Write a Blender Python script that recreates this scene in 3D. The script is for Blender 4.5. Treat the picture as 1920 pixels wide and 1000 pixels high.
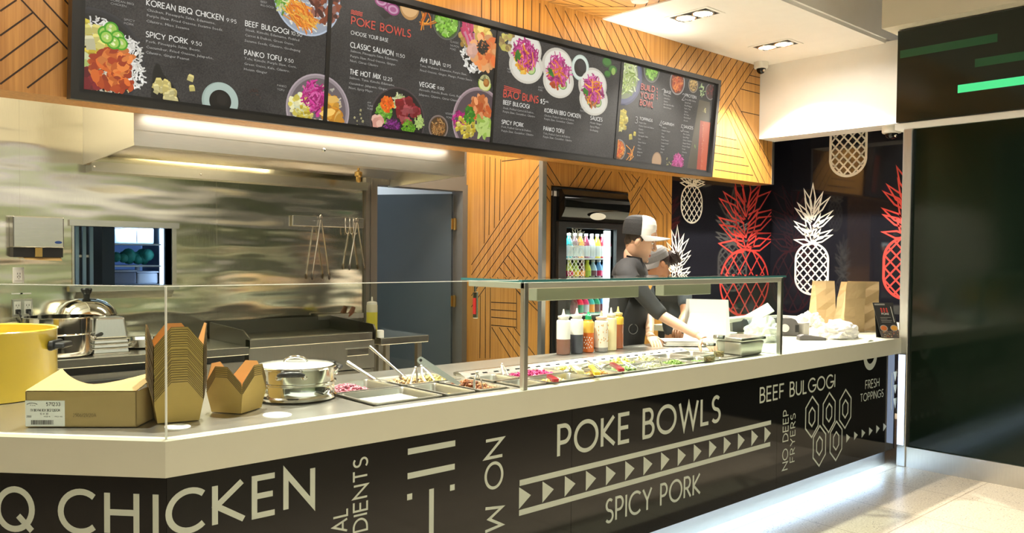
import bpy, bmesh, math, random
from math import sin, cos, pi, radians
from mathutils import Vector, Matrix, Euler

for o in list(bpy.data.objects):
    bpy.data.objects.remove(o, do_unlink=True)
SC = bpy.context.scene
COL = SC.collection
random.seed(7)

# ------------------------------------------------------------------ camera
FPX, YAW, PITCH, ROLL, CY = 1536.12, 0.838355, -0.0275267, 0.00857188, 524.037
CAM = Vector((-0.88532, -2.57239, 1.5335))
_fw = Vector((cos(PITCH)*cos(YAW), cos(PITCH)*sin(YAW), sin(PITCH)))
_r = Vector((sin(YAW), -cos(YAW), 0))
_u = _r.cross(_fw)
RGT = _r*cos(ROLL) + _u*sin(ROLL)
UPV = RGT.cross(_fw)
cam_d = bpy.data.cameras.new('camera')
cam_d.sensor_width = 36
cam_d.lens = FPX/1920*36
cam_d.shift_y = (CY-500)/1920
cam_d.clip_start = 0.05
cam = bpy.data.objects.new('camera', cam_d)
COL.objects.link(cam)
cam.matrix_world = Matrix(((RGT.x, UPV.x, -_fw.x, CAM.x), (RGT.y, UPV.y, -_fw.y, CAM.y), (RGT.z, UPV.z, -_fw.z, CAM.z), (0, 0, 0, 1)))
SC.camera = cam

def ray(px, py):
    return RGT*((px-960)/FPX) - UPV*((py-CY)/FPX) + _fw
def U(px, py, x=None, y=None, z=None, n=None, p=None):
    """the point of a plane of the room that stands at a pixel of the photograph"""
    d = ray(px, py)
    if n is not None:
        t = (p-CAM).dot(n)/d.dot(n)
    elif x is not None: t = (x-CAM.x)/d.x
    elif y is not None: t = (y-CAM.y)/d.y
    else: t = (z-CAM.z)/d.z
    return CAM + d*t

# ------------------------------------------------------------------ room measures (metres)
T = 0.955                     # counter top
YS = 2.08                     # face of the timber bulkhead
YC = 2.33                     # timber wall with the fridge
YB = 3.35                     # kitchen back wall
YH = 2.32                     # front of the hood
XC = U(1018, 305, y=YC).x     # outer corner of the timber wall
XR = 5.335                    # mall side wall
ZB = 0.5*(U(200, 192, y=YS).z + U(1446, 345.6, y=YS).z)   # underside of the bulkhead
XS = U(1450, 345, y=YS).x     # right end of the bulkhead
ZC = 0.5*(U(1415, 118, y=YS).z + U(1126, 35, y=YS).z)     # dropped ceiling
XW = U(1423, 261, y=YS).x     # white bulkhead face
ZW = U(1423, 261, y=YS).z
XE = U(1446, 400, y=YC).x     # black end wall

# ------------------------------------------------------------------ world, exposure, lights
SC.view_settings.view_transform = 'Standard'
SC.view_settings.look = 'None'
SC.view_settings.exposure = 0.32
SC.view_settings.gamma = 1.0
SC.view_settings.use_curve_mapping = False
W = bpy.data.worlds.new('world'); SC.world = W; W.use_nodes = True
bg = W.node_tree.nodes['Background']
wt = W.node_tree; wc = wt.nodes.new('ShaderNodeTexCoord'); wx = wt.nodes.new('ShaderNodeSeparateXYZ'); wr = wt.nodes.new('ShaderNodeMapRange')
wt.links.new(wc.outputs['Generated'], wx.inputs[0]); wt.links.new(wx.outputs['Z'], wr.inputs['Value'])
wr.inputs['From Min'].default_value = .02; wr.inputs['From Max'].default_value = .3; wr.inputs['To Min'].default_value = .25; wr.inputs['To Max'].default_value = 1.5
wt.links.new(wr.outputs['Result'], bg.inputs[1])
bg.inputs[0].default_value = (1.0, 0.95, 0.84, 1)

def area(name, loc, size, power, col=(1, .9, .75), rot=(0, 0, 0), sy=None, spread=180):
    l = bpy.data.lights.new(name, 'AREA'); l.energy = power; l.color = col
    l.shape = 'RECTANGLE'; l.size = size; l.size_y = sy or size; l.spread = radians(spread)
    o = bpy.data.objects.new(name, l); o.location = loc; o.rotation_euler = rot; COL.objects.link(o); return o
def spot(name, loc, power, target, ang=70, blend=.6, col=(1, .9, .74), rad=.05):
    l = bpy.data.lights.new(name, 'SPOT'); l.energy = power; l.color = col; l.spot_size = radians(ang); l.spot_blend = blend
    l.shadow_soft_size = rad
    o = bpy.data.objects.new(name, l); o.location = loc
    o.rotation_euler = (Vector(target)-Vector(loc)).to_track_quat('-Z', 'Y').to_euler(); COL.objects.link(o); return o

WARM = (1, .93, .82)
DOWN = [U(1302, 28, z=ZC), U(1455, 85, z=ZC)]
# recessed downlights over the counter (two can be seen, the row goes on to the left)
for i, p in enumerate(DOWN):
    spot('downlight_lamp', p+Vector((0, 0, -.03)), 640, (p.x-.05, p.y-.35, 0), 112, .45, WARM)
for x in (-.6, .7, 1.9, 2.9):
    spot('downlight_lamp', (x, .95, ZC-.03), 430, (x, .70, 0), 84, .5, WARM)
# wall washers over the menu board
for x in (-.7, .3, 1.3, 2.3, 3.3, 4.3, 5.3):
    spot('wall_washer_lamp', (x, 1.25, ZC-.05), 27 if x < .5 else 20 if x < 4 else 13, (x, 2.1, 2.7), 100, .8, WARM)
# kitchen ceiling lights behind the bulkhead
area('kitchen_lamp', (-1.0, 2.8, 3.3), 1.2, 42, (1, .92, .76), (0, 0, 0), .5)
area('kitchen_lamp', (3.1, 2.8, 3.3), .7, 40, (1, .92, .76), (0, 0, 0), .5)
area('hood_lamp', (1.7, 2.85, 2.42), .9, 40, (1, .88, .62), (0, 0, 0), .25)
# light inside the glass guard
area('guard_lamp', (2.62, .225, 1.322), 2.0, 6, (1, .95, .86), (0, 0, 0), .05)
# trough light along the top of the menu board, strip under the bulkhead
area('board_top_lamp', (2.6, YS-.20, 3.235), 5.0, 16, (1, .90, .72), (radians(180), 0, 0), .05)
area('soffit_strip_lamp', (1.8, YS+.16, ZB-.006), 2.2, 3, (1, .95, .84), (radians(15), 0, 0), .12)
# added light over the till area, it has no fixture
area('till_fill', (5.6, 1.1, ZC-.06), 1.2, 24, (1, .94, .84), (0, 0, 0), .8, 165)
# cold light strip in the toe space
area('toe_lamp', (2.65, .075, .128), 5.2, 13, (.50, .72, 1), (radians(8), 0, 0), .03)
# added fill light, hung out of view on the mall side
area('mall_fill', (4.2, -1.7, 4.6), 2.2, 14, (1, .95, .86), (0, 0, 0), 1.2, 75)
area('mall_fill', (.5, -2.2, 4.6), 3.0, 22, (1, .93, .78), (0, 0, 0), 1.2, 75)

area('shopfront_fill', (1.5, -6.2, 4.4), 5, 85, (1, .97, .9), (radians(-40), 0, 0), .6, 110)  # added unseen lamp, brightens the wall opposite for its reflection in the steel
# ------------------------------------------------------------------ helpers: objects
def prop(o, label=None, cat=None, group=None, kind=None):
    if label: o['label'] = label
    if cat: o['category'] = cat
    if group: o['group'] = group
    if kind: o['kind'] = kind
    return o
def thing(name, label, cat, loc=(0, 0, 0), rz=0, group=None):
    o = bpy.data.objects.new(name, None); COL.objects.link(o)
    o.empty_display_size = .05
    o.location = loc; o.rotation_euler = (0, 0, rz)
    return prop(o, label, cat, group)
def rootmat(o):
    while o.parent: o = o.parent
    return Matrix.Translation(o.location) @ o.rotation_euler.to_matrix().to_4x4()
def dup(root, loc=None, rz=None, label=None, group=None):
    def cp(o, par):
        c = o.copy(); COL.objects.link(c)
        if par: c.parent = par
        for ch in list(o.children): cp(ch, c)
        return c
    r = cp(root, None)
    if loc is not None: r.location = loc
    if rz is not None: r.rotation_euler = (r.rotation_euler[0], r.rotation_euler[1], rz)
    if label: r['label'] = label
    if group: r['group'] = group
    return r

class MB:
    """collects geometry, links it as one mesh object"""
    def __init__(s): s.v = []; s.f = []; s.m = []; s.sm = []; s.c = []; s.M = None
    def add(s, vs, fs, mi=0, smooth=False, col=None):
        b = len(s.v)
        for v in vs:
            v = Vector(v)
            s.v.append(s.M @ v if s.M is not None else v)
        for f in fs:
            s.f.append([b+i for i in f]); s.m.append(mi); s.sm.append(smooth); s.c.append(col)
        return s
    def box(s, a, b, mi=0, col=None):
        x0, y0, z0 = [min(p, q) for p, q in zip(a, b)]; x1, y1, z1 = [max(p, q) for p, q in zip(a, b)]
        return s.add([(x0,y0,z0),(x1,y0,z0),(x1,y1,z0),(x0,y1,z0),(x0,y0,z1),(x1,y0,z1),(x1,y1,z1),(x0,y1,z1)],
              [(0,3,2,1),(4,5,6,7),(0,1,5,4),(1,2,6,5),(2,3,7,6),(3,0,4,7)], mi, False, col)
    def bbox(s, a, b, r=.004, mi=0, col=None):
        """box with chamfered edges"""
        x0, y0, z0 = [min(p, q) for p, q in zip(a, b)]; x1, y1, z1 = [max(p, q) for p, q in zip(a, b)]
        r = min(r, (x1-x0)*.45, (y1-y0)*.45, (z1-z0)*.45)
        bm = bmesh.new(); bmesh.ops.create_cube(bm, size=1)
        for v in bm.verts: v.co = Vector(((x0+x1)/2+v.co.x*(x1-x0), (y0+y1)/2+v.co.y*(y1-y0), (z0+z1)/2+v.co.z*(z1-z0)))
        bmesh.ops.bevel(bm, geom=bm.edges[:], offset=r, segments=2, affect='EDGES', profile=.5)
        return s.bm(bm, mi, False, col)
    def bm(s, bm, mi=0, smooth=True, col=None):
        bm.verts.ensure_lookup_table(); bm.verts.index_update()
        s.add([v.co for v in bm.verts], [[v.index for v in f.verts] for f in bm.faces], mi, smooth, col)
        bm.free(); return s
    def quad(s, a, b, c, d, mi=0, col=None): return s.add([a, b, c, d], [(0, 1, 2, 3)], mi, False, col)
    def prism(s, poly, O, eu, ev, en, d, mi=0, smooth=False, col=None):
        """polygon in the plane (O,eu,ev) pushed out by d along en"""
        n = len(poly); O = Vector(O); eu = Vector(eu); ev = Vector(ev); en = Vector(en)
        a = [O+eu*x+ev*y for x, y in poly]; b = [p+en*d for p in a]
        fs = [tuple(range(n))[::-1], tuple(range(n, 2*n))] + [(i, (i+1) % n, n+(i+1) % n, n+i) for i in range(n)]
        return s.add(a+b, fs, mi, smooth, col)
    def lathe(s, prof, c=(0, 0, 0), n=32, mi=0, smooth=True, col=None, cap=True, axis=None, sx=1, sy=1):
        """prof: (radius, height) from bottom to top"""
        c = Vector(c); vs = []; fs = []
        q = Vector(axis).to_track_quat('Z', 'Y').to_matrix() if axis is not None else None
        for r, h in prof:
            for i in range(n):
                a = 2*pi*i/n; p = Vector((r*cos(a)*sx, r*sin(a)*sy, h))
                vs.append(c + (q @ p if q else p))
        for j in range(len(prof)-1):
            for i in range(n):
                k = (i+1) % n
                fs.append((j*n+i, j*n+k, (j+1)*n+k, (j+1)*n+i))
        if cap:
            if prof[0][0] > 1e-6: fs.append(tuple(range(n))[::-1])
            if prof[-1][0] > 1e-6: fs.append(tuple((len(prof)-1)*n+i for i in range(n)))
        return s.add(vs, fs, mi, smooth, col)
    def tube(s, pts, r, n=10, mi=0, smooth=True, col=None, closed=False, flat=1.0):
        pts = [Vector(p) for p in pts]; N = len(pts)
        rs = r if isinstance(r, (list, tuple)) else [r]*N
        vs = []; fs = []; up = None
        for i, p in enumerate(pts):
            if closed: t = pts[(i+1) % N]-pts[i-1]
            else: t = pts[min(i+1, N-1)]-pts[max(i-1, 0)]
            t.normalize()
            if up is None:
                up = Vector((0, 0, 1)) if abs(t.z) < .9 else Vector((1, 0, 0))
            up = up-t*up.dot(t)
            if up.length < 1e-5: up = t.orthogonal()
            up.normalize(); sd = t.cross(up)
            for k in range(n):
                a = 2*pi*k/n; vs.append(p+sd*cos(a)*rs[i]+up*sin(a)*rs[i]*flat)
        for i in range(N if closed else N-1):
            j = (i+1) % N
            for k in range(n):
                l = (k+1) % n; fs.append((i*n+k, i*n+l, j*n+l, j*n+k))
        if not closed:
            fs.append(tuple(range(n))[::-1]); fs.append(tuple((N-1)*n+k for k in range(n)))
        return s.add(vs, fs, mi, smooth, col)
    def ball(s, c, r, mi=0, col=None, n=16, m=10, R=None):
        r = r if isinstance(r, (list, tuple)) else (r, r, r); c = Vector(c)
        vs = []; fs = []
        for j in range(m+1):
            b = pi*j/m-pi/2
            for i in range(n):
                a = 2*pi*i/n; p = Vector((r[0]*cos(b)*cos(a), r[1]*cos(b)*sin(a), r[2]*sin(b)))
                vs.append(c+(R @ p if R else p))
        for j in range(m):
            for i in range(n):
                k = (i+1) % n; fs.append((j*n+i, j*n+k, (j+1)*n+k, (j+1)*n+i))
        return s.add(vs, fs, mi, True, col)
    def ribbon(s, pts, w, F, off=.0006, mi=0, col=None, closed=False):
        """flat stroke of width w along 2-D points in frame F=(O,eu,ev,en)"""
        O, eu, ev, en = F; P = [Vector((p[0], p[1])) for p in pts]
        Q = [P[0]]
        for p in P[1:]:
            if (p-Q[-1]).length > 1e-6: Q.append(p)
        P = Q; N = len(P)
        if closed and (P[0]-P[-1]).length < 1e-6: P.pop(); N -= 1
        if N < 2: return s
        L = []; Rr = []
        for i in range(N):
            d0 = (P[i]-P[i-1]) if (i > 0 or closed) else (P[1]-P[0])
            d1 = (P[(i+1) % N]-P[i]) if (i < N-1 or closed) else (P[-1]-P[-2])
            d0 = d0.normalized(); d1 = d1.normalized()
            n0 = Vector((-d0.y, d0.x)); n1 = Vector((-d1.y, d1.x)); m = n0+n1
            if m.length < .25: m = n1; k = 1
            else:
                m.normalize(); k = min(1/max(m.dot(n1), .3), 3)
            L.append(P[i]+m*k*w/2); Rr.append(P[i]-m*k*w/2)
        to3 = lambda q: O+eu*q.x+ev*q.y+en*off
        fs = []
        for i in range(N if closed else N-1):
            j = (i+1) % N; fs.append((N+i, N+j, j, i))
        return s.add([to3(q) for q in L]+[to3(q) for q in Rr], fs, mi, False, col)
    def build(s, name, mats, parent=None, world=True, label=None, cat=None, group=None, kind=None, bevel=None):
        me = bpy.data.meshes.new(name)
        vs = s.v
        if parent is not None and world:
            inv = rootmat(parent).inverted(); vs = [inv @ v for v in vs]
        me.from_pydata([tuple(v) for v in vs], [], s.f)
        mats = mats if isinstance(mats, (list, tuple)) else [mats]
        for m in mats: me.materials.append(m)
        me.polygons.foreach_set('material_index', s.m)
        me.polygons.foreach_set('use_smooth', s.sm)
        if any(c is not None for c in s.c):
            at = me.color_attributes.new('Col', 'FLOAT_COLOR', 'CORNER')
            buf = []
            for f, c in zip(s.f, s.c):
                c = c or (1, 1, 1)
                buf += [c[0], c[1], c[2], 1.0]*len(f)
            at.data.foreach_set('color', buf)
        me.update()
        o = bpy.data.objects.new(name, me); COL.objects.link(o)
        if parent is not None: o.parent = parent
        if bevel:
            b = o.modifiers.new('bevel', 'BEVEL'); b.width = bevel; b.segments = 2; b.limit_method = 'ANGLE'
        if any(s.sm):
            try: me.set_sharp_from_angle(angle=radians(45))
            except Exception: pass
        return prop(o, label, cat, group, kind)

# ------------------------------------------------------------------ helpers: materials
def newmat(name):
    m = bpy.data.materials.new(name); m.use_nodes = True
    return m, m.node_tree.nodes, m.node_tree.links, m.node_tree.nodes['Principled BSDF']
def mat(name, col, rough=.5, metal=0, coat=0, emit=None, es=1, trans=0, bump=0, bscale=60, var=0, vscale=8, spec=.5, sss=0, coatr=.05):
    m, N, L, P = newmat(name)
    P.inputs['Base Color'].default_value = (*col, 1); P.inputs['Roughness'].default_value = rough
    P.inputs['Metallic'].default_value = metal; P.inputs['Coat Weight'].default_value = coat; P.inputs['Coat Roughness'].default_value = coatr
    P.inputs['Transmission Weight'].default_value = trans; P.inputs['Specular IOR Level'].default_value = spec
    if sss:
        P.inputs['Subsurface Weight'].default_value = sss; P.inputs['Subsurface Radius'].default_value = (.012, .006, .004)
    if emit:
        P.inputs['Emission Color'].default_value = (*emit, 1); P.inputs['Emission Strength'].default_value = es
    tc = N.new('ShaderNodeTexCoord')
    nz = N.new('ShaderNodeTexNoise'); nz.inputs['Scale'].default_value = vscale; nz.inputs['Detail'].default_value = 3
    L.new(tc.outputs['Object'], nz.inputs['Vector'])
    v = max(var, .03)
    mx = N.new('ShaderNodeMix'); mx.data_type = 'RGBA'
    mx.inputs['A'].default_value = (*[c*(1-v) for c in col], 1); mx.inputs['B'].default_value = (*[min(1, c*(1+v)) for c in col], 1)
    L.new(nz.outputs['Fac'], mx.inputs['Factor']); L.new(mx.outputs['Result'], P.inputs['Base Color'])
    if bump:
        nb = N.new('ShaderNodeTexNoise'); nb.inputs['Scale'].default_value = bscale; nb.inputs['Detail'].default_value = 3
        L.new(tc.outputs['Object'], nb.inputs['Vector'])
        b = N.new('ShaderNodeBump'); b.inputs['Strength'].default_value = bump; b.inputs['Distance'].default_value = .01
        L.new(nb.outputs['Fac'], b.inputs['Height']); L.new(b.outputs['Normal'], P.inputs['Normal'])
    return m
def steel(name, col=(.62, .60, .55), rough=.28, stretch=(2, 2, 60), wave=0, bump=.05):
    """brushed stainless steel, sheets slightly wavy"""
    m, N, L, P = newmat(name)
    P.inputs['Metallic'].default_value = 1
    tc = N.new('ShaderNodeTexCoord'); mp = N.new('ShaderNodeMapping'); mp.inputs['Scale'].default_value = stretch
    L.new(tc.outputs['Object'], mp.inputs['Vector'])
    nz = N.new('ShaderNodeTexNoise'); nz.inputs['Scale'].default_value = 6; nz.inputs['Detail'].default_value = 4
    L.new(mp.outputs['Vector'], nz.inputs['Vector'])
    r = N.new('ShaderNodeMapRange'); r.inputs['To Min'].default_value = rough*.8; r.inputs['To Max'].default_value = rough*1.25
    L.new(nz.outputs['Fac'], r.inputs['Value']); L.new(r.outputs['Result'], P.inputs['Roughness'])
    mx = N.new('ShaderNodeMix'); mx.data_type = 'RGBA'
    mx.inputs['A'].default_value = (*[c*.92 for c in col], 1); mx.inputs['B'].default_value = (*[min(1, c*1.08) for c in col], 1)
    L.new(nz.outputs['Fac'], mx.inputs['Factor']); L.new(mx.outputs['Result'], P.inputs['Base Color'])
    b = N.new('ShaderNodeBump'); b.inputs['Strength'].default_value = bump; b.inputs['Distance'].default_value = .002
    L.new(nz.outputs['Fac'], b.inputs['Height'])
    if wave:
        n2 = N.new('ShaderNodeTexNoise'); n2.inputs['Scale'].default_value = 1.6; n2.inputs['Detail'].default_value = 2
        m2 = N.new('ShaderNodeMapping'); m2.inputs['Scale'].default_value = (.55, 1, 2.6)
        L.new(tc.outputs['Object'], m2.inputs['Vector']); L.new(m2.outputs['Vector'], n2.inputs['Vector'])
        b2 = N.new('ShaderNodeBump'); b2.inputs['Strength'].default_value = 1; b2.inputs['Distance'].default_value = wave
        L.new(n2.outputs['Fac'], b2.inputs['Height']); L.new(b.outputs['Normal'], b2.inputs['Normal'])
        L.new(b2.outputs['Normal'], P.inputs['Normal'])
    else: L.new(b.outputs['Normal'], P.inputs['Normal'])
    return m
def wood(name, c0, c1, rough=.42, axis='Z'):
    m, N, L, P = newmat(name)
    tc = N.new('ShaderNodeTexCoord'); mp = N.new('ShaderNodeMapping')
    mp.inputs['Scale'].default_value = {'Z': (55, 55, 1.2), 'X': (1.2, 55, 55), 'Y': (55, 1.2, 55)}[axis]
    L.new(tc.outputs['Object'], mp.inputs['Vector'])
    nz = N.new('ShaderNodeTexNoise'); nz.inputs['Scale'].default_value = 1.0; nz.inputs['Detail'].default_value = 5; nz.inputs['Roughness'].default_value = .6
    L.new(mp.outputs['Vector'], nz.inputs['Vector'])
    n2 = N.new('ShaderNodeTexNoise'); n2.inputs['Scale'].default_value = 1.3; L.new(tc.outputs['Object'], n2.inputs['Vector'])
    ad = N.new('ShaderNodeMath'); ad.operation = 'MULTIPLY_ADD'; ad.inputs[1].default_value = .35
    L.new(n2.outputs['Fac'], ad.inputs[0]); L.new(nz.outputs['Fac'], ad.inputs[2])
    cr = N.new('ShaderNodeValToRGB'); cr.color_ramp.elements[0].position = .42; cr.color_ramp.elements[1].position = .92
    cr.color_ramp.elements[0].color = (*c0, 1); cr.color_ramp.elements[1].color = (*c1, 1)
    L.new(ad.outputs[0], cr.inputs['Fac']); L.new(cr.outputs['Color'], P.inputs['Base Color'])
    P.inputs['Roughness'].default_value = rough; P.inputs['Coat Weight'].default_value = .25; P.inputs['Coat Roughness'].default_value = .25
    return m
def thin_glass(name, tint=(.93, .97, .95), ior=1.45, gloss=.02):
    m, N, L, P = newmat(name); N.remove(P)
    out = N['Material Output']
    tr = N.new('ShaderNodeBsdfTransparent'); tr.inputs[0].default_value = (*tint, 1)
    gl = N.new('ShaderNodeBsdfGlossy'); gl.inputs['Roughness'].default_value = gloss; gl.inputs['Color'].default_value = (1, 1, 1, 1)
    fr = N.new('ShaderNodeFresnel'); fr.inputs['IOR'].default_value = ior
    ge = N.new('ShaderNodeNewGeometry'); ml = N.new('ShaderNodeMath'); ml.operation = 'MULTIPLY_ADD'; ml.inputs[1].default_value = -1; ml.inputs[2].default_value = 1
    L.new(ge.outputs['Backfacing'], ml.inputs[0]); mu = N.new('ShaderNodeMath'); mu.operation = 'MULTIPLY'
    L.new(fr.outputs[0], mu.inputs[0]); L.new(ml.outputs[0], mu.inputs[1])
    mx = N.new('ShaderNodeMixShader'); L.new(mu.outputs[0], mx.inputs[0]); L.new(tr.outputs[0], mx.inputs[1]); L.new(gl.outputs[0], mx.inputs[2])
    L.new(mx.outputs[0], out.inputs['Surface']); return m
def vcol(name, rough=.5, emis=0, base=1.0, coat=0, sss=0):
    m, N, L, P = newmat(name)
    a = N.new('ShaderNodeAttribute'); a.attribute_name = 'Col'
    if base == 1: L.new(a.outputs['Color'], P.inputs['Base Color'])
    else: P.inputs['Base Color'].default_value = (.02, .02, .02, 1)
    P.inputs['Roughness'].default_value = rough; P.inputs['Coat Weight'].default_value = coat
    if emis: L.new(a.outputs['Color'], P.inputs['Emission Color']); P.inputs['Emission Strength'].default_value = emis
    return m
M = {}
M['white'] = mat('white_paint', (.88, .87, .84), .55)
M['deck'] = steel('scuffed_deck_steel', (.50, .48, .43), .34, (2, 40, 40))
M['cream'] = mat('cream_paint', (.62, .57, .45), .6)
M['solid'] = mat('white_solid_surface', (.57, .565, .44), .38, coat=.1)
M['wood'] = wood('oak_veneer', (.33, .14, .025), (.58, .29, .065))
M['woodx'] = wood('oak_veneer_edge', (.33, .14, .025), (.58, .29, .065), axis='X')
M['groove'] = mat('dark_groove', (.035, .018, .008), .8)
M['steelwall'] = steel('brushed_steel_sheet', (.74, .70, .56), .14, (60, 60, 2), wave=.024)
M['steel'] = steel('brushed_steel', (.68, .66, .60), .24, (2, 40, 40))
M['steelv'] = steel('satin_steel', (.66, .64, .58), .3, (30, 30, 2))
M['toe'] = steel('toe_kick_steel', (.62, .64, .66), .38, (2, 30, 30))
M['pan'] = steel('pan_steel', (.62, .59, .52), .32, (2, 20, 20))
M['chrome'] = steel('polished_steel', (.80, .78, .72), .09, (2, 2, 30), bump=.01)
M['darksteel'] = steel('seasoned_steel', (.13, .12, .10), .38, (3, 30, 3))
M['alu'] = steel('satin_aluminium', (.66, .67, .66), .32, (20, 20, 2))
M['blackgloss'] = mat('black_glass', (.006, .006, .006), .06, spec=.3)
M['blackwall'] = mat('black_glass_wall', (.010, .010, .014), .05, spec=.45)
M['greenwall'] = mat('dark_green_glass', (.006, .014, .008), .10, spec=.35, bump=.012, bscale=14)
M['black'] = mat('black_plastic', (.02, .02, .02), .35)
M['blackm'] = mat('matt_black', (.018, .018, .018), .6)
M['rail'] = mat('satin_rail', (.50, .49, .40), .42, metal=.35)
M['hood'] = steel('hood_steel', (.72, .69, .60), .40, (2, 40, 40))
M['housing'] = mat('lamp_housing_grey', (.30, .30, .22), .35)
M['slot'] = mat('slot_black', (.0015, .0015, .0015), .9, spec=.1)
M['frame'] = mat('charcoal_metal', (.035, .035, .035), .38, metal=.3)
M['vinyl'] = mat('pale_vinyl', (.48, .52, .43), .5)
M['vinylw'] = mat('white_vinyl', (.78, .76, .68), .5)
M['vinylr'] = mat('red_vinyl', (.62, .045, .035), .5)
M['doorgrey'] = mat('grey_door_paint', (.062, .080, .098), .42)
M['framegrey'] = mat('grey_frame_paint', (.135, .125, .11), .45)
M['glass'] = thin_glass('guard_glass')
M['edge'] = mat('glass_edge', (.06, .20, .20), .15, emit=None)
M['edgew'] = mat('polished_glass_edge', (.85, .88, .80), .3)
M['whitep'] = mat('white_plastic', (.75, .74, .68), .35)
M['kraft'] = mat('kraft_card', (.47, .31, .075), .7, var=.06, vscale=40)
M['kraftin'] = mat('kraft_inside', (.50, .25, .065), .75)
M['gapshade'] = mat('painted_gap_shade', (.10, .06, .018), .8)  # dark brown painted on flap rims for the shade between nested boxes
M['card'] = mat('corrugated_card', (.42, .29, .115), .75, var=.06, vscale=20)
M['bag'] = mat('brown_paper', (.58, .42, .22), .75, bump=.15, bscale=25)
M['paper'] = mat('white_paper', (.85, .83, .78), .8)
M['brass'] = mat('brass', (.55, .36, .12), .3, metal=1)
M['lampglow'] = mat('lit_lamp', (1, .95, .85), .4, emit=(1, .93, .8), es=8)
M['print'] = vcol('screen_print', .35, emis=.72, base=0)
M['food'] = vcol('food', .5)
M['paintc'] = vcol('coloured_plastic', .3, coat=.2)
# ------------------------------------------------------------------ stroke lettering
def arc(cx, cy, rx, ry, a0, a1, n=14):
    return [(cx+rx*cos(radians(a0+(a1-a0)*i/n)), cy+ry*sin(radians(a0+(a1-a0)*i/n))) for i in range(n+1)]
GL = {
'A': (.80, [[(0, 0), (.4, 1), (.8, 0)], [(.13, .32), (.67, .32)]]),
'B': (.52, [[(0, 0), (0, 1), (.25, 1)]+arc(.25, .76, .21, .24, 90, -90), [(0, .52), (.25, .52)]+arc(.27, .26, .25, .26, 90, -90), [(.27, 0), (-.06, 0)]]),
'C': (.80, [arc(.5, .5, .5, .5, 48, 312, 24)]),
'D': (.68, [[(0, 0), (0, 1), (.2, 1)]+arc(.2, .5, .48, .5, 90, -90, 20), [(.2, 0), (-.06, 0)]]),
'E': (.50, [[(.5, 1), (0, 1), (0, 0), (.5, 0)], [(0, .52), (.45, .52)]]),
'F': (.48, [[(.48, 1), (0, 1), (0, 0)], [(0, .5), (.43, .5)]]),
'G': (.92, [arc(.5, .5, .5, .5, 45, 355, 26)+[(.55, .457)]]),
'H': (.66, [[(0, 0), (0, 1)], [(.66, 0), (.66, 1)], [(0, .52), (.66, .52)]]),
'I': (.0, [[(0, 0), (0, 1)]]),
'J': (.35, [[(.35, 1), (.35, .22)]+arc(.16, .2, .19, .2, 0, -130, 10)]),
'K': (.60, [[(0, 0), (0, 1)], [(.56, 1), (.03, .47), (.6, 0)]]),
'L': (.44, [[(0, 1), (0, 0), (.44, 0)]]),
'M': (.92, [[(0, 0), (.1, 1), (.46, .22), (.82, 1), (.92, 0)]]),
'N': (.70, [[(0, 0), (0, 1), (.7, 0), (.7, 1)]]),
'O': (1.0, [arc(.5, .5, .5, .5, 0, 360, 36)]),
'P': (.50, [[(0, 0), (0, 1), (.23, 1)]+arc(.23, .72, .26, .28, 90, -90), [(.23, .44), (0, .44)]]),
'Q': (1.0, [arc(.5, .5, .5, .5, 0, 360, 36), [(.6, .34), (1.0, -.03)]]),
'R': (.54, [[(0, 0), (0, 1), (.23, 1)]+arc(.23, .73, .26, .27, 90, -90), [(.23, .46), (0, .46)], [(.2, .46), (.54, 0)]]),
'S': (.48, [arc(.25, .755, .22, .245, 40, 250, 14)+arc(.23, .25, .25, .25, 75, -145, 16)]),
'T': (.58, [[(0, 1), (.58, 1)], [(.29, 1), (.29, 0)]]),
'U': (.62, [[(0, 1), (0, .31)]+arc(.31, .31, .31, .31, 180, 360, 16)+[(.62, 1)]]),
'V': (.74, [[(0, 1), (.37, 0), (.74, 1)]]),
'W': (1.08, [[(0, 1), (.27, 0), (.54, .92), (.81, 0), (1.08, 1)]]),
'X': (.66, [[(0, 0), (.66, 1)], [(0, 1), (.66, 0)]]),
'Y': (.66, [[(0, 1), (.33, .48), (.66, 1)], [(.33, .48), (.33, 0)]]),
'Z': (.62, [[(0, 1), (.62, 1), (0, 0), (.62, 0)]]),
'0': (.56, [arc(.28, .5, .28, .5, 0, 360, 24)]),
'1': (.2, [[(0, .8), (.2, 1), (.2, 0)]]),
'2': (.52, [arc(.26, .74, .26, .26, 170, -30, 14)+[(0, 0), (.54, 0)]]),
'3': (.5, [arc(.24, .76, .22, .24, 150, -90, 12), arc(.24, .26, .26, .26, 90, -150, 14)]),
'4': (.6, [[(.44, 0), (.44, 1), (0, .28), (.6, .28)]]),
'5': (.5, [[(.46, 1), (.1, 1), (.06, .58)]+arc(.23, .32, .27, .32, 115, -140, 16)]),
'6': (.52, [arc(.26, .3, .26, .3, 0, 360, 20), [(.02, .38), (.36, 1)]]),
'7': (.52, [[(0, 1), (.52, 1), (.16, 0)]]),
'8': (.5, [arc(.25, .76, .21, .24, 0, 360, 18), arc(.25, .26, .25, .26, 0, 360, 18)]),
'9': (.52, [arc(.26, .7, .26, .3, 0, 360, 20), [(.5, .62), (.16, 0)]]),
'.': (.0, [[(0, 0), (0, .12)]]), '$': (.48, [arc(.25, .7, .2, .19, 40, 250, 12)+arc(.23, .3, .22, .2, 75, -145, 12), [(.24, 0), (.24, 1)]]),
'-': (.3, [[(0, .45), (.3, .45)]]), ' ': (.28, []), ',': (.0, [[(0, .05), (-.04, -.12)]]), '/': (.4, [[(0, 0), (.4, 1)]]),
'(': (.15, [arc(.3, .5, .3, .6, 130, 230, 8)]), ')': (.15, [arc(-.15, .5, .3, .6, 50, -50, 8)]),
}
SP = .24
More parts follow.
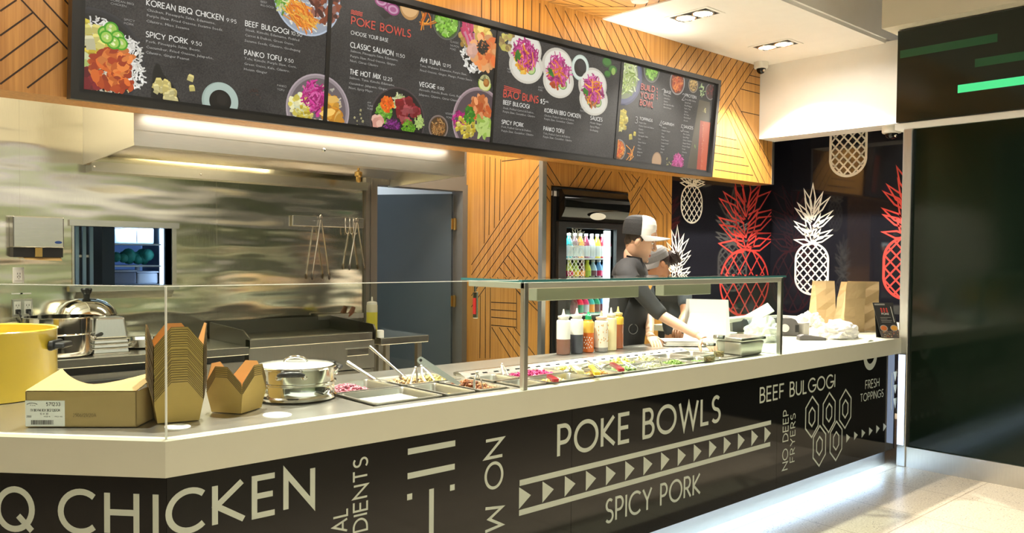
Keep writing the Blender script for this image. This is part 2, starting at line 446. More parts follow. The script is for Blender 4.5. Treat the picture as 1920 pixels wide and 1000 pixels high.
def text_w(t): return sum(GL[c][0]+SP for c in t)-SP
def letters(mb, t, F, h, w=None, wt=.13, u0=0, v0=0, off=.0006, mi=0, col=None):
    """cap lettering of height h; w fits the width"""
    kx = (w/(text_w(t)*h)) if w else 1
    x = 0
    for ch in t:
        g = GL[ch]
        for k_, pl in enumerate(g[1]):
            closed = len(pl) > 6 and abs(pl[0][0]-pl[-1][0])+abs(pl[0][1]-pl[-1][1]) < 1e-4
            mb.ribbon([(u0+(x+p[0])*h*kx, v0+p[1]*h) for p in pl], wt*h, F, off+.0003*k_, mi, col, closed)
        x += g[0]+SP
    return mb
X1, Y1, Z1 = Vector((1, 0, 0)), Vector((0, 1, 0)), Vector((0, 0, 1))
def polyline_on(mb, F, pts, w, closed=False, **k):
    return mb.ribbon(pts, w, F, closed=closed, **k)
def fill(mb, F, pts, off=.0006, mi=0, col=None):
    O, eu, ev, en = F
    return mb.add([O+eu*a+ev*b+en*off for a, b in pts], [tuple(range(len(pts)))], mi, False, col)
def uv(F, P):
    d = P-F[0]; return (d.dot(F[1]), d.dot(F[2]))
def pix(F, px, py):
    """frame coordinates of a photograph point on the plane of F"""
    return uv(F, U(px, py, n=F[3], p=F[0]))
_font_cache = {}
def small_text(mb, t, F, h, u0, v0, w=None, off=.0006, mi=0, col=None):
    """mixed-case lettering with the built-in typeface"""
    if t not in _font_cache:
        cu = bpy.data.curves.new('txt', 'FONT'); cu.body = t; cu.size = 1; cu.resolution_u = 1; cu.fill_mode = 'FRONT'
        ob = bpy.data.objects.new('txt', cu); COL.objects.link(ob)
        dg = bpy.context.evaluated_depsgraph_get(); dg.update()
        me = bpy.data.meshes.new_from_object(ob.evaluated_get(dg))
        _font_cache[t] = ([tuple(v.co) for v in me.vertices], [tuple(p.vertices) for p in me.polygons])
        bpy.data.objects.remove(ob); bpy.data.curves.remove(cu); bpy.data.meshes.remove(me)
    vs, fs = _font_cache[t]
    if not vs: return mb
    xm = max(v[0] for v in vs); s = h/.72; k = (w/xm) if w else s*.86
    O, eu, ev, en = F
    return mb.add([O+eu*(u0+v[0]*k)+ev*(v0+v[1]*s)+en*off for v in vs], fs, mi, False, col)

def words_build(t, F, h, w, wt, u0, v0, name, m, par):
    """one part for every word of a line of lettering"""
    kx = w/(text_w(t)*h); x = 0
    for wd in t.split(' '):
        mb = MB(); letters(mb, wd, F, h, text_w(wd)*h*kx, wt, u0+x*h*kx, v0) if text_w(wd) > 0 else None
        mb.build(name, m, par); x += text_w(wd)+SP+GL[' '][0]+SP
# ------------------------------------------------------------------ the shell of the room
def floor_mat():
    m, N, L, P = newmat('terrazzo')
    tc = N.new('ShaderNodeTexCoord')
    vo = N.new('ShaderNodeTexVoronoi'); vo.inputs['Scale'].default_value = 55; L.new(tc.outputs['Object'], vo.inputs['Vector'])
    lt = N.new('ShaderNodeMath'); lt.operation = 'LESS_THAN'; lt.inputs[1].default_value = .2; L.new(vo.outputs['Distance'], lt.inputs[0])
    n3 = N.new('ShaderNodeTexNoise'); n3.inputs['Scale'].default_value = 11; L.new(tc.outputs['Object'], n3.inputs['Vector'])
    gt = N.new('ShaderNodeMath'); gt.operation = 'GREATER_THAN'; gt.inputs[1].default_value = .52; L.new(n3.outputs['Fac'], gt.inputs[0])
    ml = N.new('ShaderNodeMath'); ml.operation = 'MULTIPLY'; L.new(lt.outputs[0], ml.inputs[0]); L.new(gt.outputs[0], ml.inputs[1])
    nz = N.new('ShaderNodeTexNoise'); nz.inputs['Scale'].default_value = 90; nz.inputs['Detail'].default_value = 4; L.new(tc.outputs['Object'], nz.inputs['Vector'])
    cr = N.new('ShaderNodeValToRGB'); cr.color_ramp.elements[0].position = .35; cr.color_ramp.elements[1].position = .65
    cr.color_ramp.elements[0].color = (.50, .42, .30, 1); cr.color_ramp.elements[1].color = (.70, .62, .48, 1)
    L.new(nz.outputs['Fac'], cr.inputs['Fac'])
    m1 = N.new('ShaderNodeMix'); m1.data_type = 'RGBA'; L.new(ml.outputs[0], m1.inputs['Factor']); L.new(cr.outputs['Color'], m1.inputs['A'])
    m1.inputs['B'].default_value = (.16, .11, .07, 1)
    br = N.new('ShaderNodeTexBrick'); br.offset = 0; br.inputs['Scale'].default_value = 1; br.inputs['Mortar Size'].default_value = .0035
    br.inputs['Brick Width'].default_value = .6; br.inputs['Row Height'].default_value = .6
    br.inputs['Color1'].default_value = (1, 1, 1, 1); br.inputs['Color2'].default_value = (1, 1, 1, 1); br.inputs['Mortar'].default_value = (0.55, .5, .45, 1)
    L.new(tc.outputs['Object'], br.inputs['Vector'])
    m2 = N.new('ShaderNodeMix'); m2.data_type = 'RGBA'; m2.blend_type = 'MULTIPLY'; m2.inputs['Factor'].default_value = 1
    L.new(m1.outputs['Result'], m2.inputs['A']); L.new(br.outputs['Color'], m2.inputs['B']); L.new(m2.outputs['Result'], P.inputs['Base Color'])
    P.inputs['Roughness'].default_value = .28; P.inputs['Specular IOR Level'].default_value = .45
    return m
M['floor'] = floor_mat()
def struct(name, mb, mats, parent=None, **k):
    return mb.build(name, mats, parent, kind=None if parent else 'structure', **k)
def grooves(mb, F, segs, w=.008, mi=1, closer=None):
    for (a, b, c, d) in segs:
        mb.ribbon([pix(F, a, b), pix(F, c, d)], w, F, .0012, mi)

struct('floor', MB().box((-7, -7.6, -.1), (9, 5.2, 0)), M['floor'])

# timber bulkhead that carries the menu board
FB = (Vector((0, YS, 0)), X1, Z1, -Y1)
mb = MB().box((-3, YS, ZB), (XS-.04, YC-.012, ZC+.02))
segs = [(30,-11,130,96),(81,0,129,52),(121,0,129,9),(0,21,31,0),(0,67,61,24),(0,114,86,50),(0,158,109,78),(51,165,129,106),
 (903,-30,903,40),(920,-30,920,45),(937,-30,937,48),(970,-10,969,56),(982,-8,981,59),(997,0,996,61),(1012,6,1011,63),
 (1022,9,1055,74),(1041,14,1073,79),(1059,20,1091,83),(1078,26,1108,87),(1097,31,1126,92),(1113,35,1142,96),(1127,38,1159,101),(1145,42,1176,106),(1161,47,1191,109),(1177,52,1207,113),(1192,57,1223,118),
 (1279,82,1249,124),(1292,86,1264,128),(1306,90,1277,132),(1319,94,1291,136),(1332,98,1304,140),(1345,101,1318,143),(1358,105,1331,147),
 (1371,109,1340,157),(1383,113,1340,180),(1395,116,1340,203),(1406,119,1340,222),(1414,127,1340,240),
 (1405,141,1450,152),(1397,154,1450,166),(1389,167,1450,182),(1376,185,1450,318),(1371,194,1446,336),(1366,202,1434,344),(1361,210,1423,343),
 (1389,209,1450,222),(1340,255,1381,263),(1340,272,1387,280),(1340,287,1395,296),(1340,302,1404,312),(1340,318,1412,329),
 (1424,262,1425,283),(1432,262,1433,298),(1439,262,1440,312)]
grooves(mb, FB, segs)
struct('wall_bulkhead', mb, [M['wood'], M['groove']])
struct('wall_added_reflector', MB().box((-3, YC-.0118, ZB+.002), (XC-.02, YC-.006, 3.41)), M['white'])  # white panel added out of sight, to reflect pale into the steel wall
struct('trim_1', MB().box((XS-.04, YS-.006, ZB-.002), (XS, YC-.012, ZC)), M['alu'])

# timber side wall and timber wall behind the staff
FC = (Vector((XC, 0, 0)), -Y1, Z1, -X1)
mb = MB().box((XC, YC, 0), (XC+.1, YB, 3.5))
segs = [(910,292,908,457),(919,294,917,441),(929,297,927,428),(939,299,937,414),(941,302.6,985,297.6),
 (1013.5,305,884,497),(1013,326,884,516),(1013,347,884,536),(1013,370,884,555),(1013,392,884,576),
 (937,502,990,572),(944.5,491,1004,572),(952,479,1013,560),(959.5,470,1013,542),(967,458,1013,520),(974.5,447,1013,503),
 (901,554,900,672),(910.4,538,910,672),(920,540,919,672),(921,567,968,569),(921,581,969,584),(921,595,969,599),(921,610,968,614),
 (968.6,544,969,618),(979,562,979,638),(968.6,544,1013,588),(922,614,975,700),(936,614,990,695),(951,615,1003,690),(964,615,1013,680)]
grooves(mb, FC, segs)
struct('wall_partition', mb, [M['wood'], M['groove']])
FD = (Vector((0, YC, 0)), X1, Z1, -Y1)
XK = U(1260, 345, y=YC).x
FRL, FRR, FRT = 3.955, 4.945, 2.135      # opening for the fridge
mb = MB()
mb.box((XC+.1, YC, 0), (FRL, YC+.1, 3.5)).box((FRL, YC, FRT), (FRR, YC+.1, 3.5)).box((FRR, YC, 0), (XK, YC+.1, 3.5))
mb.box((FRL-.02, YC+.75, 0), (FRR+.02, YC+.8, 2.3))
segs = [(1024,303,1052,348),(1023,324,1038,347),(1023,345,1031,357),(1023,366,1031,379),(1093,314,1068,350),(1106,316,1083,353),(1120,318,1096,354),(1134,320,1110,356),(1147,322,1124,359),
 (1160,323,1181,360),(1172,325,1190,352),(1184,327,1197,342),(1200,331,1183,358),(1200,350,1183,378),(1200,372,1182,400),(1200,396,1180,428),(1215,333,1182,385),
 (1228,335,1260,386),(1216,338,1258,402),(1208,352,1243,404),(1200,365,1230,412),(1243,404,1243,480),(1250,400,1250,480),(1236,336,1260,372)]
grooves(mb, FD, segs)
struct('wall_timber', mb, [M['wood'], M['groove']])
struct('trim_2', MB().box((XC-.012, YC-.012, .0), (XC+.034, YC+.034, 3.4)), M['alu'])

# kitchen back wall of steel sheet with the pass-through window and the door opening
WX0, WX1, WZ0, WZ1 = .572, 1.20, 1.315, 1.712
DX0, DX1, DZ = 2.885, 3.80, 2.13
mb = MB()
mb.box((-3, YB, 0), (WX0, YB+.12, 3.5)).box((WX1, YB, 0), (DX0-.03, YB+.12, 3.5)).box((WX0, YB, 0), (WX1, YB+.12, WZ0)).box((WX0, YB, WZ1), (WX1, YB+.12, 3.5))
mb.box((DX0-.03, YB, DZ+.03), (XC, YB+.12, 3.5))
for x in (.27, 1.53):
    mb.box((x-.006, YB-.003, .9), (x+.006, YB, 3.4))
struct('wall_back', mb, [M['steelwall']])
w = struct('window_1', MB().box((WX0-.03, YB-.028, WZ1), (WX1+.045, YB+.12, WZ1+.04)).box((WX0-.035, YB-.035, WZ0-.035), (WX1+.04, YB+.12, WZ0))
   .box((WX0-.012, YB-.012, WZ0), (WX0, YB+.12, WZ1)).box((WX1, YB-.012, WZ0), (WX1+.03, YB+.12, WZ1)), M['steel'])
struct('window_sill', MB().prism([(0, 0), (.0, -.05), (.05, -.0)], (WX0, YB, WZ0-.035), -Y1, Z1, X1, WX1-WX0), M['steel'], w)
# room seen through the pass-through and the door
struct('wall_store', MB().box((-3, 5.0, 0), (8, 5.1, 3.5)).box((2.3, YB+.14, 0), (2.36, 5.0, 3.5)), mat('store_wall', (.62, .66, .68), .6))
# door
d = MB().box((DX0-.11, YB-.03, 0), (DX0, YB+.13, DZ+.06)).box((DX1, YB-.03, 0), (XC, YB+.13, DZ+.06)).box((DX0, YB-.03, DZ), (DX1, YB+.13, DZ+.06))
d.box((DX0-.11, YB-.012, DZ+.06), (XC, YB+.13, 2.9))
d.box((DX0-.068, YB-.04, 0), (DX0-.058, YB-.03, DZ+.04)).box((DX1+.01, YB+.03, 0), (DX1+.03, YB+.06, DZ))
dr = struct('door_1', d, M['framegrey'])
H0 = Vector((DX1-.02, YB+.10, 0)); ang = radians(180-57)
L_ = MB(); L_.M = Matrix.Translation(H0) @ Matrix.Rotation(ang, 4, 'Z')
struct('door_leaf', L_.box((0, -.022, .01), (.88, .022, DZ-.02)), M['doorgrey'], dr)
for z in (.35, 1.12, 1.83):
    h = MB(); h.tube([(DX1-.035, YB+.045, z-.055), (DX1-.035, YB+.045, z+.055)], .012, 10)
    h.box((DX1-.065, YB+.052, z-.05), (DX1-.005, YB+.058, z+.05))
    struct('hinge', h, M['brass'], dr)
# kitchen left wall, ceilings
struct('wall_left', MB().box((-3.1, YS, 0), (-3, 5.1, 3.5)), M['white'])
struct('ceiling_kitchen', MB().box((-3, YC-.01, 3.42), (8, 5.1, 3.5)), M['white'])
struct('wall_beyond', MB().box((XK-.06, YC+.1, 0), (XK-.0, 5.0, 3.4)), M['blackm'])

# black end of the bay
mb = MB().box((XK, YC, 0), (XE+.1, YC+.1, 3.5))
wall_black = struct('wall_rear', mb, M['blackwall'])
mb = MB().box((XE, -.02, 0), (XE+.1, YC, 3.5))
wall_end = struct('wall_end', mb, M['blackwall'])
# white bulkhead across the bay
struct('wall_header', MB().box((XW, -.0, ZW), (XW+.3, YS-.001, ZC)), M['white'])
# dropped ceiling: white field and timber field
YF = U(1671, 83, z=ZC).y
XJ = U(1126, 35, z=ZC).x
mb = MB().box((XJ, YF, ZC-.012), (8, YS-.001, ZC+.08)).box((-3, YF-.02, ZC+.02), (8, YF, 4.9))
struct('ceiling_white', mb, [M['white']])
FT = (Vector((0, 0, ZC)), X1, Y1, -Z1)
mb = MB().box((-3, YF, ZC), (XJ, YS-.001, ZC+.08))
for i in range(4):
    a = U(1127-18*i, 37-5*i, z=ZC)
segs = [(1010,2,1095,12),(1055,0,1095,12),(1085,0,1122,13),(1115,0,1150,13),(1145,0,1178,13),(1060,18,1190,18),(1075,24,1178,24),(1090,29,1160,29),(1030,12,1190,12.5),
        (1190,13,1192,6),(1210,12,1214,4),(1234,6,1236,0),(1010,8,1042,0)]
for (a, b, c, e) in segs:
    P, Q = pix(FT, a, b), pix(FT, c, e)
    mb.ribbon([P, Q], .008, FT, .0012, 1)
struct('ceiling_timber', mb, [M['woodx'], M['groove']])

# mall side: right wall, header, plinth, far walls, ceiling
struct('wall_right', MB().box((XR+.02, -7.6, 0), (XR+.12, -.0, 2.5)).box((XR+.12, -.1, 0), (XE+.1, -.02, ZC)), M['greenwall'])
struct('baseboard_right', MB().box((XR-.004, -7.6, 0), (XR+.02, -.045, .15)), M['steelv'])
struct('trim_3', MB().bbox((XR-.018, -.045, 0), (XR+.06, .022, 2.5), .006), M['alu'])
struct('trim_4', MB().box((XR-.012, -7.6, 2.5), (XR+.3, .085, 2.545)), M['white'])
struct('wall_sign', MB().box((XR+.01, -7.6, 2.545), (XR+.2, .08, 3.25)), M['white'])
struct('wall_upper', MB().box((XR-.135, -7.6, 3.238), (XR+.3, .143, 4.9)).box((XR, .143, 3.6), (8, .16, 4.9)), M['cream'])
struct('ceiling_mall', MB().box((-7, -5.2, 4.9), (9, YF, 5.0)), M['cream'])
def mall_mat():
    m, N, L, P = newmat('mall_front')
    tc = N.new('ShaderNodeTexCoord'); mp = N.new('ShaderNodeMapping'); mp.inputs['Scale'].default_value = (.10, 1, 1.9)
    L.new(tc.outputs['Object'], mp.inputs['Vector'])
    nz = N.new('ShaderNodeTexNoise'); nz.inputs['Scale'].default_value = 1.5; nz.inputs['Detail'].default_value = 2; L.new(mp.outputs['Vector'], nz.inputs['Vector'])
    cr = N.new('ShaderNodeValToRGB'); e = cr.color_ramp.elements
    e[0].position = .38; e[0].color = (.34, .28, .46, 1); e[1].position = .62; e[1].color = (.40, .50, .26, 1)
    L.new(nz.outputs['Fac'], cr.inputs['Fac']); L.new(cr.outputs['Color'], P.inputs['Base Color']); P.inputs['Roughness'].default_value = .6
    return m
struct('wall_front', MB().box((-7, -7.7, 0), (9, -7.6, 3.0)), mall_mat())
struct('wall_added_unseen', MB().box((-7.1, -7.7, 0), (-7, 5.1, 4.5)), mat('dark_unseen_wall', (.05, .055, .045), .5))  # unseen wall, added dark so the green wall reflects little light
# ------------------------------------------------------------------ the counter
DL = Vector((-.679, .734, 0))          # direction of the short left run
NL = Vector((-.734, -.679, 0))         # its outward normal
NLi = -NL
K = T-.113                             # underside of the white edge
def off_poly(d):
    """front edge of both runs, set back by d: left end, corner, right end"""
    # corner of the two offset lines y=d and p.n=d
    cxx = (d-d*NLi.y)/NLi.x
    return Vector((cxx, d, 0))
LEN = 2.1
def left_end(d): return off_poly(d)+DL*LEN
ctr = thing('service_counter', 'long black fronted serving counter with thick white top edge, running to the dark green wall', 'counter', (0, 0, 0))
def strip(mb, d0, d1, z0, z1, xr, mi=0, xl=None):
    a, b = off_poly(d0), off_poly(d1)
    pts = [left_end(d0), a, Vector((xr, d0, 0)), Vector((xr, d1, 0)), b, left_end(d1)]
    lo = [p+Z1*z0 for p in pts]; hi = [p+Z1*z1 for p in pts]
    mb.add(lo+hi, [(0, 5, 4, 1), (1, 4, 3, 2), (6, 7, 10, 11), (7, 8, 9, 10), (0, 1, 7, 6), (1, 2, 8, 7), (2, 3, 9, 8), (3, 4, 10, 9), (4, 5, 11, 10), (5, 0, 6, 11)], mi)
    return mb
mb = MB()
strip(mb, 0, .062, K, T, XR-.02)
mb.box((3.66, .062, T-.05), (XR-.02, .9, T))
mb.box((XR-.02, .09, T-.05), (6.86, 1.9, T)); mb.box((4.78, .9, T-.05), (XR-.02, 1.9, T))
mb.build('white_top', M['solid'], ctr, label='thick white solid top edge')
# steel deck around the wells
WELLS = [(.82, .115, 1.53, .73), (1.565, .085, 3.36, .475)]
mb = MB()
a, b = off_poly(.0625), off_poly(.93)
zt = T-.003
pts = [left_end(.0625), a, Vector((.82, .0625, 0)), Vector((.82, .93, 0)), b, left_end(.93)]
mb.add([p+Z1*(zt-.03) for p in pts]+[p+Z1*zt for p in pts], [(6, 7, 10, 11), (7, 8, 9, 10), (0, 5, 4, 1), (1, 4, 3, 2), (3, 4, 10, 9), (4, 5, 11, 10), (2, 3, 9, 8)])
mb.box((.82, .0625, zt-.03), (1.53, .115, zt)).box((.82, .73, zt-.03), (1.53, .93, zt)).box((1.53, .0625, zt-.03), (1.565, .93, zt))
mb.box((1.565, .0625, zt-.03), (3.36, .085, zt)).box((1.565, .535, zt-.03), (3.36, .93, zt)).box((3.36, .0625, zt-.03), (3.659, .93, zt))
mb.box((3.659, .901, zt-.03), (4.6, .93, zt))
mb.build('steel_deck', M['deck'], ctr)
# sloped slotted strip behind the cold wells and raised ledge
mb = MB()
mb.prism([(.475, -.004), (.535, .018), (.56, .018), (.56, -.004)], (1.565, 0, T), Y1, Z1, X1, 1.795)
mb.prism([(.555, -.004), (.56, .014), (.575, .014), (.575, -.004)], (1.565, 0, T), Y1, Z1, X1, 1.795)
so = mb.build('slotted_strip', M['steel'], ctr)
mb = MB()
for i in range(24):
    x = 1.62+i*.0725
    FS = (Vector((x, .475, T-.004)), X1, Vector((0, .06, .022)).normalized(), Vector((0, -.022, .06)).normalized())
    fill(mb, FS, [(0, .026), (.03, .026), (.03, .036), (0, .036)], .0008)
mb.build('air_slot', M['slot'], so)
mb = MB()
for (x0, y0, x1, y1) in WELLS:
    mb.box((x0-.012, y0-.012, T-.26), (x1+.012, y1+.012, T-.25))
    mb.box((x0-.012, y0-.012, T-.25), (x0, y1+.012, T-.033)).box((x1, y0-.012, T-.25), (x1+.012, y1+.012, T-.033))
    mb.box((x0, y0-.012, T-.25), (x1, y0, T-.033)).box((x0, y1, T-.25), (x1, y1+.012, T-.033))
mb.build('well_liner', M['steel'], ctr)
# carcass behind the panels
mb = MB()
strip(mb, .06, .075, .14, K, XR-.03)
mb.box((.45, .88, .1), (4.6, .9, T-.05)).box((4.8, .9, 0), (4.82, 1.85, T-.05))
mb.build('carcass', M['blackm'], ctr)
# black glass front panels with pale lettering
YP = .032
FP = (Vector((0, YP, 0)), X1, Z1, -Y1)
lc = off_poly(YP)
FL = (Vector((lc.x, lc.y, 0)), -DL, Z1, NL)
PB = .13
seams = [lc.x, pix(FP, 1072, 850)[0], pix(FP, 1457, 800)[0], XR-.03]
panels = []
for i in range(3):
    x0, x1 = seams[i]+.001, seams[i+1]-.001
    panels.append(MB().box((x0, YP, PB), (x1, YP+.018, K)).build('front_panel', M['blackgloss'], ctr))
le = lc+DL*LEN
mb = MB(); n3 = NLi*.018
mb.add([lc+Z1*PB, le+Z1*PB, le+n3+Z1*PB, lc+n3+Z1*PB, lc+Z1*K, le+Z1*K, le+n3+Z1*K, lc+n3+Z1*K],
       [(0, 3, 2, 1), (4, 5, 6, 7), (0, 1, 5, 4), (1, 2, 6, 5), (2, 3, 7, 6), (3, 0, 4, 7)])
panels.insert(0, mb.build('front_panel', M['blackgloss'], ctr))
# toe kick
mb = MB(); strip(mb, .10, .11, 0, PB+.02, XR-.03)
mb.build('toe_kick', M['toe'], ctr)
mb = MB(); strip(mb, .052, .098, PB+.012, PB+.02, XR-.03)
mb.build('light_channel', M['alu'], ctr)

def capz(F, base, top): return pix(F, *top)[1]-pix(F, *base)[1]
# POKE BOWLS
def wide(t, F, base_l, top_l, right, wt, par, name='lettering', m='vinyl'):
    h = capz(F, base_l, top_l); a = pix(F, *base_l); b = pix(F, *right)
    words_build(t, F, h, b[0]-a[0], wt, a[0], a[1], name, M[m], par)
h = capz(FP, (1046, 857), (1047.5, 800))
p2 = panels[2]
wide('POKE BOWLS', FP, (1047, 856), (1048, 800), (1349, 792), .145, p2)
wide('SPICY PORK', FP, (1136, 981), (1137, 939), (1312, 926), .125, p2)
wide('BEEF BULGOGI', FP, (1425, 755), (1425.5, 728.5), (1565, 728), .135, panels[3])
wide('FRESH', FP, (1622.5, 730), (1623, 714.5), (1648, 725), .12, panels[3])
wide('TOPPINGS', FP, (1613, 754), (1613.5, 740), (1656, 743.5), .12, panels[3])
# rules and arrows
mb = MB()
a, b = pix(FP, 974, 905.5), pix(FP, 1445.5, 793)
zu = (a[1]+b[1])/2
fill(mb, FP, [(a[0], zu-.013), (b[0], zu-.013), (b[0], zu+.013), (a[0], zu+.013)])
a2, b2 = pix(FP, 973, 962), pix(FP, 1444, 833.5)
zl = (a2[1]+b2[1])/2
fill(mb, FP, [(a2[0], zl-.013), (b2[0], zl-.013), (b2[0], zl+.013), (a2[0], zl+.013)])
mb.build('rule', M['vinyl'], p2)
zm = (zu+zl)/2
xa, xb = pix(FP, 973, 933)[0], pix(FP, 1443.5, 816)[0]
n = 15; wtri = .062; step = (xb-xa-wtri)/(n-1)
for i in range(n):
    x = xa+i*step
    mb = MB(); fill(mb, FP, [(x, zm-.048), (x+wtri*1.15, zm), (x, zm+.048)]); mb.build('arrow', M['vinyl'], p2)
a, b = pix(FP, 1586.7, 821), pix(FP, 1661.6, 801)
zz = (a[1]+b[1])/2; step = (b[0]-a[0]-.05)/5
for i in range(6):
    x = a[0]+i*step; mb = MB(); fill(mb, FP, [(x, zz-.03), (x+.055, zz), (x, zz+.03)]); mb.build('arrow', M['vinyl'], panels[3])
# honeycomb
for cx, cy in ((510, 551), (643, 517), (770, 488), (568, 777), (698, 738)):
    u, v = pix(FP, 1400+cx/4.166, 650+cy/4.166); mb = MB()
    for rr, wt in ((1, .011), (.46, .011)):
        R_ = .118*rr
        mb.ribbon([(u+R_*.80*sin(radians(60*k))*1.0, v+R_*cos(radians(60*k))*1.12) for k in range(6)], wt, FP, closed=True)
    mb.build('hexagon', M['vinyl'], panels[3])
# down arrows
mb = MB()
for x in (1672.3, 1685):
    a = pix(FP, x, 699 if x < 1680 else 697)[0]
    fill(mb, FP, [(a-.006, pix(FP, 1678, 768)[1]), (a+.006, pix(FP, 1678, 768)[1]), (a+.006, pix(FP, 1678, 698)[1]), (a-.006, pix(FP, 1678, 698)[1])])
for y0, y1 in ((697, 716), (722, 739), (747, 767)):
    u0, u1 = pix(FP, 1674.6, y0)[0], pix(FP, 1682.6, y0)[0]
    fill(mb, FP, [(u0, pix(FP, 1678, y0)[1]), ((u0+u1)/2, pix(FP, 1678, y1)[1]), (u1, pix(FP, 1678, y0)[1])])
mb.build('down_arrows', M['vinyl'], panels[3])
mb = MB(); u, v = pix(FP, 1632, 666)
mb.ribbon(arc(u, v, .085, .085, 0, 360, 40), .045, FP, closed=True)
mb.build('ring', M['vinyl'], panels[3])
# lettering that runs up the panels
def vert(t, F, x0, x1, ybot, ytop, wt, par, cw=False):
    """lettering turned a quarter: x0/x1 its left and right pixels, ybot/ytop its ends"""
    xm = (x0+x1)/2
    ua, ub = pix(F, x0, (ybot+ytop)/2)[0], pix(F, x1, (ybot+ytop)/2)[0]
    za, zb_ = pix(F, xm, ybot)[1], pix(F, xm, ytop)[1]
    O, eu, ev, en = F
    if not cw: G = (O+eu*ub+ev*za, ev, -eu, en)
    else: G = (O+eu*ua+ev*zb_, -ev, eu, en)
    words_build(t, G, ub-ua, zb_-za, wt, 0, 0, 'lettering', M['vinyl'], par)
p1 = panels[1]
vert('NO DEEP', FP, 1467.7, 1477.3, 881, 770, .12, panels[3])
vert('FRYERS', FP, 1481.9, 1490.3, 866, 777, .12, panels[3])
vert('INGREDIENTS', FP, 663, 688, 1122, 860, .135, p1)
vert('NATURAL', FP, 624.5, 650.5, 1122, 957, .135, p1)
vert('NO MSG', FP, 910, 941, 1080, 825, .14, p1, cw=True)
mb = MB()
for (xa, ya, xb, yb, t) in ((764.5, 847, 853.5, 832, .0), (764, 893, 852.5, 875.6, 0)):
    a, b = pix(FP, xa, ya), pix(FP, xb, yb); z = (a[1]+b[1])/2
    fill(mb, FP, [(a[0], z-.012), (b[0], z-.012), (b[0], z+.012), (a[0], z+.012)])
for x, y in ((768, 932), (848, 914.5)):
    u, v = pix(FP, x, y); fill(mb, FP, [(u-.012, v-.012), (u+.012, v-.012), (u+.012, v+.012), (u-.012, v+.012)])
u, v = pix(FP, 809, 917)
fill(mb, FP, [(u-.0115, .2), (u+.0115, .2), (u+.0115, v), (u-.0115, v)])
mb.build('bar_motif', M['vinyl'], p1)
# BBQ CHICKEN across the corner
zb0 = pix(FP, 401, 985)[1]; hh = pix(FP, 402, 912)[1]-zb0
mb = MB()
for ch, x0, x1 in (('C', 316, 381), ('K', 403, 457), ('E', 477, 515), ('N', 536, 586)):
    u0, u1 = pix(FP, x0, 950)[0], pix(FP, x1, 950)[0]
    g = GL[ch]; k = (u1-u0)/g[0] if ch != 'C' else (u1-u0)/.83
    for k_, pl in enumerate(g[1]): mb.ribbon([(u0+p[0]*k, zb0+p[1]*hh) for p in pl], .155*hh, FP, .0006+.0003*k_)
mb.build('lettering', M['vinyl'], p1)
mb = MB()
for ch, x0, x1 in (('B', -185, -140), ('B', -110, -65), ('Q', -4, 60), ('C', 114, 176), ('H', 201, 256), ('I', 292, 292)):
    u0, u1 = pix(FL, x0, 960)[0], pix(FL, x1, 960)[0]
    g = GL[ch]; k = (u1-u0)/g[0] if g[0] else 1
    if ch == 'C': k = (u1-u0)/.83
    for k_, pl in enumerate(g[1]):
        cl = len(pl) > 20 and ch == 'Q'
        mb.ribbon([(u0+p[0]*k, zb0+p[1]*hh) for p in pl], .155*hh, FL, .0006+.0003*k_, closed=cl)
mb.build('lettering', M['vinyl'], panels[0])

# ------------------------------------------------------------------ glass
GZ = 1.431
YG = .03
gc = off_poly(YG)
g = thing('glass_screen', 'tall frameless glass pane standing on the front edge of the long counter run', 'glass screen', (gc.x, gc.y, T))
x1 = 1.508
MB().box((gc.x+.003, YG, T), (x1, YG+.008, GZ)).build('pane', M['glass'], g)
MB().box((gc.x+.003, YG-.0005, GZ), (x1, YG+.0085, GZ+.0025)).box((gc.x, YG-.001, T), (gc.x+.003, YG+.009, GZ)).build('polished_edge', M['edgew'], g)
g2 = thing('glass_screen', 'frameless glass pane on the short angled counter run, left of the glass corner', 'glass screen', (gc.x, gc.y, T))
def slab(mb, p, q, n, th, z0, z1):
    mb.add([p+Z1*z0, q+Z1*z0, q+n*th+Z1*z0, p+n*th+Z1*z0, p+Z1*z1, q+Z1*z1, q+n*th+Z1*z1, p+n*th+Z1*z1],
           [(0, 3, 2, 1), (4, 5, 6, 7), (0, 1, 5, 4), (1, 2, 6, 5), (2, 3, 7, 6), (3, 0, 4, 7)])
    return mb
ga = gc+DL*.004; gb = gc+DL*2.05
slab(MB(), ga, gb, NLi, .008, T, GZ).build('pane', M['glass'], g2)
mb = slab(MB(), ga, gb, NLi, .009, GZ, GZ+.0025); slab(mb, gc+DL*.001, gc+DL*.004, NLi, .009, T, GZ)
mb.build('polished_edge', M['edgew'], g2)
# framed guard over the cold wells
fx0, fx1, fy1 = 1.515, 3.655, .40
fr = thing('sneeze_guard', 'stainless framed glass food guard standing over the cold topping pans', 'sneeze guard', (fx0, .02, T))
pt = .026
for x in (fx0, fx1-pt):
    MB().bbox((x, .016, T), (x+pt, .016+pt, GZ-.008), .003).build('post', M['steelv'], fr)
mb = MB()
mb.bbox((fx0, .0165, GZ-.036), (fx1, .0165+.024, GZ-.008), .003)
mb.build('front_rail', M['rail'], fr)
for x in (fx0, fx1-pt):
    MB().bbox((x, .042, GZ-.036), (x+pt, fy1, GZ-.008), .003).build('side_rail', M['rail'], fr)
MB().bbox((fx0+pt, fy1-.02, GZ-.036), (fx1-pt, fy1, GZ-.008), .003).build('back_rail', M['rail'], fr)
MB().box((fx0-.02, .008, GZ-.007), (fx1+.014, fy1+.03, GZ+.003)).build('top_glass', M['glass'], fr)
MB().box((fx0-.02, .0065, GZ-.0075), (fx1+.014, .0079, GZ+.0035)).box((fx0-.0215, .0079, GZ-.0075), (fx0-.02, fy1+.03, GZ+.0035)).build('glass_edge', M['edge'], fr)
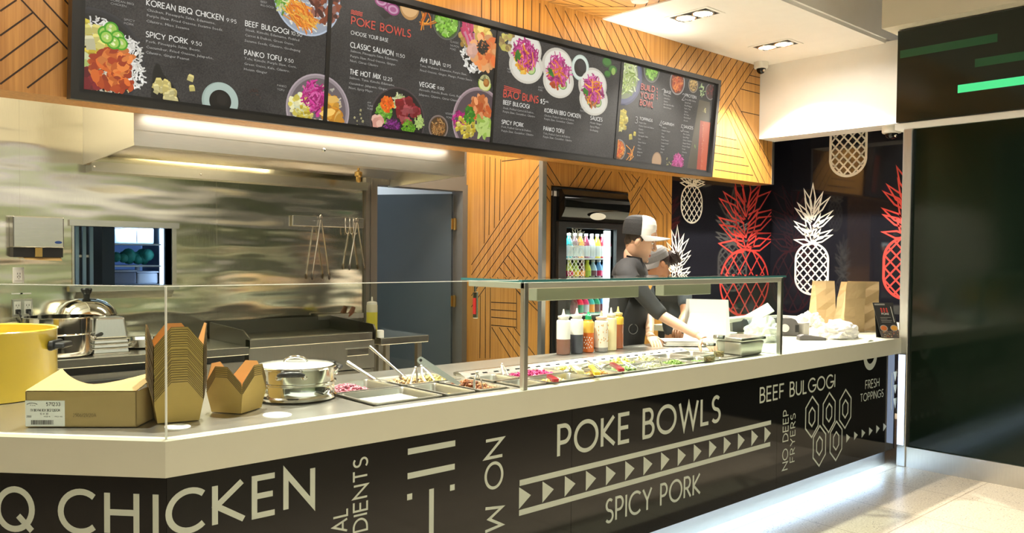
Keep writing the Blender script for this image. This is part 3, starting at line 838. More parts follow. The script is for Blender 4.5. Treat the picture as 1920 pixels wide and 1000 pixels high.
MB().box((fx0+pt, .022, T+.001), (fx1-pt, .028, GZ-.037)).build('front_glass', M['glass'], fr)
MB().box((fx1-.0005, .02, T+.001), (fx1+.005, .04, GZ-.03)).build('glass_edge', M['edge'], fr)
MB().box((fx1-pt+.006, .043, T+.001), (fx1-pt+.012, fy1, GZ-.037)).build('side_glass', M['glass'], fr)
# lamp housing under the rail: two lengths
for xa, xb in ((pix((Vector((0, .2, 0)), X1, Z1, -Y1), 1007, 550)[0], pix((Vector((0, .2, 0)), X1, Z1, -Y1), 1198, 550)[0]), (pix((Vector((0, .2, 0)), X1, Z1, -Y1), 1245, 545)[0], pix((Vector((0, .2, 0)), X1, Z1, -Y1), 1333, 545)[0])):
    MB().bbox((xa, .2, GZ-.105), (xb, .26, GZ-.037), .004).build('lamp_housing', M['housing'], fr)
# tag hanging from the left rail
tg = thing('bottle_opener', 'small red and silver opener hanging from the left end of the guard rail', 'opener', (fx0+.02, .36, GZ-.19))
MB().tube([(fx0+.012, .365, GZ-.035), (fx0+.012, .365, GZ-.06)], .006, 8).build('hook', M['chrome'], tg)
MB().bbox((fx0+.006, .345, GZ-.185), (fx0+.016, .375, GZ-.06), .004).build('body', M['chrome'], tg)
MB().box((fx0+.003, .35, GZ-.165), (fx0+.006, .37, GZ-.09)).build('grip', mat('red_plastic', (.5, .02, .02), .35), tg)
# ------------------------------------------------------------------ food pans and food
def pan_obj(x0, y0, x1, y1, depth, label, group='food pans in the counter wells', name='food_pan'):
    t = thing(name, label, 'food pan', ((x0+x1)/2, (y0+y1)/2, T-depth), 0, group)
    r = .006; z = T+.004
    def rr(x0, y0, x1, y1, rad, n=5):
        o = []
        for cx, cy, a in ((x1-rad, y1-rad, 0), (x0+rad, y1-rad, 90), (x0+rad, y0+rad, 180), (x1-rad, y0+rad, 270)):
            o += [(cx+rad*cos(radians(a+90*i/n)), cy+rad*sin(radians(a+90*i/n))) for i in range(n+1)]
        return o
    rings = [(rr(x0, y0, x1, y1, .012), z-.006), (rr(x0, y0, x1, y1, .012), z), (rr(x0+.012, y0+.012, x1-.012, y1-.012, .022), z),
             (rr(x0+.016, y0+.016, x1-.016, y1-.016, .022), z-.008), (rr(x0+.026, y0+.026, x1-.026, y1-.026, .024), z-depth)]
    vs = []; fs = []; n = len(rings[0][0])
    for pts, h in rings: vs += [(p[0], p[1], h) for p in pts]
    for j in range(len(rings)-1):
        for i in range(n):
            k = (i+1) % n; fs.append((j*n+i, j*n+k, (j+1)*n+k, (j+1)*n+i))
    fs.append(tuple((len(rings)-1)*n+i for i in range(n)))
    o = MB().add(vs, fs, 0, True).build('pan', M['pan'], t)
    return t
def heap(name, label, x0, y0, x1, y1, z, cols, n, kind='cube', s=.009, hump=.03, cat='food'):
    """a heap of cut food lying in a pan: uncountable"""
    mb = MB(); rnd = random.Random(sum(map(ord, label)))
    cx, cy = (x0+x1)/2, (y0+y1)/2
    # bed
    vs = []; fs = []; G = 8
    for j in range(G+1):
        for i in range(G+1):
            a, b = i/G*2-1, j/G*2-1
            vs.append((cx+a*(x1-x0)/2, cy+b*(y1-y0)/2, z-.012+hump*(1-a*a)*(1-b*b)+rnd.uniform(-.003, .003)))
    for j in range(G):
        for i in range(G): fs.append((j*(G+1)+i, j*(G+1)+i+1, (j+1)*(G+1)+i+1, (j+1)*(G+1)+i))
    mb.add(vs, fs, 0, True, [c*.75 for c in cols[0]])
    for _ in range(n):
        a, b = rnd.uniform(-.96, .96), rnd.uniform(-.96, .96)
        p = Vector((cx+a*(x1-x0)/2, cy+b*(y1-y0)/2, z-.008+hump*(1-a*a)*(1-b*b)+rnd.uniform(0, .006)))
        R = Euler((rnd.uniform(-.7, .7), rnd.uniform(-.7, .7), rnd.uniform(0, 6.28))).to_matrix()
        c = tuple(q**1.25*.8 for q in rnd.choice(cols)); k = rnd.uniform(.7, 1.25)*s
        if kind == 'cube': d = (k, k*.8, k*.7)
        elif kind == 'strip': d = (k*3.2, k*.45, k*.4)
        elif kind == 'leaf': d = (k*1.8, k*1.0, k*.15)
        else: d = None
        if d:
            q = [R @ Vector((sx*d[0], sy*d[1], sz*d[2]))*.5+p for sz in (-1, 1) for sx, sy in ((-1, -1), (1, -1), (1, 1), (-1, 1))]
            mb.add(q, [(0, 3, 2, 1), (4, 5, 6, 7), (0, 1, 5, 4), (1, 2, 6, 5), (2, 3, 7, 6), (3, 0, 4, 7)], 0, False, c)
        else: mb.ball(p, (k*.6, k*.42, k*.42), 0, c, 6, 4, R)
    o = mb.build(name, M['food']); return prop(o, label, cat, None, 'stuff')
PK = [(.55, .16, .22), (.75, .42, .45), (.30, .07, .12), (.65, .28, .34)]
GR = [(.62, .45, .20), (.12, .06, .03), (.75, .62, .38), (.40, .24, .08)]
pans = [
 (.835, .125, 1.165, .425, .07, 'steel pan of clear liquid beside the big steamer, front row of the hot well'),
 (.835, .44, 1.165, .715, .07, 'steel pan of pink diced food behind the clear liquid pan'),
 (1.185, .125, 1.34, .425, .07, 'narrow steel pan almost empty but for a yellow lemon half'),
 (1.36, .125, 1.515, .425, .07, 'narrow steel pan of brown nuts with an upright tongs standing in it'),
 (1.185, .44, 1.515, .715, .07, 'steel pan of mixed grains at the back, where two serving handles lean'),
]
ORNG = [(.70, .30, .06), (.78, .55, .22), (.60, .35, .1)]
YEL = [(.80, .70, .25), (.78, .62, .12), (.70, .68, .45)]
GRN = [(.30, .45, .10), (.48, .58, .22), (.62, .70, .40), (.2, .35, .07)]
MAG = [(.62, .05, .22), (.72, .12, .34), (.45, .03, .18)]
cols = [(1.575, 1.735), (1.745, 2.055), (2.065, 2.265), (2.275, 2.475), (2.485, 2.685), (2.695, 2.9), (2.91, 3.115), (3.125, 3.345)]
pl = [
 ('empty narrow steel pan nearest the guard post, back row', 'empty narrow steel pan nearest the guard post, front row'),
 ('steel pan of magenta pickled onion in the cold well', 'steel pan of corn with a red handled spoon in the cold well'),
 ('steel pan of pale green shredded lettuce behind the yellow spoon', 'steel pan of orange salsa where the yellow spoon lies'),
 ('steel pan of chopped white cucumber behind the dark red spoon', 'steel pan of light green leaves where the dark red spoon lies'),
 ('steel pan of green and yellow strips at the back of the cold well', 'steel pan of white sprouts, right of the dark red spoon'),
 ('steel pan of pale yellow noodles, right end of the filled back row', 'steel pan of bright green chopped herbs, right end of the filled front row'),
 ('empty steel pan, first of the two clean pans in the back row', 'steel pan with green peas left of the seed jar'),
 ('clean empty steel pan under the outstretched hand', 'clean empty steel pan beside the glass seed jar')]
for (x0, x1), (lb, lf) in zip(cols, pl):
    pans.append((x0, .285, x1, .468, .06, lb)); pans.append((x0, .092, x1, .272, .06, lf))
for p in pans: pan_obj(*p)
I = .028
heap('pickled_rice', 'pink diced food heaped in the pan behind the clear liquid', .835+I, .44+I, 1.165-.09, .715-I, T-.018, PK, 420, 'ball', .012, .03)
heap('mixed_grains', 'brown and cream grains in the back pan of the hot well', 1.185+I, .44+I, 1.40, .715-I, T-.018, GR, 330, 'ball', .014, .03)
heap('noodle_heap', 'pale yellow strands beside the mixed grains', 1.40, .44+I, 1.515-I, .715-I, T-.018, [(.7, .6, .32), (.62, .55, .22)], 90, 'strip', .012, .02)
heap('roasted_nuts', 'brown roasted nuts in the narrow pan', 1.36+I, .125+I, 1.515-I, .425-I, T-.008, [(.45, .16, .03), (.62, .36, .14), (.3, .1, .03)], 200, 'ball', .015, .03)
heap('pickled_onion', 'magenta pickled onion in the cold well', 1.745+I, .285+I, 2.055-I, .468-I, T-.008, MAG, 260, 'strip', .011, .02)
heap('sweetcorn', 'yellow corn in the pan with the red handled spoon', 1.745+I, .092+I, 2.055-.1, .272-I, T-.018, ORNG+YEL, 220, 'ball', .012, .02)
heap('lettuce', 'pale green lettuce shreds behind the yellow spoon', 2.065+I, .285+I, 2.265-I, .468-I, T-.008, GRN[1:3]+YEL, 190, 'leaf', .014, .025)
heap('salsa', 'orange salsa under the yellow spoon', 2.065+I, .092+I, 2.265-I, .272-I, T-.008, ORNG, 150, 'cube', .01, .02)
heap('cucumber', 'chopped pale cucumber behind the dark red spoon', 2.275+I, .285+I, 2.475-I, .468-I, T-.008, [(.72, .74, .55), (.6, .66, .4)], 150, 'cube', .013, .02)
heap('salad_leaves', 'light green leaves under the dark red spoon', 2.275+I, .092+I, 2.475-I, .272-I, T-.008, GRN, 180, 'leaf', .013, .025)
heap('pepper_strips', 'green and yellow strips at the back of the cold well', 2.485+I, .285+I, 2.685-I, .468-I, T-.012, GRN[:2]+YEL, 150, 'strip', .014, .03)
heap('sprouts', 'white sprouts to the right of the dark red spoon', 2.485+I, .092+I, 2.685-I, .272-I, T-.008, [(.75, .73, .62), (.68, .66, .45)], 170, 'strip', .01, .02)
heap('pale_noodles', 'pale yellow noodles at the end of the filled back row', 2.695+I, .285+I, 2.9-I, .468-I, T-.015, YEL[2:]+[(.75, .7, .4)], 150, 'strip', .012, .03)
heap('chopped_herbs', 'bright green chopped herbs at the end of the filled front row', 2.695+I, .092+I, 2.9-I, .272-I, T-.008, GRN[:2], 260, 'cube', .008, .025)
heap('green_peas', 'green peas in the pan left of the seed jar', 2.91+I, .092+I, 3.115-I, .272-I, T-.018, [(.28, .5, .1), (.36, .55, .16)], 260, 'ball', .011, .015)
MB().box((.872, .162, T-.022), (1.128, .388, T-.02)).build('clear_liquid', mat('cloudy_liquid', (.62, .60, .52), .05, coat=.5), None, label='cloudy clear liquid filling the front pan of the hot well', cat='liquid', kind='stuff')
lem = thing('lemon_half', 'yellow lemon half lying in the nearly empty narrow pan', 'lemon', (1.28, .2, T-.06))
MB().lathe([(.0, -.035), (.026, -.022), (.034, 0), (.032, .002)], (1.275, .195, T-.025), 18, axis=(.2, -.3, .9)).build('peel', mat('lemon_peel', (.75, .52, .05), .5), lem)

# utensils
def rod_spoon(label, a, b, r=.006, mats='steel', blade=.05, cat='spoon', name='serving_spoon', flat=False, hole=False):
    """a is the tip of the handle, b the foot in the food"""
    a, b = Vector(a), Vector(b); d = (b-a).normalized()
    t = thing(name, label, cat, b)
    if flat:
        sd = d.cross((CAM-a).normalized()).normalized(); nn = sd.cross(d).normalized()
        F = (a, d, sd, nn); L = (b-a).length
        poly = [(0, -.016)]+[(L*.5, -.012), (L, -.009), (L, .009), (L*.5, .012), (0, .016)]+[(-.016*sin(radians(x)), .016*cos(radians(x))) for x in range(20, 170, 20)]
        MB().prism(poly, a, d, sd, nn, .004).build('handle', M['steel'], t)
        if hole:
            mb = MB(); mb.prism([(.007*cos(radians(x)), .007*sin(radians(x))) for x in range(0, 360, 30)], a-nn*.0006, d, sd, nn, .0052); mb.build('hanging_hole', M['blackm'], t)
    else:
        MB().tube([a, a+(b-a)*.5, b], [r*1.25, r, r*.8], 10).build('handle', M[mats] if isinstance(mats, str) else mats, t)
    R = d.to_track_quat('Z', 'Y').to_matrix()
    MB().ball(b+d*blade*.4, (blade*.42, blade*.16, blade*.62), 0, None, 14, 8, R).build('bowl', M['steel'], t)
    return t
rod_spoon('thin steel ladle handle leaning out toward the griddle, over the grains', U(693, 650, y=.86), U(757, 706, z=T), .006)
rod_spoon('long flat spoon handle leaning left over the pink diced food', U(652, 680, y=.80), U(704, 713, z=T+.004), .009)
rod_spoon('broad flat serving handle with a hanging hole, over the brown nuts', U(789, 676, y=.44), U(866, 724, z=T-.005), .01, flat=True, hole=True)
redp = mat('red_handle_plastic', (.42, .02, .03), .3, coat=.4)
yelp = mat('yellow_handle_plastic', (.85, .62, .02), .3, coat=.4)
def handled(label, a, b, m, tip):
    a, b, tip = Vector(a), Vector(b), Vector(tip)
    t = thing('serving_spoon', label, 'spoon', b)
    d = (b-a).normalized(); sd = d.cross(Z1).normalized(); nn = sd.cross(d)
    MB().prism([(0, -.012), (.01, -.016), ((b-a).length, -.011), ((b-a).length, .011), (.01, .016), (0, .012)], a, d, sd, nn, .014).build('grip', m, t)
    MB().tube([b+nn*.006, tip], .005, 8).build('stem', M['steel'], t)
    MB().ball(tip, (.03, .022, .012), 0, None, 14, 8).build('bowl', M['steel'], t)
handled('spoon with a bright red grip pointing at the customer, in the corn pan', U(1043, 717, z=T+.012), U(1029, 708, z=T+.02), redp, (1.90, .2, T-.01))
handled('spoon with a flat yellow grip, in the orange salsa', U(1120, 704, z=T+.03), U(1107, 689, z=T+.025), yelp, (2.2, .33, T))
handled('spoon with a dark red grip, in the light green leaves', U(1166, 697, z=T+.025), U(1147, 685, z=T+.035), redp, (2.38, .33, T))
handled('pale yellow spoon grip left of the bright yellow one', U(1090, 702, z=T+.02), U(1072, 688, z=T+.02), mat('cream_handle_plastic', (.8, .72, .35), .35), (2.1, .32, T))
def tongs(label, top, foot1, foot2, w=.006, name='food_tongs', m='steel'):
    top, foot1, foot2 = Vector(top), Vector(foot1), Vector(foot2)
    t = thing(name, label, 'tongs', (foot1+foot2)/2)
    for f in (foot1, foot2):
        out = (f-top); mid = top+out*.5+(f-(foot1+foot2)/2)*.35
        MB().tube([top, top+out*.12+(f-(foot1+foot2)/2)*.12, mid, f], [w*.9, w, w, w*1.1], 8, flat=.5).build('arm', M[m], t)
    MB().ball(top, (w*1.4, w*1.4, w*1.2), 0, None, 10, 6).build('spring', M[m], t)
    return t
tongs('steel tongs standing upright in the roasted nuts', U(894, 699, z=T+.07), U(889, 731, z=T), U(905, 729, z=T))
tongs('steel tongs standing in the mixed grains, left of the broad handle', U(779, 690, y=.52), U(770, 722, z=T-.005), U(781, 719, z=T-.005))
tongs('steel tongs standing among the pale strands, behind the broad handle', U(790, 687, y=.6), U(797, 716, z=T-.005), U(815, 714, z=T-.005))
tongs('steel tongs standing in the magenta onion, left of the guard post', U(941, 683, y=.45), U(944, 704, z=T), U(953, 704, z=T), .005)
tongs('steel tongs lying across the pepper strips', U(1103, 677, z=T+.05), U(1127, 695, z=T), U(1132, 694, z=T), .005)
tongs('steel tongs lying in the pale noodles', U(1165, 676, z=T+.04), U(1187, 692, z=T+.004), U(1194, 691, z=T+.004), .005)
tongs('small steel tongs in the green herbs, right end', U(1236, 672, z=T+.045), U(1240, 687, z=T), U(1244, 686, z=T), .004)

# ------------------------------------------------------------------ take-out boxes
def make_box(name, label, loc, rz, wx=.067, wy=.058, h1=.062, h2=.142, group=None, side=1.0):
    t = thing(name, label, 'take-out box', loc, rz, group)
    out = 1.16; o2 = 1.46
    mb = MB()
    def ring(k, h): return [(-wx*k, -wy*k, h), (wx*k, -wy*k, h), (wx*k, wy*k, h), (-wx*k, wy*k, h)]
    for inset, mi in ((0, 0), (.0016, 1)):
        f = 1-inset/.06
        a = [(x*f, y*f, z+inset) for x, y, z in ring(1, 0)]; b = [(x*f, y*f, z) for x, y, z in ring(out, h1)]
        fs = [(0, 1, 5, 4), (1, 2, 6, 5), (2, 3, 7, 6), (3, 0, 4, 7), (0, 3, 2, 1)]
        mb.add(a+b, fs, mi)
        for e in range(4):
            p, q = Vector(b[e]), Vector(b[(e+1) % 4])
            k = o2/out
            hh = h2 if e in (0, 2) else h2*side
            P, Q = Vector((p.x*k, p.y*k, 0)), Vector((q.x*k, q.y*k, 0))
            if e in (0, 2): P.x, Q.x = p.x*1.02, q.x*1.02
            else: P.y, Q.y = p.y*1.02, q.y*1.02
            tm = lambda s_, z: P*(1-s_)+Q*s_+Z1*z
            z1 = h1+(hh-h1)*.22
            m_ = lambda A, B, t_: A*(1-t_)+B*t_
            top_l, top_r = m_(P, Q, .33)+Z1*hh, m_(P, Q, .67)+Z1*hh
            l1 = m_(p, P+Z1*hh, .2); r1 = m_(q, Q+Z1*hh, .2)
            mb.add([p, q, r1, top_r, top_l, l1], [(0, 1, 2, 3, 4, 5)], mi)
            if mi == 0:  # rim strips that carry the painted shade lines of the stack
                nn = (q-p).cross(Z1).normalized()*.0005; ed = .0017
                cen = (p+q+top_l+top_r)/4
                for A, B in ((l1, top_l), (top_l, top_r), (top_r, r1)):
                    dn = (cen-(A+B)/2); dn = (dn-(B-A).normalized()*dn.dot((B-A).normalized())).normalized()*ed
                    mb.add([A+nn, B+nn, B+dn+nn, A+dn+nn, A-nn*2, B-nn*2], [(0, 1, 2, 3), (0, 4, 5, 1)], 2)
    mb.build('card', [M['kraft'], M['kraftin'], M['gapshade']], t, world=False)
    return t
bx, by = .155, .338
ab = radians(-13)
dz = [0]
gaps = [.0082]*9+[.012]+[.0078]*3+[.013]+[.0082]*8
for gp in gaps: dz.append(dz[-1]+gp)
lab0 = 'open kraft take-out box at the bottom of the tall stack'
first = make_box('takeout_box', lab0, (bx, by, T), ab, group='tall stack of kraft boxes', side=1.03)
for i, z in enumerate(dz[1:], 1):
    lab = 'kraft take-out box nested within the tall stack by the glass corner'
    if i == len(dz)-1: lab = 'topmost kraft take-out box of the tall stack, its orange inside showing'
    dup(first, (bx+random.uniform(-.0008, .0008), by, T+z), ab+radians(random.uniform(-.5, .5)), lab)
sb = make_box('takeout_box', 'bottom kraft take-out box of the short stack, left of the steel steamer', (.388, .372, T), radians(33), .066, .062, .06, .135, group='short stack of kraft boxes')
for i in range(1, 6):
    lab = 'kraft take-out box nested within the short stack of six'
    if i == 5: lab = 'topmost kraft take-out box of the short stack, flaps spread'
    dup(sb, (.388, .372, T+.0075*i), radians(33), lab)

# ------------------------------------------------------------------ cardboard tray with label
p0, p1_ = U(48, 801, z=T), U(256, 801, z=T)
d = (p1_-p0); d.z = 0; Lx = d.length; d.normalize(); nb = Vector((-d.y, d.x, 0))
ct = thing('cardboard_carton', 'low brown cardboard carton with a scooped lid edge and a white printed label', 'carton', p0)
hh = .118; dp = .27
F = (p0, d, Z1, -nb)
mb = MB(); th = .004
mb.prism([(0, 0), (Lx, 0), (Lx, hh), (0, hh)], p0, d, Z1, nb, th)
mb.prism([(0, 0), (dp, 0), (dp, hh), (0, hh)], p0+d*(Lx-th), nb, Z1, d, th)
mb.prism([(0, 0), (dp, 0), (dp, hh), (0, hh)], p0, nb, Z1, d, th)
mb.prism([(0, 0), (Lx, 0), (Lx, dp), (0, dp)], p0, d, nb, Z1, th)
mb.build('body', M['card'], ct)
# lid: flat front strip, rising to two points at the back with a scoop between
n = 16; vs = []
for i in range(n+1):
    s_ = i/n; x = s_*Lx
    sc = (abs(s_-.5)*2)**1.6
    vs.append(p0+d*x+Z1*hh); vs.append(p0+d*x+nb*(.09+.15*sc)+Z1*(hh+.008+.034*sc))
mb = MB(); mb.add(vs, [(2*i, 2*i+2, 2*i+3, 2*i+1) for i in range(n)], 0)
mb.add([v+Z1*.003 for v in vs], [(2*i, 2*i+2, 2*i+3, 2*i+1) for i in range(n)], 0)
mb.build('lid', M['card'], ct, label='scooped lid rising at the back')
mb = MB(); fill(mb, F, [(0, 0.002), (.128, .002), (.128, .088), (0, .088)], .0008)
lb = mb.build('shipping_label', M['paper'], ct, label='white label with black print')
mb = MB()
letters(mb, '571233', F, .0105, .045, .17, .068, .071, .0012)
letters(mb, 'TW BIO-PAK BOX 30OZ CUSTOM', F, .008, .095, .13, .017, .052, .0012)
letters(mb, '10 X 30', F, .006, .026, .13, .048, .041, .0012)
letters(mb, '2000', F, .006, .015, .16, .004, .032, .0012); letters(mb, 'MADE IN', F, .0035, .02, .15, .06, .033, .0012); letters(mb, 'PACK 450', F, .0035, .024, .15, .096, .033, .0012)
mb.ribbon(arc(.022, .072, .018, .008, 20, 160, 8), .002, F, .0012); letters(mb, 'PAK', F, .004, .018, .15, .016, .07, .0012)
rnd = random.Random(3); u = .018
while u < .092:
    w_ = rnd.choice((.001, .002, .003)); fill(mb, F, [(u, .008), (u+w_, .008), (u+w_, .023), (u, .023)], .0012); u += w_+rnd.choice((.001, .0018))
mb.build('print', M['blackm'], lb)
mb = MB(); letters(mb, '2506/21/20A', F, .011, .075, .12, .155, .034, .0012); mb.build('date_stamp', mat('faint_ink', (.20, .14, .06), .8), ct)

# ------------------------------------------------------------------ big steamer, yellow pot, notes on the deck
def arcs(c, r, a0, a1, z, n=12, rz=1): return [(c[0]+r*cos(radians(a0+(a1-a0)*i/n)), c[1]+r*sin(radians(a0+(a1-a0)*i/n)), z) for i in range(n+1)]
sc_ = Vector((.683, .482, T)); R0 = .156
st = thing('steamer_pot', 'two tier polished steel steamer with glass lid, in front of the food pans', 'steamer', sc_)
MB().lathe([(R0-.01, 0), (R0+.006, .004), (R0+.009, .014), (R0+.004, .020), (R0, .024), (R0, .062), (R0+.006, .065), (R0+.006, .070), (R0, .072)], sc_, 64).build('lower_pot', M['chrome'], st)
MB().lathe([(R0-.002, .0725), (R0-.002, .122), (R0+.006, .126), (R0+.007, .131), (R0-.004, .133)], sc_, 64).build('upper_basket', M['chrome'], st)
lid_m = mat('pale_glass_lid', (.74, .72, .64), .08, coat=.6)
MB().lathe([(R0-.004, .1335), (R0-.012, .137), (.09, .142), (.03, .1445), (0, .1445)], sc_, 48).build('lid', lid_m, st)
MB().tube([Vector((sc_.x, sc_.y, T+.1445))+Vector((.743, -.669, 0))*(.045*cos(radians(180-18*i)))+Z1*(.020*sin(radians(18*i))) for i in range(11)], .006, 10).build('lid_handle', M['chrome'], st)
def side_handle(par, c, r, az, z, m='black', w=.05):
    c = Vector(c); dirv = Vector((cos(az), sin(az), 0)); tg_ = Vector((-dirv.y, dirv.x, 0))
    pts = [c+dirv*(r-.002)+tg_*w+Z1*(z-.012), c+dirv*(r+.012)+tg_*w*.95+Z1*z, c+dirv*(r+.034)+tg_*w*.6+Z1*(z+.006), c+dirv*(r+.038)+Z1*(z+.007), c+dirv*(r+.034)-tg_*w*.6+Z1*(z+.006), c+dirv*(r+.012)-tg_*w*.95+Z1*z, c+dirv*(r-.002)-tg_*w+Z1*(z-.012)]
    h = MB().tube(pts[1:-1], [.007, .011, .012, .011, .007], 10).build('handle', M[m], par)
    k = MB()
    for s_ in (0, 1):
        a, b = (pts[0], pts[1]) if s_ == 0 else (pts[-1], pts[-2])
        k.tube([a, b], .006, 8); k.ball(a, .011)
    k.build('rivet', M['chrome'], h)
cdir = math.atan2(CAM.y-sc_.y, CAM.x-sc_.x)
side_handle(st, sc_, R0, cdir-radians(6), .112)
side_handle(st, sc_, R0, cdir+pi-radians(62), .105)
side_handle(st, sc_, R0, cdir-radians(66), .060)
mb = MB(); mb.lathe([(.05, 0), (.05, .002)], U(333, 801, z=T-.003), 28, sx=.8)
mb.build('paper_disc', M['paper'], None, label='round white paper disc on the steel deck below the tall box stack', cat='paper')
mb = MB(); mb.lathe([(.06, 0), (.06, .002)], U(520, 779, z=T-.003), 28, sx=.8)
mb.build('paper_disc', M['paper'], None, label='white paper disc lying in front of the steel steamer', cat='paper')
ymat = mat('yellow_enamel', (.66, .47, .05), .18, coat=.6)
yc = U(-25, 742, z=T); yr = abs((U(97, 742, z=T)-yc).length)*.985
yp = thing('stock_pot', 'large yellow enamel pot with a black handle at the left edge', 'pot', yc)
MB().lathe([(yr*.985, 0), (yr, .02), (yr, .262), (yr+.004, .268), (yr, .272), (yr-.008, .268), (yr-.008, .02), (0, .015)], yc, 72).build('body', ymat, yp)
az = math.atan2(-.669, .743)+radians(8)
dv = Vector((cos(az), sin(az), 0)); tv = Vector((-dv.y, dv.x, 0))
hc = yc+dv*(yr+.0)+Z1*.205
mb = MB(); mb.prism([(-.055, -.02), (.055, -.02), (.06, .0), (.05, .02), (-.05, .02), (-.06, 0)], hc, tv, Z1, dv, .02); mb.prism([(-.05, -.012), (.05, -.012), (.042, .012), (-.042, .012)], hc+dv*.02, tv, Z1, dv, .04)
mb.build('handle', M['black'], yp, bevel=.006)

# ------------------------------------------------------------------ sauce bottles
def squeeze(label, p, h, r, body, sauce=None, frac=.4, cap=None, tipc=None, group='sauce bottles on the counter', name='squeeze_bottle', spots=False, tip=True):
    p = Vector(p); t = thing(name, label, 'sauce bottle', p, 0, group)
    bh = h*.80
    hs = bh*frac if sauce else 0
    if sauce: MB().lathe([(r*.94, 0), (r, .006), (r, hs)], p, 28).build('sauce', mat('sauce_'+label[:12], sauce, .25, coat=.3), t)
    MB().lathe([(r*(1 if sauce else .94), hs), (r, hs+.006), (r, bh*.9), (r*.92, bh*.94), (r*.72, bh*.96), (r*.72, bh)], p, 28).build('body', body, t)
    if tip:
        MB().lathe([(r*.82, bh), (r*.82, bh+h*.045), (r*.5, bh+h*.055), (r*.28, bh+h*.07), (r*.2, bh+h*.11), (r*.1, h)], p, 22).build('nozzle_cap', cap or M['whitep'], t)
    else:
        MB().lathe([(r*.55, bh), (r*.55, bh+h*.1), (r*.3, bh+h*.12), (r*.12, h)], p, 22).build('nozzle_cap', cap or M['whitep'], t)
    if spots:
        mb = MB(); rnd = random.Random(5)
        for _ in range(26):
            a = rnd.uniform(pi, 1.75*pi)+.3; z = rnd.uniform(.25, .85)*bh
            mb.ball(p+Vector((r*cos(a), r*sin(a), z)), (.003, .003, .005), 0, None, 8, 5)
        mb.build('sauce_specks', mat('orange_specks', (.62, .30, .08), .5), t)
    return t
wb = mat('cloudy_plastic', (.78, .76, .72), .3, coat=.2)
def hpx(px, pb, pt): 
    b = U(px, pb, z=T); return b, U(px, pt, y=b.y).z-T
b, h = hpx(1056, 664, 580); b = Vector((b.x, b.y, T)); squeeze('cloudy squeeze bottle with brown sauce in its lower third, left end of the sauce row', b, h, .0275*1.52, wb, (.22, .10, .07), .42)
b, h = hpx(1081, 662, 578); squeeze('cloudy squeeze bottle half full of dark grey sauce', b, h, .04, wb, (.06, .065, .085), .52)
b, h = hpx(1102.5, 660, 583); s3 = squeeze('chilli sauce bottle with a green nozzle, orange red sauce and white print', b, h*.98, .036, mat('amber_plastic', (.72, .42, .06), .25, coat=.3), (.60, .12, .015), .60, mat('green_cap', (.02, .38, .14), .35), name='chilli_sauce_bottle', tip=False)
mb = MB(); dcam = (CAM-b); dcam.z = 0; a0 = math.atan2(dcam.y, dcam.x)
for k in range(-3, 4):
    for zz_ in (.03, .045, .06, .075, .09):
        a = a0+k*.22; q = b+Vector((cos(a)*.0365, sin(a)*.0365, zz_+random.uniform(-.004, .004)))
        if (k+int(zz_*1000)) % 2: mb.ball(q, (.003, .003, .005), 0, None, 6, 4)
mb.build('print', M['vinylw'], s3)
b, h = hpx(1127, 659, 583); squeeze('stained squeeze bottle almost empty, grey dregs at the bottom', b, h, .042, mat('stained_plastic', (.74, .66, .54), .35), (.26, .24, .22), .13, spots=True, cap=mat('peach_cap', (.78, .5, .36), .4))
b, h = hpx(1145, 656.5, 577); squeeze('squeeze bottle full of cream mayonnaise', b, h, .036, mat('cream_sauce', (.78, .66, .38), .35), None, 0)
b, h = hpx(1158, 653, 575); squeeze('squeeze bottle of rust red sauce under a yellow band, right end of the sauce row', b, h, .036, mat('yellow_tinted_plastic', (.78, .50, .05), .3), (.36, .10, .035), .72, cap=mat('yellow_cap', (.78, .62, .25), .4))

# ------------------------------------------------------------------ jars, steel pan with lid
def seed_jar(label, p, h=.105, r=.036, lid=True):
    p = Vector(p); t = thing('seed_jar', label, 'seed jar', p)
    vs = []; fs = []; n = 48; zs = [(0, .93), (.006, 1), (h*.83, 1), (h*.86, .93)]
    for z, k in zs:
        for i in range(n):
            rr_ = r*k*(1-.045*(i % 4 < 2)*(0.006 < z < h*.86 or z == .006)); vs.append(p+Vector((rr_*cos(2*pi*i/n), rr_*sin(2*pi*i/n), z)))
    for j in range(len(zs)-1):
        for i in range(n): fs.append((j*n+i, j*n+(i+1) % n, (j+1)*n+(i+1) % n, (j+1)*n+i))
    MB().add(vs, fs, 0, True).build('glass', M['glass'], t)
    MB().lathe([(r*.97, h*.85), (r*1.04, h*.86), (r*1.04, h*.97), (r*.98, h), (0, h)], p, 32).build('lid', M['steel'], t)
    mb = MB(); rnd = random.Random(9)
    mb.lathe([(r*.86, .004), (r*.86, h*.25)], p, 20, 0, True, (.22, .13, .04))
    for _ in range(230):
        a = rnd.uniform(0, 6.28); rad_ = rnd.choice((r*.87, r*.87, rnd.uniform(0, r*.85))); z = rnd.uniform(.006, h*.27) if rad_ > r*.86 else h*.26
        mb.ball(p+Vector((rad_*cos(a), rad_*sin(a), z)), (.0026, .0026, .0018), 0, rnd.choice([(.35, .2, .05), (.62, .48, .22), (.08, .05, .03), (.3, .3, .12)]), 6, 4)
    o = mb.build('seeds', M['food'], t); o['kind'] = 'stuff'
    return t
jp = U(1330, 679, z=T-.002); seed_jar('small glass shaker of seeds with a steel lid, at the front edge below the hand', jp, .108, .0335)
seed_jar('second glass seed shaker, behind the first and beside the steel container', U(1358, 672, z=T-.002)+Vector((.02, .05, 0)), .13, .033)
a = U(1425, 664, z=T-.002); bq = U(1352, 664, z=T-.002)
cn = thing('steel_container', 'rectangular lidded steel container standing on the deck under the guard', 'container', a)
x0, x1, y0, y1 = 3.345, 3.605, .105, .285
mb = MB()
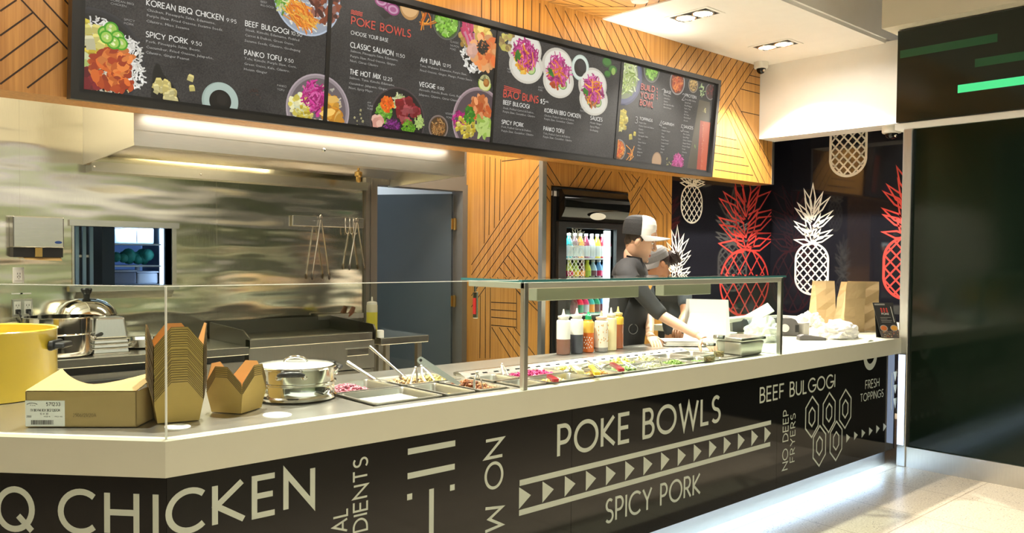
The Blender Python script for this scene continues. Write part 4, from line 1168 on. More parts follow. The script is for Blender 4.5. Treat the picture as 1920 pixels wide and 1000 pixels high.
def frustum(mb, x0, y0, x1, y1, z0, z1, k=.012, mi=0):
    return mb.add([(x0+k, y0+k, z0), (x1-k, y0+k, z0), (x1-k, y1-k, z0), (x0+k, y1-k, z0), (x0, y0, z1), (x1, y0, z1), (x1, y1, z1), (x0, y1, z1)], [(0, 3, 2, 1), (4, 5, 6, 7), (0, 1, 5, 4), (1, 2, 6, 5), (2, 3, 7, 6), (3, 0, 4, 7)], mi)
frustum(mb, x0, y0, x1, y1, T-.002, T+.085); o = mb.build('body', M['steelv'], cn, bevel=.012)
MB().bbox((x0-.006, y0-.006, T+.086), (x1+.006, y1+.006, T+.108), .006).build('lid', M['steel'], cn)
# ------------------------------------------------------------------ kitchen behind the counter
hd = thing('extractor_hood', 'long stainless extractor hood on the steel wall under the timber bulkhead', 'extractor hood', (1.8, YB, 2.1))
HX0, HX1 = .63, 3.02
mb = MB()
mb.box((HX0, YH, 2.145), (HX1, YH+.012, 2.6)).box((HX0, YH-.008, 2.145), (HX1, YH, 2.163)).box((HX0, YH-.004, 2.235), (HX1, YH, 2.24))
mb.box((HX0, YH+.012, 2.59), (HX1, YB-.001, 2.6))
zb_ = 2.115
for x in (HX0, HX1-.012):
    mb.add([(x, YH+.012, 2.145), (x+.012, YH+.012, 2.145), (x+.012, YB-.001, zb_), (x, YB-.001, zb_), (x, YH+.012, 2.59), (x+.012, YH+.012, 2.59), (x+.012, YB-.001, 2.59), (x, YB-.001, 2.59)],
           [(0, 3, 2, 1), (4, 5, 6, 7), (0, 1, 5, 4), (1, 2, 6, 5), (2, 3, 7, 6), (3, 0, 4, 7)])
mb.box((HX0+.012, YH+.012, 2.145), (HX1-.012, YH+.10, 2.157))
mb.build('canopy', M['hood'], hd)
mb = MB(); mb.prism([(YH+.2, 2.56), (YH+.2, 2.575), (YB-.14, 2.185), (YB-.14, 2.17)], (HX0+.013, 0, 0), Y1, Z1, X1, HX1-HX0-.026)
mb.build('filter_bank', M['steelv'], hd)
MB().box((HX0+.013, YB-.15, 2.065), (HX1-.3, YB-.002, 2.13)).build('grease_gutter', M['steel'], hd)
for x in (.66, 1.35):
    MB().ball((x, YB-.152, 2.095), .007).build('bolt', M['chrome'], hd)
nz_ = U(672, 335, y=3.0)
mb = MB(); mb.lathe([(.012, -.03), (.018, -.02), (.018, .01), (.03, .02), (.03, .05), (.01, .06), (.01, .3)], (nz_.x, 3.0, nz_.z), 16)
mb.build('fire_nozzle', M['brass'], hd)
mb = MB(); q = pix((Vector((0, YH-.008, 0)), X1, Z1, -Y1), 608, 281); mb.lathe([(.014, 0), (.012, .005), (.004, .008)], (q[0], YH-.0, q[1]), 18, axis=(0, -1, 0)); mb.build('round_emblem', M['chrome'], hd)

# griddle on its stand
gx0, gx1, gy0, gy1 = 1.45, 2.43, 2.62, 3.3
gd = thing('griddle', 'wide steel griddle with dark seasoned plate and raised splash guards, under the hood', 'griddle', ((gx0+gx1)/2, 2.95, 0))
mb = MB().bbox((gx0, gy0, .908), (gx1-.03, gy0+.07, .968), .004).build('front_trough', M['steel'], gd)
mb = MB().box((gx0+.003, gy0+.02, .70), (gx1-.003, gy1, .906)).build('body', M['steelv'], gd)
MB().box((gx0+.012, gy0+.071, .907), (gx1-.012, gy1-.012, .945)).build('griddle_plate', M['darksteel'], gd)
zp = [(0, .91), (0, .968), (.12, 1.0), (.30, 1.10), (gy1-gy0, 1.145), (gy1-gy0, .91)]
MB().prism([(0, .91), (0, .985), (.03, 1.022), (gy1-gy0, 1.052), (gy1-gy0, .91)], (gx1-.01, gy0, 0), Y1, Z1, X1, .012).build('splash_guard', M['darksteel'], gd)
MB().prism([(.001, .91), (.001, .970), (.11, 1.022), (gy1-gy0, 1.04), (gy1-gy0, .91)], (gx0, gy0, 0), Y1, Z1, X1, .010).build('splash_guard', M['darksteel'], gd)
MB().box((gx0+.011, gy1-.011, .91), (gx1-.011, gy1, 1.045)).build('back_splash', M['darksteel'], gd)
MB().bbox((gx1-.24, gy0+.004, .80), (gx1-.06, gy0+.018, .855), .004).build('grease_drawer', M['steel'], gd)
for x in (1.62, 1.85, 2.08):
    MB().lathe([(.022, 0), (.022, .018), (.016, .028), (0, .028)], (x, gy0+.02, .755), 20, axis=(0, -1, 0)).build('knob', M['black'], gd)
MB().box((gx0+.003, gy0+.03, .15), (gx1-.003, gy1, .69)).build('stand', M['steelv'], gd)
for x in (gx0+.05, gx1-.05):
    for y in (gy0+.08, gy1-.06): MB().lathe([(.03, 0), (.02, .02), (.02, .15)], (x, y, 0), 12).build('leg', M['steel'], gd)
# left work table
def table(label, x0, x1, y0, y1, z, drawers=True):
    t = thing('work_table', label, 'work table', ((x0+x1)/2, (y0+y1)/2, 0))
    MB().bbox((x0, y0, z-.055), (x1, y1, z), .005).build('table_top', M['steel'], t)
    if drawers:
        MB().box((x0+.02, y0+.05, z-.13), (x1-.01, y0+.06, z-.0552)).build('apron_rail', M['blackm'], t)
        n = 2; w_ = (x1-x0-.04)/n
        for i in range(n):
            xa = x0+.02+i*w_
            dr_ = MB().box((xa+.004, y0+.015, z-.32), (xa+w_-.004, y0+.05, z-.10)).build('drawer', M['steelv'], t)
            MB().box((xa+.25*w_, y0+.0, z-.16), (xa+.75*w_, y0+.014, z-.14)).build('handle', M['blackm'], dr_)
        MB().box((x0+.02, y0+.052, .14), (x1-.01, y1-.01, z-.34)).build('undershelf_cabinet', M['steelv'], t)
    for x in (x0+.03, x1-.05):
        for y in (y0+.07, y1-.06): MB().box((x-.02, y-.02, 0), (x+.02, y+.02, .138 if drawers else z-.056)).build('leg', M['steelv'], t)
    return t
table('long steel work table carrying the pots, at the left below the pass-through window', -1.2, 1.445, 2.62, 3.33, .922)
table('small steel side table with square legs between the griddle and the grey door', 2.475, 2.912, 2.62, 3.2, .917, False)
# oil bottle
ob = U(702, 600, y=2.9); h = U(702, 556, y=2.9).z-.9185
t = thing('squeeze_bottle', 'clear squeeze bottle of yellow oil beyond the griddle guard, on the side table', 'sauce bottle', (2.545, 2.86, .9185))
c = Vector((2.545, 2.86, .9185)); r = .043
MB().lathe([(r*.95, 0), (r, .006), (r, h*.60)], c, 26).build('oil', mat('yellow_oil', (.70, .62, .08), .2, coat=.3), t)
MB().lathe([(r, h*.60), (r, h*.78), (r*.92, h*.80)], c, 26).build('body', mat('clear_plastic', (.70, .66, .50), .25), t)
MB().lathe([(r*.92, h*.80), (r*.92, h*.85), (r*.75, h*.87), (r*.2, h*.885), (r*.12, h)], c, 22).build('nozzle_cap', M['whitep'], t)
mb = MB().lathe([(.028, 0), (.028, .05), (.02, .055)], (2.505, 2.68, .9175), 18); mb.build('salt_tub', M['whitep'], None, label='tiny white tub at the near left corner of the small side table', cat='tub')
# brush lying on the splash guard
t = thing('grill_scraper', 'grill scraper with a brown wooden handle propped behind the griddle', 'scraper', (2.2, 3.2, 1.146))
a, b = U(652, 594, y=3.29), U(663, 576, y=3.29)
MB().tube([a, (a+b)/2+Vector((.01, 0, 0)), b], [.016, .022, .017], 10).build('handle', mat('brown_wood', (.16, .055, .025), .6), t)
a, b = U(595, 591.5, y=3.29), U(680, 596, y=3.29)
MB().box((a.x, 3.275, b.z-.0), (b.x, 3.305, a.z+.004)).build('blade', M['steel'], t)
# green cloth
p = U(392, 606, z=.925)
mb = MB(); rnd = random.Random(4)
for i in range(7): mb.ball(p+Vector((rnd.uniform(-.07, .06), rnd.uniform(-.04, .04), .014)), (rnd.uniform(.03, .05), rnd.uniform(.02, .04), .014), 0, None, 12, 6)
mb.build('cleaning_cloth', mat('green_cloth', (.02, .30, .16), .8), None, label='crumpled green cleaning cloth on the steel table behind the tall box stack', cat='cloth')

# pots on the table
def pot(label, c, r, h, tiers=1, lid=False, hz=None):
    c = Vector(c); t = thing('cooking_pot', label, 'pot', c)
    MB().lathe([(r*.90, 0), (r*.97, .012), (r, .035), (r, h-.006), (r+.007, h-.003), (r+.007, h), (r-.004, h), (r-.004, .03), (0, .02)], c, 48).build('body', M['chrome'], t)
    if tiers == 2: MB().tube([c+Vector((r*1.01*cos(2*pi*i/48), r*1.01*sin(2*pi*i/48), h*.58)) for i in range(48)], .005, 6, closed=True).build('rim_band', M['chrome'], t)
    az = math.atan2(CAM.y-c.y, CAM.x-c.x)
    for k, s_ in enumerate((1, -1)):
        a_ = az+s_*radians(82 if not lid else 88)
        side_handle(t, c, r, a_, h*(.50 if not lid else .86), w=.045)
    if lid:
        l = MB().lathe([(r+.004, h+.001), (r+.008, h+.008), (r*.92, h+.05), (r*.7, h+.085), (r*.4, h+.105), (0, h+.112)], c, 48).build('lid', M['chrome'], t)
        MB().lathe([(.018, h+.11), (.02, h+.135), (.026, h+.14), (.034, h+.165), (.03, h+.172), (0, h+.174)], c, 24).build('knob', M['black'], l)
    return t
def tr(pxl, pxr, y):
    a, b = U(pxl, 630, y=y), U(pxr, 630, y=y)
    m_ = (a+b)/2; dd = math.hypot(b.x-a.x, b.y-a.y)
    ax = (m_-CAM); k = abs(ax.normalized().dot(Vector((sin(YAW-pi/2+pi/2), 0, 0)))) if 0 else 1
    return m_, dd
d1 = (U(112, 630, y=2.82)-CAM); d1 = math.hypot(d1.x, d1.y)
cA = U(112, 632, y=2.82); rA = 53/FPX*d1*.98
pot('two tier polished steel pot with black side handles, beside the plugged socket', (cA.x, 2.83, .9225), rA, .235, 2)
cB = U(162, 600, y=3.12); rB = 50/FPX*math.hypot(cB.x-CAM.x, 3.12-CAM.y)
pot('steel pot under a domed steel lid with black knob, behind the other pot', (cB.x, 3.115, .9225), .17, .215, 1, True)
# upturned pans
px0, px1 = U(170, 640, y=2.80).x, U(236, 640, y=2.80).x
zz = .9225
for i, (hh_, k) in enumerate(((.032, 0), (.026, .002), (.026, .004), (.135, .006))):
    t = thing('steam_pan', ('lowest', 'second', 'third', 'topmost')[i]+' upturned steel pan in the pile beside the polished pots', 'food pan', ((px0+px1)/2, 2.8, zz), 0, 'pile of upturned steel pans')
    mb = MB(); frustum(mb, px0+k, 2.735+k, px1-k, 2.93-k, zz+hh_, zz+.008, .0)
    mb = MB(); kk = .004 if i < 3 else .016
    x0_, x1_, y0_, y1_ = px0+k*.5, px1-k*.5, 2.735+k*.5, 2.93-k*.5
    mb.add([(x0_, y0_, zz+.007), (x1_, y0_, zz+.007), (x1_, y1_, zz+.007), (x0_, y1_, zz+.007), (x0_+kk, y0_+kk, zz+hh_), (x1_-kk, y0_+kk, zz+hh_), (x1_-kk, y1_-kk, zz+hh_), (x0_+kk, y1_-kk, zz+hh_)],
           [(0, 3, 2, 1), (4, 5, 6, 7), (0, 1, 5, 4), (1, 2, 6, 5), (2, 3, 7, 6), (3, 0, 4, 7)])
    mb.build('body', M['steelv'], t, bevel=.012 if i == 3 else .004)
    MB().bbox((x0_-.008, y0_-.008, zz), (x1_+.008, y1_+.008, zz+.007), .003).build('rim', M['chrome'], t)
    zz += hh_+.0005
# pan handles / dark pan right of the pile
c = Vector((px1+.16, 3.0, .9225))
t = thing('frying_pan', 'dark handled steel pan half hidden behind the tall box stack', 'pan', c)
MB().lathe([(.10, 0), (.125, .01), (.135, .06), (.14, .062), (.13, .058), (.12, .012), (0, .008)], c, 36).build('body', M['chrome'], t)
side_handle(t, c, .135, radians(200), .05, w=.04)

# wall fittings
t = thing('paper_towel_dispenser', 'square steel paper towel dispenser on the steel wall, left of the window', 'paper dispenser', (.35, YB, 1.5))
mb = MB().bbox((.205, YB-.115, 1.565), (.488, YB-.001, 1.76), .006).build('cover', M['steel'], t)
lg = MB(); lg.lathe([(.021, 0), (.021, .001)], (.455, YB-.1155, 1.60), 24, axis=(0, -1, 0), sx=1, sy=.42); lg.build('oval_badge', mat('blue_badge', (.02, .06, .25), .3), mb)
MB().box((.208, YB-.10, 1.505), (.485, YB-.001, 1.564)).build('towel_mouth', M['blackm'], t)
MB().box((.325, YB-.112, 1.508), (.365, YB-.1005, 1.564)).build('latch', M['brass'], t)
MB().add([(.26, YB-.09, 1.506), (.475, YB-.09, 1.506), (.478, YB-.11, 1.482), (.27, YB-.11, 1.49)], [(0, 1, 2, 3)]).build('paper_towel', mat('brown_towel', (.48, .32, .13), .8), t)
def outlet(label, x0, x1, z0, z1, n, plug):
    t = thing('power_outlet', label, 'power outlet', ((x0+x1)/2, YB, z0))
    MB().bbox((x0, YB-.012, z0), (x1, YB-.001, z1), .003).build('face_plate', M['steelv'] if n == 2 else M['whitep'], t)
    w_ = (x1-x0)/n
    for i in range(n):
        cx = x0+w_*(i+.5)
        s_ = MB().bbox((cx-.019, YB-.016, z0+.018), (cx+.019, YB-.0125, z1-.016), .002).build('socket', M['whitep'], t)
        mb = MB()
        for zz_ in (z0+.04, z1-.04):
            for dx in (-.007, .007): mb.box((cx+dx-.0015, YB-.0166, zz_-.005), (cx+dx+.0015, YB-.0161, zz_+.006))
            mb.box((cx-.002, YB-.0166, zz_-.014), (cx+.002, YB-.0161, zz_-.010))
        mb.build('slots', M['blackm'], s_)
        if plug:
            p = thing('power_plug', ('left','right')[i]+' black plug with its cord in the double socket by the pots', 'plug', (cx, YB-.02, z0+.035))
            MB().bbox((cx-.014, YB-.05, z0+.022), (cx+.014, YB-.0168, z0+.052), .005).build('plug_body', M['black'], p)
            MB().tube([(cx, YB-.05, z0+.035), (cx+.01, YB-.075, z0+.0), (cx+.03, YB-.08, z0-.05), (cx+.06+.03*i, YB-.06, z0-.10), (cx+.10, YB-.06, .935)], .006, 8).build('cord', M['black'], p)
outlet('single white power outlet on the steel wall below the towel dispenser', .222, .284, 1.34, 1.44, 1, False)
outlet('double power outlet on the steel wall with two black plugs', .216, .330, 1.125, 1.24, 2, True)
MB().box((.215, YB-.003, 1.27), (.325, YB-.001, 1.279)).build('name_strip', M['whitep'], None, label='narrow pale strip on the steel wall above the double outlet', cat='wall strip')
t = thing('utensil_rack', 'horizontal steel bar on the wall for hanging tongs, left of the grey door', 'utensil rack', (2.43, YB, 1.8))
MB().bbox((2.112, YB-.035, 1.762), (2.752, YB-.022, 1.842), .002).build('bar', M['steel'], t)
for x in (2.125, 2.18): MB().box((x, YB-.0219, 1.762), (x+.05, YB-.001, 1.842)).build('bracket', M['steelv'], t)
def hung_tongs(label, x, zt, zb, w):
    t = thing('hanging_tongs', label, 'tongs', (x, YB-.05, zb), 0, 'utensils on the wall bar')
    y = YB-.052
    MB().tube([(x-.008, y, zt-.01), (x-.008, y, zt+.012), (x, y-.002, zt+.02), (x+.008, y, zt+.012), (x+.008, y, zt-.01)], .003, 8).build('hook_loop', M['chrome'], t)
    for s_ in (-1, 1):
        MB().tube([(x+s_*.004, y, zt-.02), (x+s_*w*.45, y, zt-.02-(zt-zb)*.4), (x+s_*w*.9, y, zb+.06), (x+s_*w, y, zb)], [.006, .008, .008, .009], 8, flat=.6).build('arm', M['chrome'], t)
        MB().ball((x+s_*w, y, zb+.01), (.012, .008, .03), 0, None, 10, 6).build('tip', M['darksteel'], t)
hung_tongs('long steel tongs hanging open from the middle of the wall bar', 2.345, 1.835, 1.355, .075)
hung_tongs('steel tongs hanging from the right end of the wall bar, partly behind the door frame', 2.675, 1.825, 1.43, .07)
for i, x in enumerate((2.575, 2.615, 2.65)):
    MB().tube([(x, YB-.037, 1.80), (x, YB-.04, 1.835), (x+.004, YB-.028, 1.847), (x+.006, YB-.02, 1.835)][::-1]+[(x+.002, YB-.042, 1.72), (x+.012, YB-.052, 1.705), (x+.02, YB-.058, 1.72)], .0035, 8).build('hook', M['chrome'], None,
        label=('left', 'middle', 'right')[i]+' one of three empty steel hooks on the wall bar', cat='hook', group='empty hooks on the wall bar')

# lit store cooler seen through the pass-through window
y0 = 4.25
sx0, sx1 = U(215, 480, y=y0).x, U(308, 480, y=y0).x
sc2 = thing('store_cooler', 'lit store cooler with shelves seen through the pass-through window', 'cooler', ((sx0+sx1)/2, y0+.3, 0))
MB().box((sx0-.09, y0, .0), (sx0-.0, y0+.6, 2.2)).box((sx1, y0, 0), (sx1+.09, y0+.6, 2.2)).box((sx0, y0, 1.80), (sx1, y0+.6, 2.2)).box((sx0, y0+.55, 0), (sx1, y0+.6, 1.8)).build('cabinet', mat('dark_blue_metal', (.03, .045, .06), .4), sc2)
MB().box((sx1-.02, y0+.02, .9), (sx1-.001, y0+.05, 1.79)).build('light_tube', mat('cold_tube', (.6, .8, 1), .4, emit=(.55, .75, 1), es=5), sc2)
MB().box((sx0+.001, y0+.53, .9), (sx1-.001, y0+.549, 1.79)).build('glow_back_panel', mat('glow_panel', (.35, .5, .8), .5, emit=(.10, .22, .55), es=.22), sc2)  # cooler light put into the panel's own colour as a faint glow
for py in (457, 498, 534): 
    z = U(260, py, y=y0).z
    MB().box((sx0+.001, y0+.01, z-.012), (sx1-.021, y0+.52, z)).build('shelf', mat('cold_shelf', (.6, .72, .85), .4), sc2)
zs_ = [U(260, py, y=y0).z for py in (457, 498, 534)]
area('cooler_lamp', ((sx0+sx1)/2, y0+.06, 1.78), .4, 2.2, (.6, .8, 1), (radians(20), 0, 0), .05)
cm = mat('frosty_plastic', (.62, .70, .82), .35); gm = mat('leafy_green', (.03, .26, .20), .6, var=.4, vscale=30, bump=.5, bscale=20)
for i, (fx, lv, w_, hh_, m_, nm, lab) in enumerate(((.10, 0, .18, .12, cm, 'food_tub', 'pale tub on the upper shelf of the lit cooler, left'), (.5, 0, .15, .13, cm, 'food_tub', 'white tub on the upper shelf of the lit cooler, right'),
    (.55, 2, .16, .09, cm, 'food_tub', 'pale tub on the lowest visible shelf of the lit cooler'), (.05, 2, .18, .10, mat('grey_plastic', (.25, .30, .42), .4), 'food_tub', 'grey blue tub on the lowest visible shelf, left side'))):
    x = sx0+fx*(sx1-sx0); z = zs_[lv]
    t = thing(nm, lab, 'tub', (x, y0+.2, z))
    MB().bbox((x, y0+.12, z+.001), (x+w_, y0+.34, z+hh_), .012).build('body', m_, t)
    MB().bbox((x-.006, y0+.114, z+hh_+.0005), (x+w_+.006, y0+.346, z+hh_+.014), .005).build('lid', cm, t)
x = (sx0+sx1)/2
mb = MB(); rnd = random.Random(2)
for i in range(16): mb.ball((x+rnd.uniform(-.14, .13), y0+.22+rnd.uniform(-.06, .06), zs_[1]+rnd.uniform(.035, .10)), rnd.uniform(.035, .055), 0, None, 10, 6)
mb.build('salad_bag', gm, None, label='dark green bag of leaves on the middle shelf of the lit cooler', cat='salad bag')
mb = MB().lathe([(.05, 0), (.055, .02), (.05, .07), (.02, .10), (.015, .15)], (sx0+.23, y0+.2, zs_[2]+.001), 16)
mb.build('white_jug', cm, None, label='white jug on the lowest visible shelf of the lit cooler', cat='jug')
# rack left of the cooler
rx0 = U(145, 480, y=4.3).x; rx1 = U(172, 480, y=4.3).x
t = thing('wire_rack', 'tall pale blue rack beyond the pass-through window, left of the lit cooler', 'rack', (rx0, 4.3, 0))
for x in (rx0, (rx0+rx1)/2, rx1): MB().box((x-.012, 4.3, 0), (x+.012, 4.33, 2.1)).build('post', mat('pale_blue_metal', (.35, .5, .6), .3, metal=.6), t)
for z in (.5, 1.0, 1.5, 1.9): MB().box((rx0-.012, 4.331, z), (rx1+.012, 4.7, z+.02)).build('shelf', M['steelv'], t)
area('store_lamp', (1.5, 4.2, 3.3), .8, 14, (.75, .88, 1), (0, 0, 0), .5)
area('store_lamp', (3.4, 4.4, 3.3), .8, 40, (.85, .93, 1), (0, 0, 0), .5)

# ------------------------------------------------------------------ drinks fridge
fy = YC-.055
fg = thing('drinks_fridge', 'tall black drinks fridge with curved top panel and lit glass door', 'fridge', ((FRL+FRR)/2, YC+.3, 0))
fx0, fx1 = FRL+.012, FRR-.012
gx0_, gx1_ = U(1062, 470, y=fy).x, U(1156, 470, y=fy).x
zt_ = U(1062, 427, y=fy).z
mb = MB()
mb.box((fx0, fy+.04, .0), (fx0+.05, YC+.68, FRT-.012)).box((fx1-.05, fy+.04, 0), (fx1, YC+.68, FRT-.012)).box((fx0+.05, fy+.04, zt_+.02), (fx1-.05, YC+.68, FRT-.012))
mb.box((fx0+.05, YC+.63, .0), (fx1-.05, YC+.68, zt_+.02)).box((fx0+.05, fy+.04, 0), (fx1-.05, YC+.63, .25))
mb.build('cabinet', M['black'], fg)
mb = MB().box((fx0+.03, fy, .3), (gx0_, fy+.038, zt_+.05)).box((gx1_, fy, .3), (fx1-.02, fy+.038, zt_+.05)).box((gx0_, fy, zt_), (gx1_, fy+.038, zt_+.05)).box((gx0_, fy, .3), (gx1_, fy+.038, .4))
dr = mb.build('door', M['black'], fg)
MB().box((gx0_, fy+.012, .4), (gx1_, fy+.02, zt_)).build('door_glass', M['glass'], dr)
FG = (Vector((0, fy+.012, 0)), X1, Z1, -Y1)
cz = U(1062, 426, y=fy).z
# curved light canopy
n = 12; cx0, cx1 = U(1059, 390, y=fy-.06).x, U(1180, 390, y=fy-.06).x
zt2, zb2 = U(1062, 355, y=fy-.02).z, zt_+.06
prof = [(0, zb2)]+[(-.025-.085*sin(pi*(i+.8)/(n+2.6)), zb2+(zt2-zb2)*i/n) for i in range(n+1)]+[(0, zt2)]
MB().prism(prof, (cx0, fy+.038, 0), Y1, Z1, X1, cx1-cx0, 0, True).build('curved_canopy', M['blackgloss'], fg)
mb = MB(); cxm = (cx0+cx1)/2
mb.lathe([(.10, 0), (.10, .004)], (cxm+.0, fy-.055, zb2+.045), 28, axis=(0, -1, -.35), sx=1, sy=.32); 
mb.build('oval_badge', M['whitep'], fg)
MB().box((fx0-.0016, fy+.05, U(1040, 366, y=fy).z), (fx0-.0004, fy+.12, U(1040, 357, y=fy).z)).box((fx0+.006, fy+.0385, U(1040, 367, y=fy).z), (fx0+.05, fy+.0395, U(1040, 357, y=fy).z)).build('sticker', M['paper'], fg)
glow = mat('fridge_tube', (1, 1, 1), .4, emit=(.82, .93, 1), es=3)
MB().box((gx1_-.075, fy+.06, .42), (gx1_-.015, fy+.09, zt_-.01)).build('light_tube', glow, fg)
MB().box((gx0_-.02, YC+.60, .4), (gx1_+.02, YC+.629, zt_)).build('back_liner', mat('fridge_liner', (.12, .17, .25), .4), fg)
area('fridge_lamp', ((gx0_+gx1_)/2, fy+.09, zt_-.03), .55, 3.5, (.82, .93, 1), (0, 0, 0), .06)
shy = fy+.13
zr = [U(1100, y_, y=shy).z for y_ in (484, 527, 588)]
for z in zr: MB().box((gx0_-.01, fy+.08, z-.014), (gx1_+.01, YC+.58, z)).build('shelf', mat('wire_shelf', (.7, .76, .8), .3), fg)
# pineapple drawn on the door
PINE_DOOR = (FG, fg)
def drink(label, x, y, z, h, r, body, cap, lab, group):
    t = thing('drink_bottle', label, 'drink bottle', (x, y, z), 0, group)
    c = (x, y, z)
    MB().lathe([(r*.9, 0), (r, .008), (r, h*.55), (r*.85, h*.64), (r*.8, h*.7), (r*.45, h*.82), (r*.4, h*.9)], c, 16).build('bottle', body, t)
    MB().lathe([(r*1.01, h*.06), (r*1.01, h*.5)], c, 16, cap=False).build('wrapper', lab, t)
    MB().lathe([(r*.5, h*.9), (r*.5, h), (0, h)], c, 14).build('cap', cap, t)
def cmat(n, c): return mat('drink_'+n, c, .15, coat=.5)
C_ = {'teal': (.05, .35, .35), 'violet': (.16, .08, .12), 'orange': (.75, .25, .02), 'plum': (.20, .03, .06), 'lilac': (.45, .42, .55), 'yellow': (.80, .58, .04), 'red': (.65, .02, .06), 'pink': (.55, .03, .12), 'lime': (.55, .62, .05), 'green': (.35, .50, .08), 'blue': (.10, .30, .60), 'cola': (.12, .02, .02), 'dkgreen': (.02, .25, .15), 'sky': (.35, .55, .75)}
CM = {k: cmat(k, v) for k, v in C_.items()}
WL = mat('pale_wrapper', (.50, .52, .50), .4)
rows = [(zr[0], .215, .036, [('teal', 1066), ('violet', 1070.5), ('orange', 1080.5), ('plum', 1093.5), ('lilac', 1104.5), ('yellow', 1115), ('red', 1126.5), ('pink', 1136)], 'upper shelf', 'bottles on the upper fridge shelf', WL),
        (zr[1], .185, .038, [('lime', 1067), ('green', 1077), ('cola', 1087), ('lime', 1097.5), ('sky', 1108), ('blue', 1117.5), ('sky', 1127)], 'middle shelf', 'bottles on the middle fridge shelf', None),
        (zr[2], .16, .036, [('cola', 1077), ('red', 1086.5), ('pink', 1096), ('teal', 1107), ('dkgreen', 1116.5), ('blue', 1127), ('sky', 1137)], 'lower shelf seen under the guard', 'cans and bottles on the lower fridge shelf', None)]
wn = {0: 'first', 1: 'second', 2: 'third', 3: 'fourth', 4: 'fifth', 5: 'sixth', 6: 'seventh', 7: 'eighth'}
for z, h, r, lst, sh, grp, lab in rows:
    for i, (cn_, px) in enumerate(lst):
        x = U(px, 480, y=shy).x
        if i: x = max(x, xprev+2*r+.001)
        xprev = x
        drink(f'{cn_.replace("dk","dark ")} bottle on the fridge {sh}, {wn[i]} from left', x, shy, z+.0005, h, r, CM[cn_], WL if cn_ not in ('lime', 'green', 'cola') else CM[cn_], lab or CM[random.choice(list(C_))], grp)
# ------------------------------------------------------------------ menu board
TILT = radians(5.2)
MV = Vector((0, -sin(TILT), cos(TILT))); MN = Vector((0, -cos(TILT), -sin(TILT)))
FM = (Vector((0, YS-.075, ZB+.02)), X1, MV, MN)
uL = pix(FM, 130, 150)[0]; uR = .5*(pix(FM, 1337.5, 333)[0]+pix(FM, 1341, 150)[0])
vB = .5*(pix(FM, 131, 185.5)[1]+pix(FM, 1337, 333)[1])
vT = (pix(FM, 1000, 56.6)[1]+pix(FM, 1300, 141.4)[1]+pix(FM, 1340, 150)[1])/3
menu = thing('menu_board', 'long charcoal framed board of four lit menu screens on the timber bulkhead', 'menu board', FM[0]+X1*((uL+uR)/2))
def mbox(mb, u0, v0, u1, v1, n0, n1, mi=0):
    O, eu, ev, en = FM
    P = lambda u, v, n: O+eu*u+ev*v+en*n
    mb.add([P(u0, v0, n0), P(u1, v0, n0), P(u1, v1, n0), P(u0, v1, n0), P(u0, v0, n1), P(u1, v0, n1), P(u1, v1, n1), P(u0, v1, n1)],
           [(0, 1, 2, 3), (4, 7, 6, 5), (0, 4, 5, 1), (1, 5, 6, 2), (2, 6, 7, 3), (3, 7, 4, 0)], mi)
RW = .038
mb = MB(); D0, D1 = -.045, .03
mbox(mb, uL, vB, uR, vB+RW, D0, D1); mbox(mb, uL, vT-RW, uR, vT, D0, D1); mbox(mb, uL, vB+RW, uL+RW, vT-RW, D0, D1); mbox(mb, uR-RW, vB+RW, uR, vT-RW, D0, D1)
mbox(mb, uL+RW, vB+RW, uR-RW, vT-RW, D0, D0+.01)
mb.build('outer_frame', M['frame'], menu)
vb = pix(FM, 613, 227)[1]*.5+pix(FM, 159, 167)[1]*.5
vt = (pix(FM, 1000, 73)[1]+pix(FM, 1297, 150.5)[1])/2
us = [pix(FM, 158, 100)[0], pix(FM, 606.5, 190)[0], pix(FM, 613.5, 200)[0], pix(FM, 917.5, 272)[0], pix(FM, 923.5, 250)[0], pix(FM, 1150, 298)[0], pix(FM, 1155.5, 290)[0], pix(FM, 1331, 240)[0]]
# split: keep the two middle edges upright
mb = MB()
mbox(mb, uL+RW, vB+RW, us[0], vT-RW, -.034, .004); mbox(mb, us[7], vB+RW, uR-RW, vT-RW, -.034, .004)
mbox(mb, us[0], vB+RW, us[7], vb, -.034, .004); mbox(mb, us[0], vt, us[7], vT-RW, -.034, .004)
for i in (1, 3, 5): mbox(mb, us[i], vb, us[i+1], vt, -.034, .006)
mb.build('black_bezel', M['black'], menu)
def screen_mat():
    m, N, L, P = newmat('slate_screen')
    tc = N.new('ShaderNodeTexCoord'); nz = N.new('ShaderNodeTexNoise'); nz.inputs['Scale'].default_value = 130; nz.inputs['Detail'].default_value = 6; nz.inputs['Roughness'].default_value = .8
    n2 = N.new('ShaderNodeTexNoise'); n2.inputs['Scale'].default_value = 3
    L.new(tc.outputs['Object'], nz.inputs['Vector']); L.new(tc.outputs['Object'], n2.inputs['Vector'])
    ad = N.new('ShaderNodeMath'); ad.operation = 'MULTIPLY_ADD'; ad.inputs[1].default_value = .35; L.new(n2.outputs['Fac'], ad.inputs[0]); L.new(nz.outputs['Fac'], ad.inputs[2])
    cr = N.new('ShaderNodeValToRGB'); e = cr.color_ramp.elements
    e[0].position = .5; e[0].color = (.020, .019, .018, 1); e[1].position = .95; e[1].color = (.12, .11, .10, 1)
    L.new(ad.outputs[0], cr.inputs['Fac']); L.new(cr.outputs['Color'], P.inputs['Emission Color']); P.inputs['Emission Strength'].default_value = .62
    P.inputs['Base Color'].default_value = (.012, .012, .012, 1); P.inputs['Roughness'].default_value = .5; P.inputs['Specular IOR Level'].default_value = .25
    return m
SM = screen_mat()
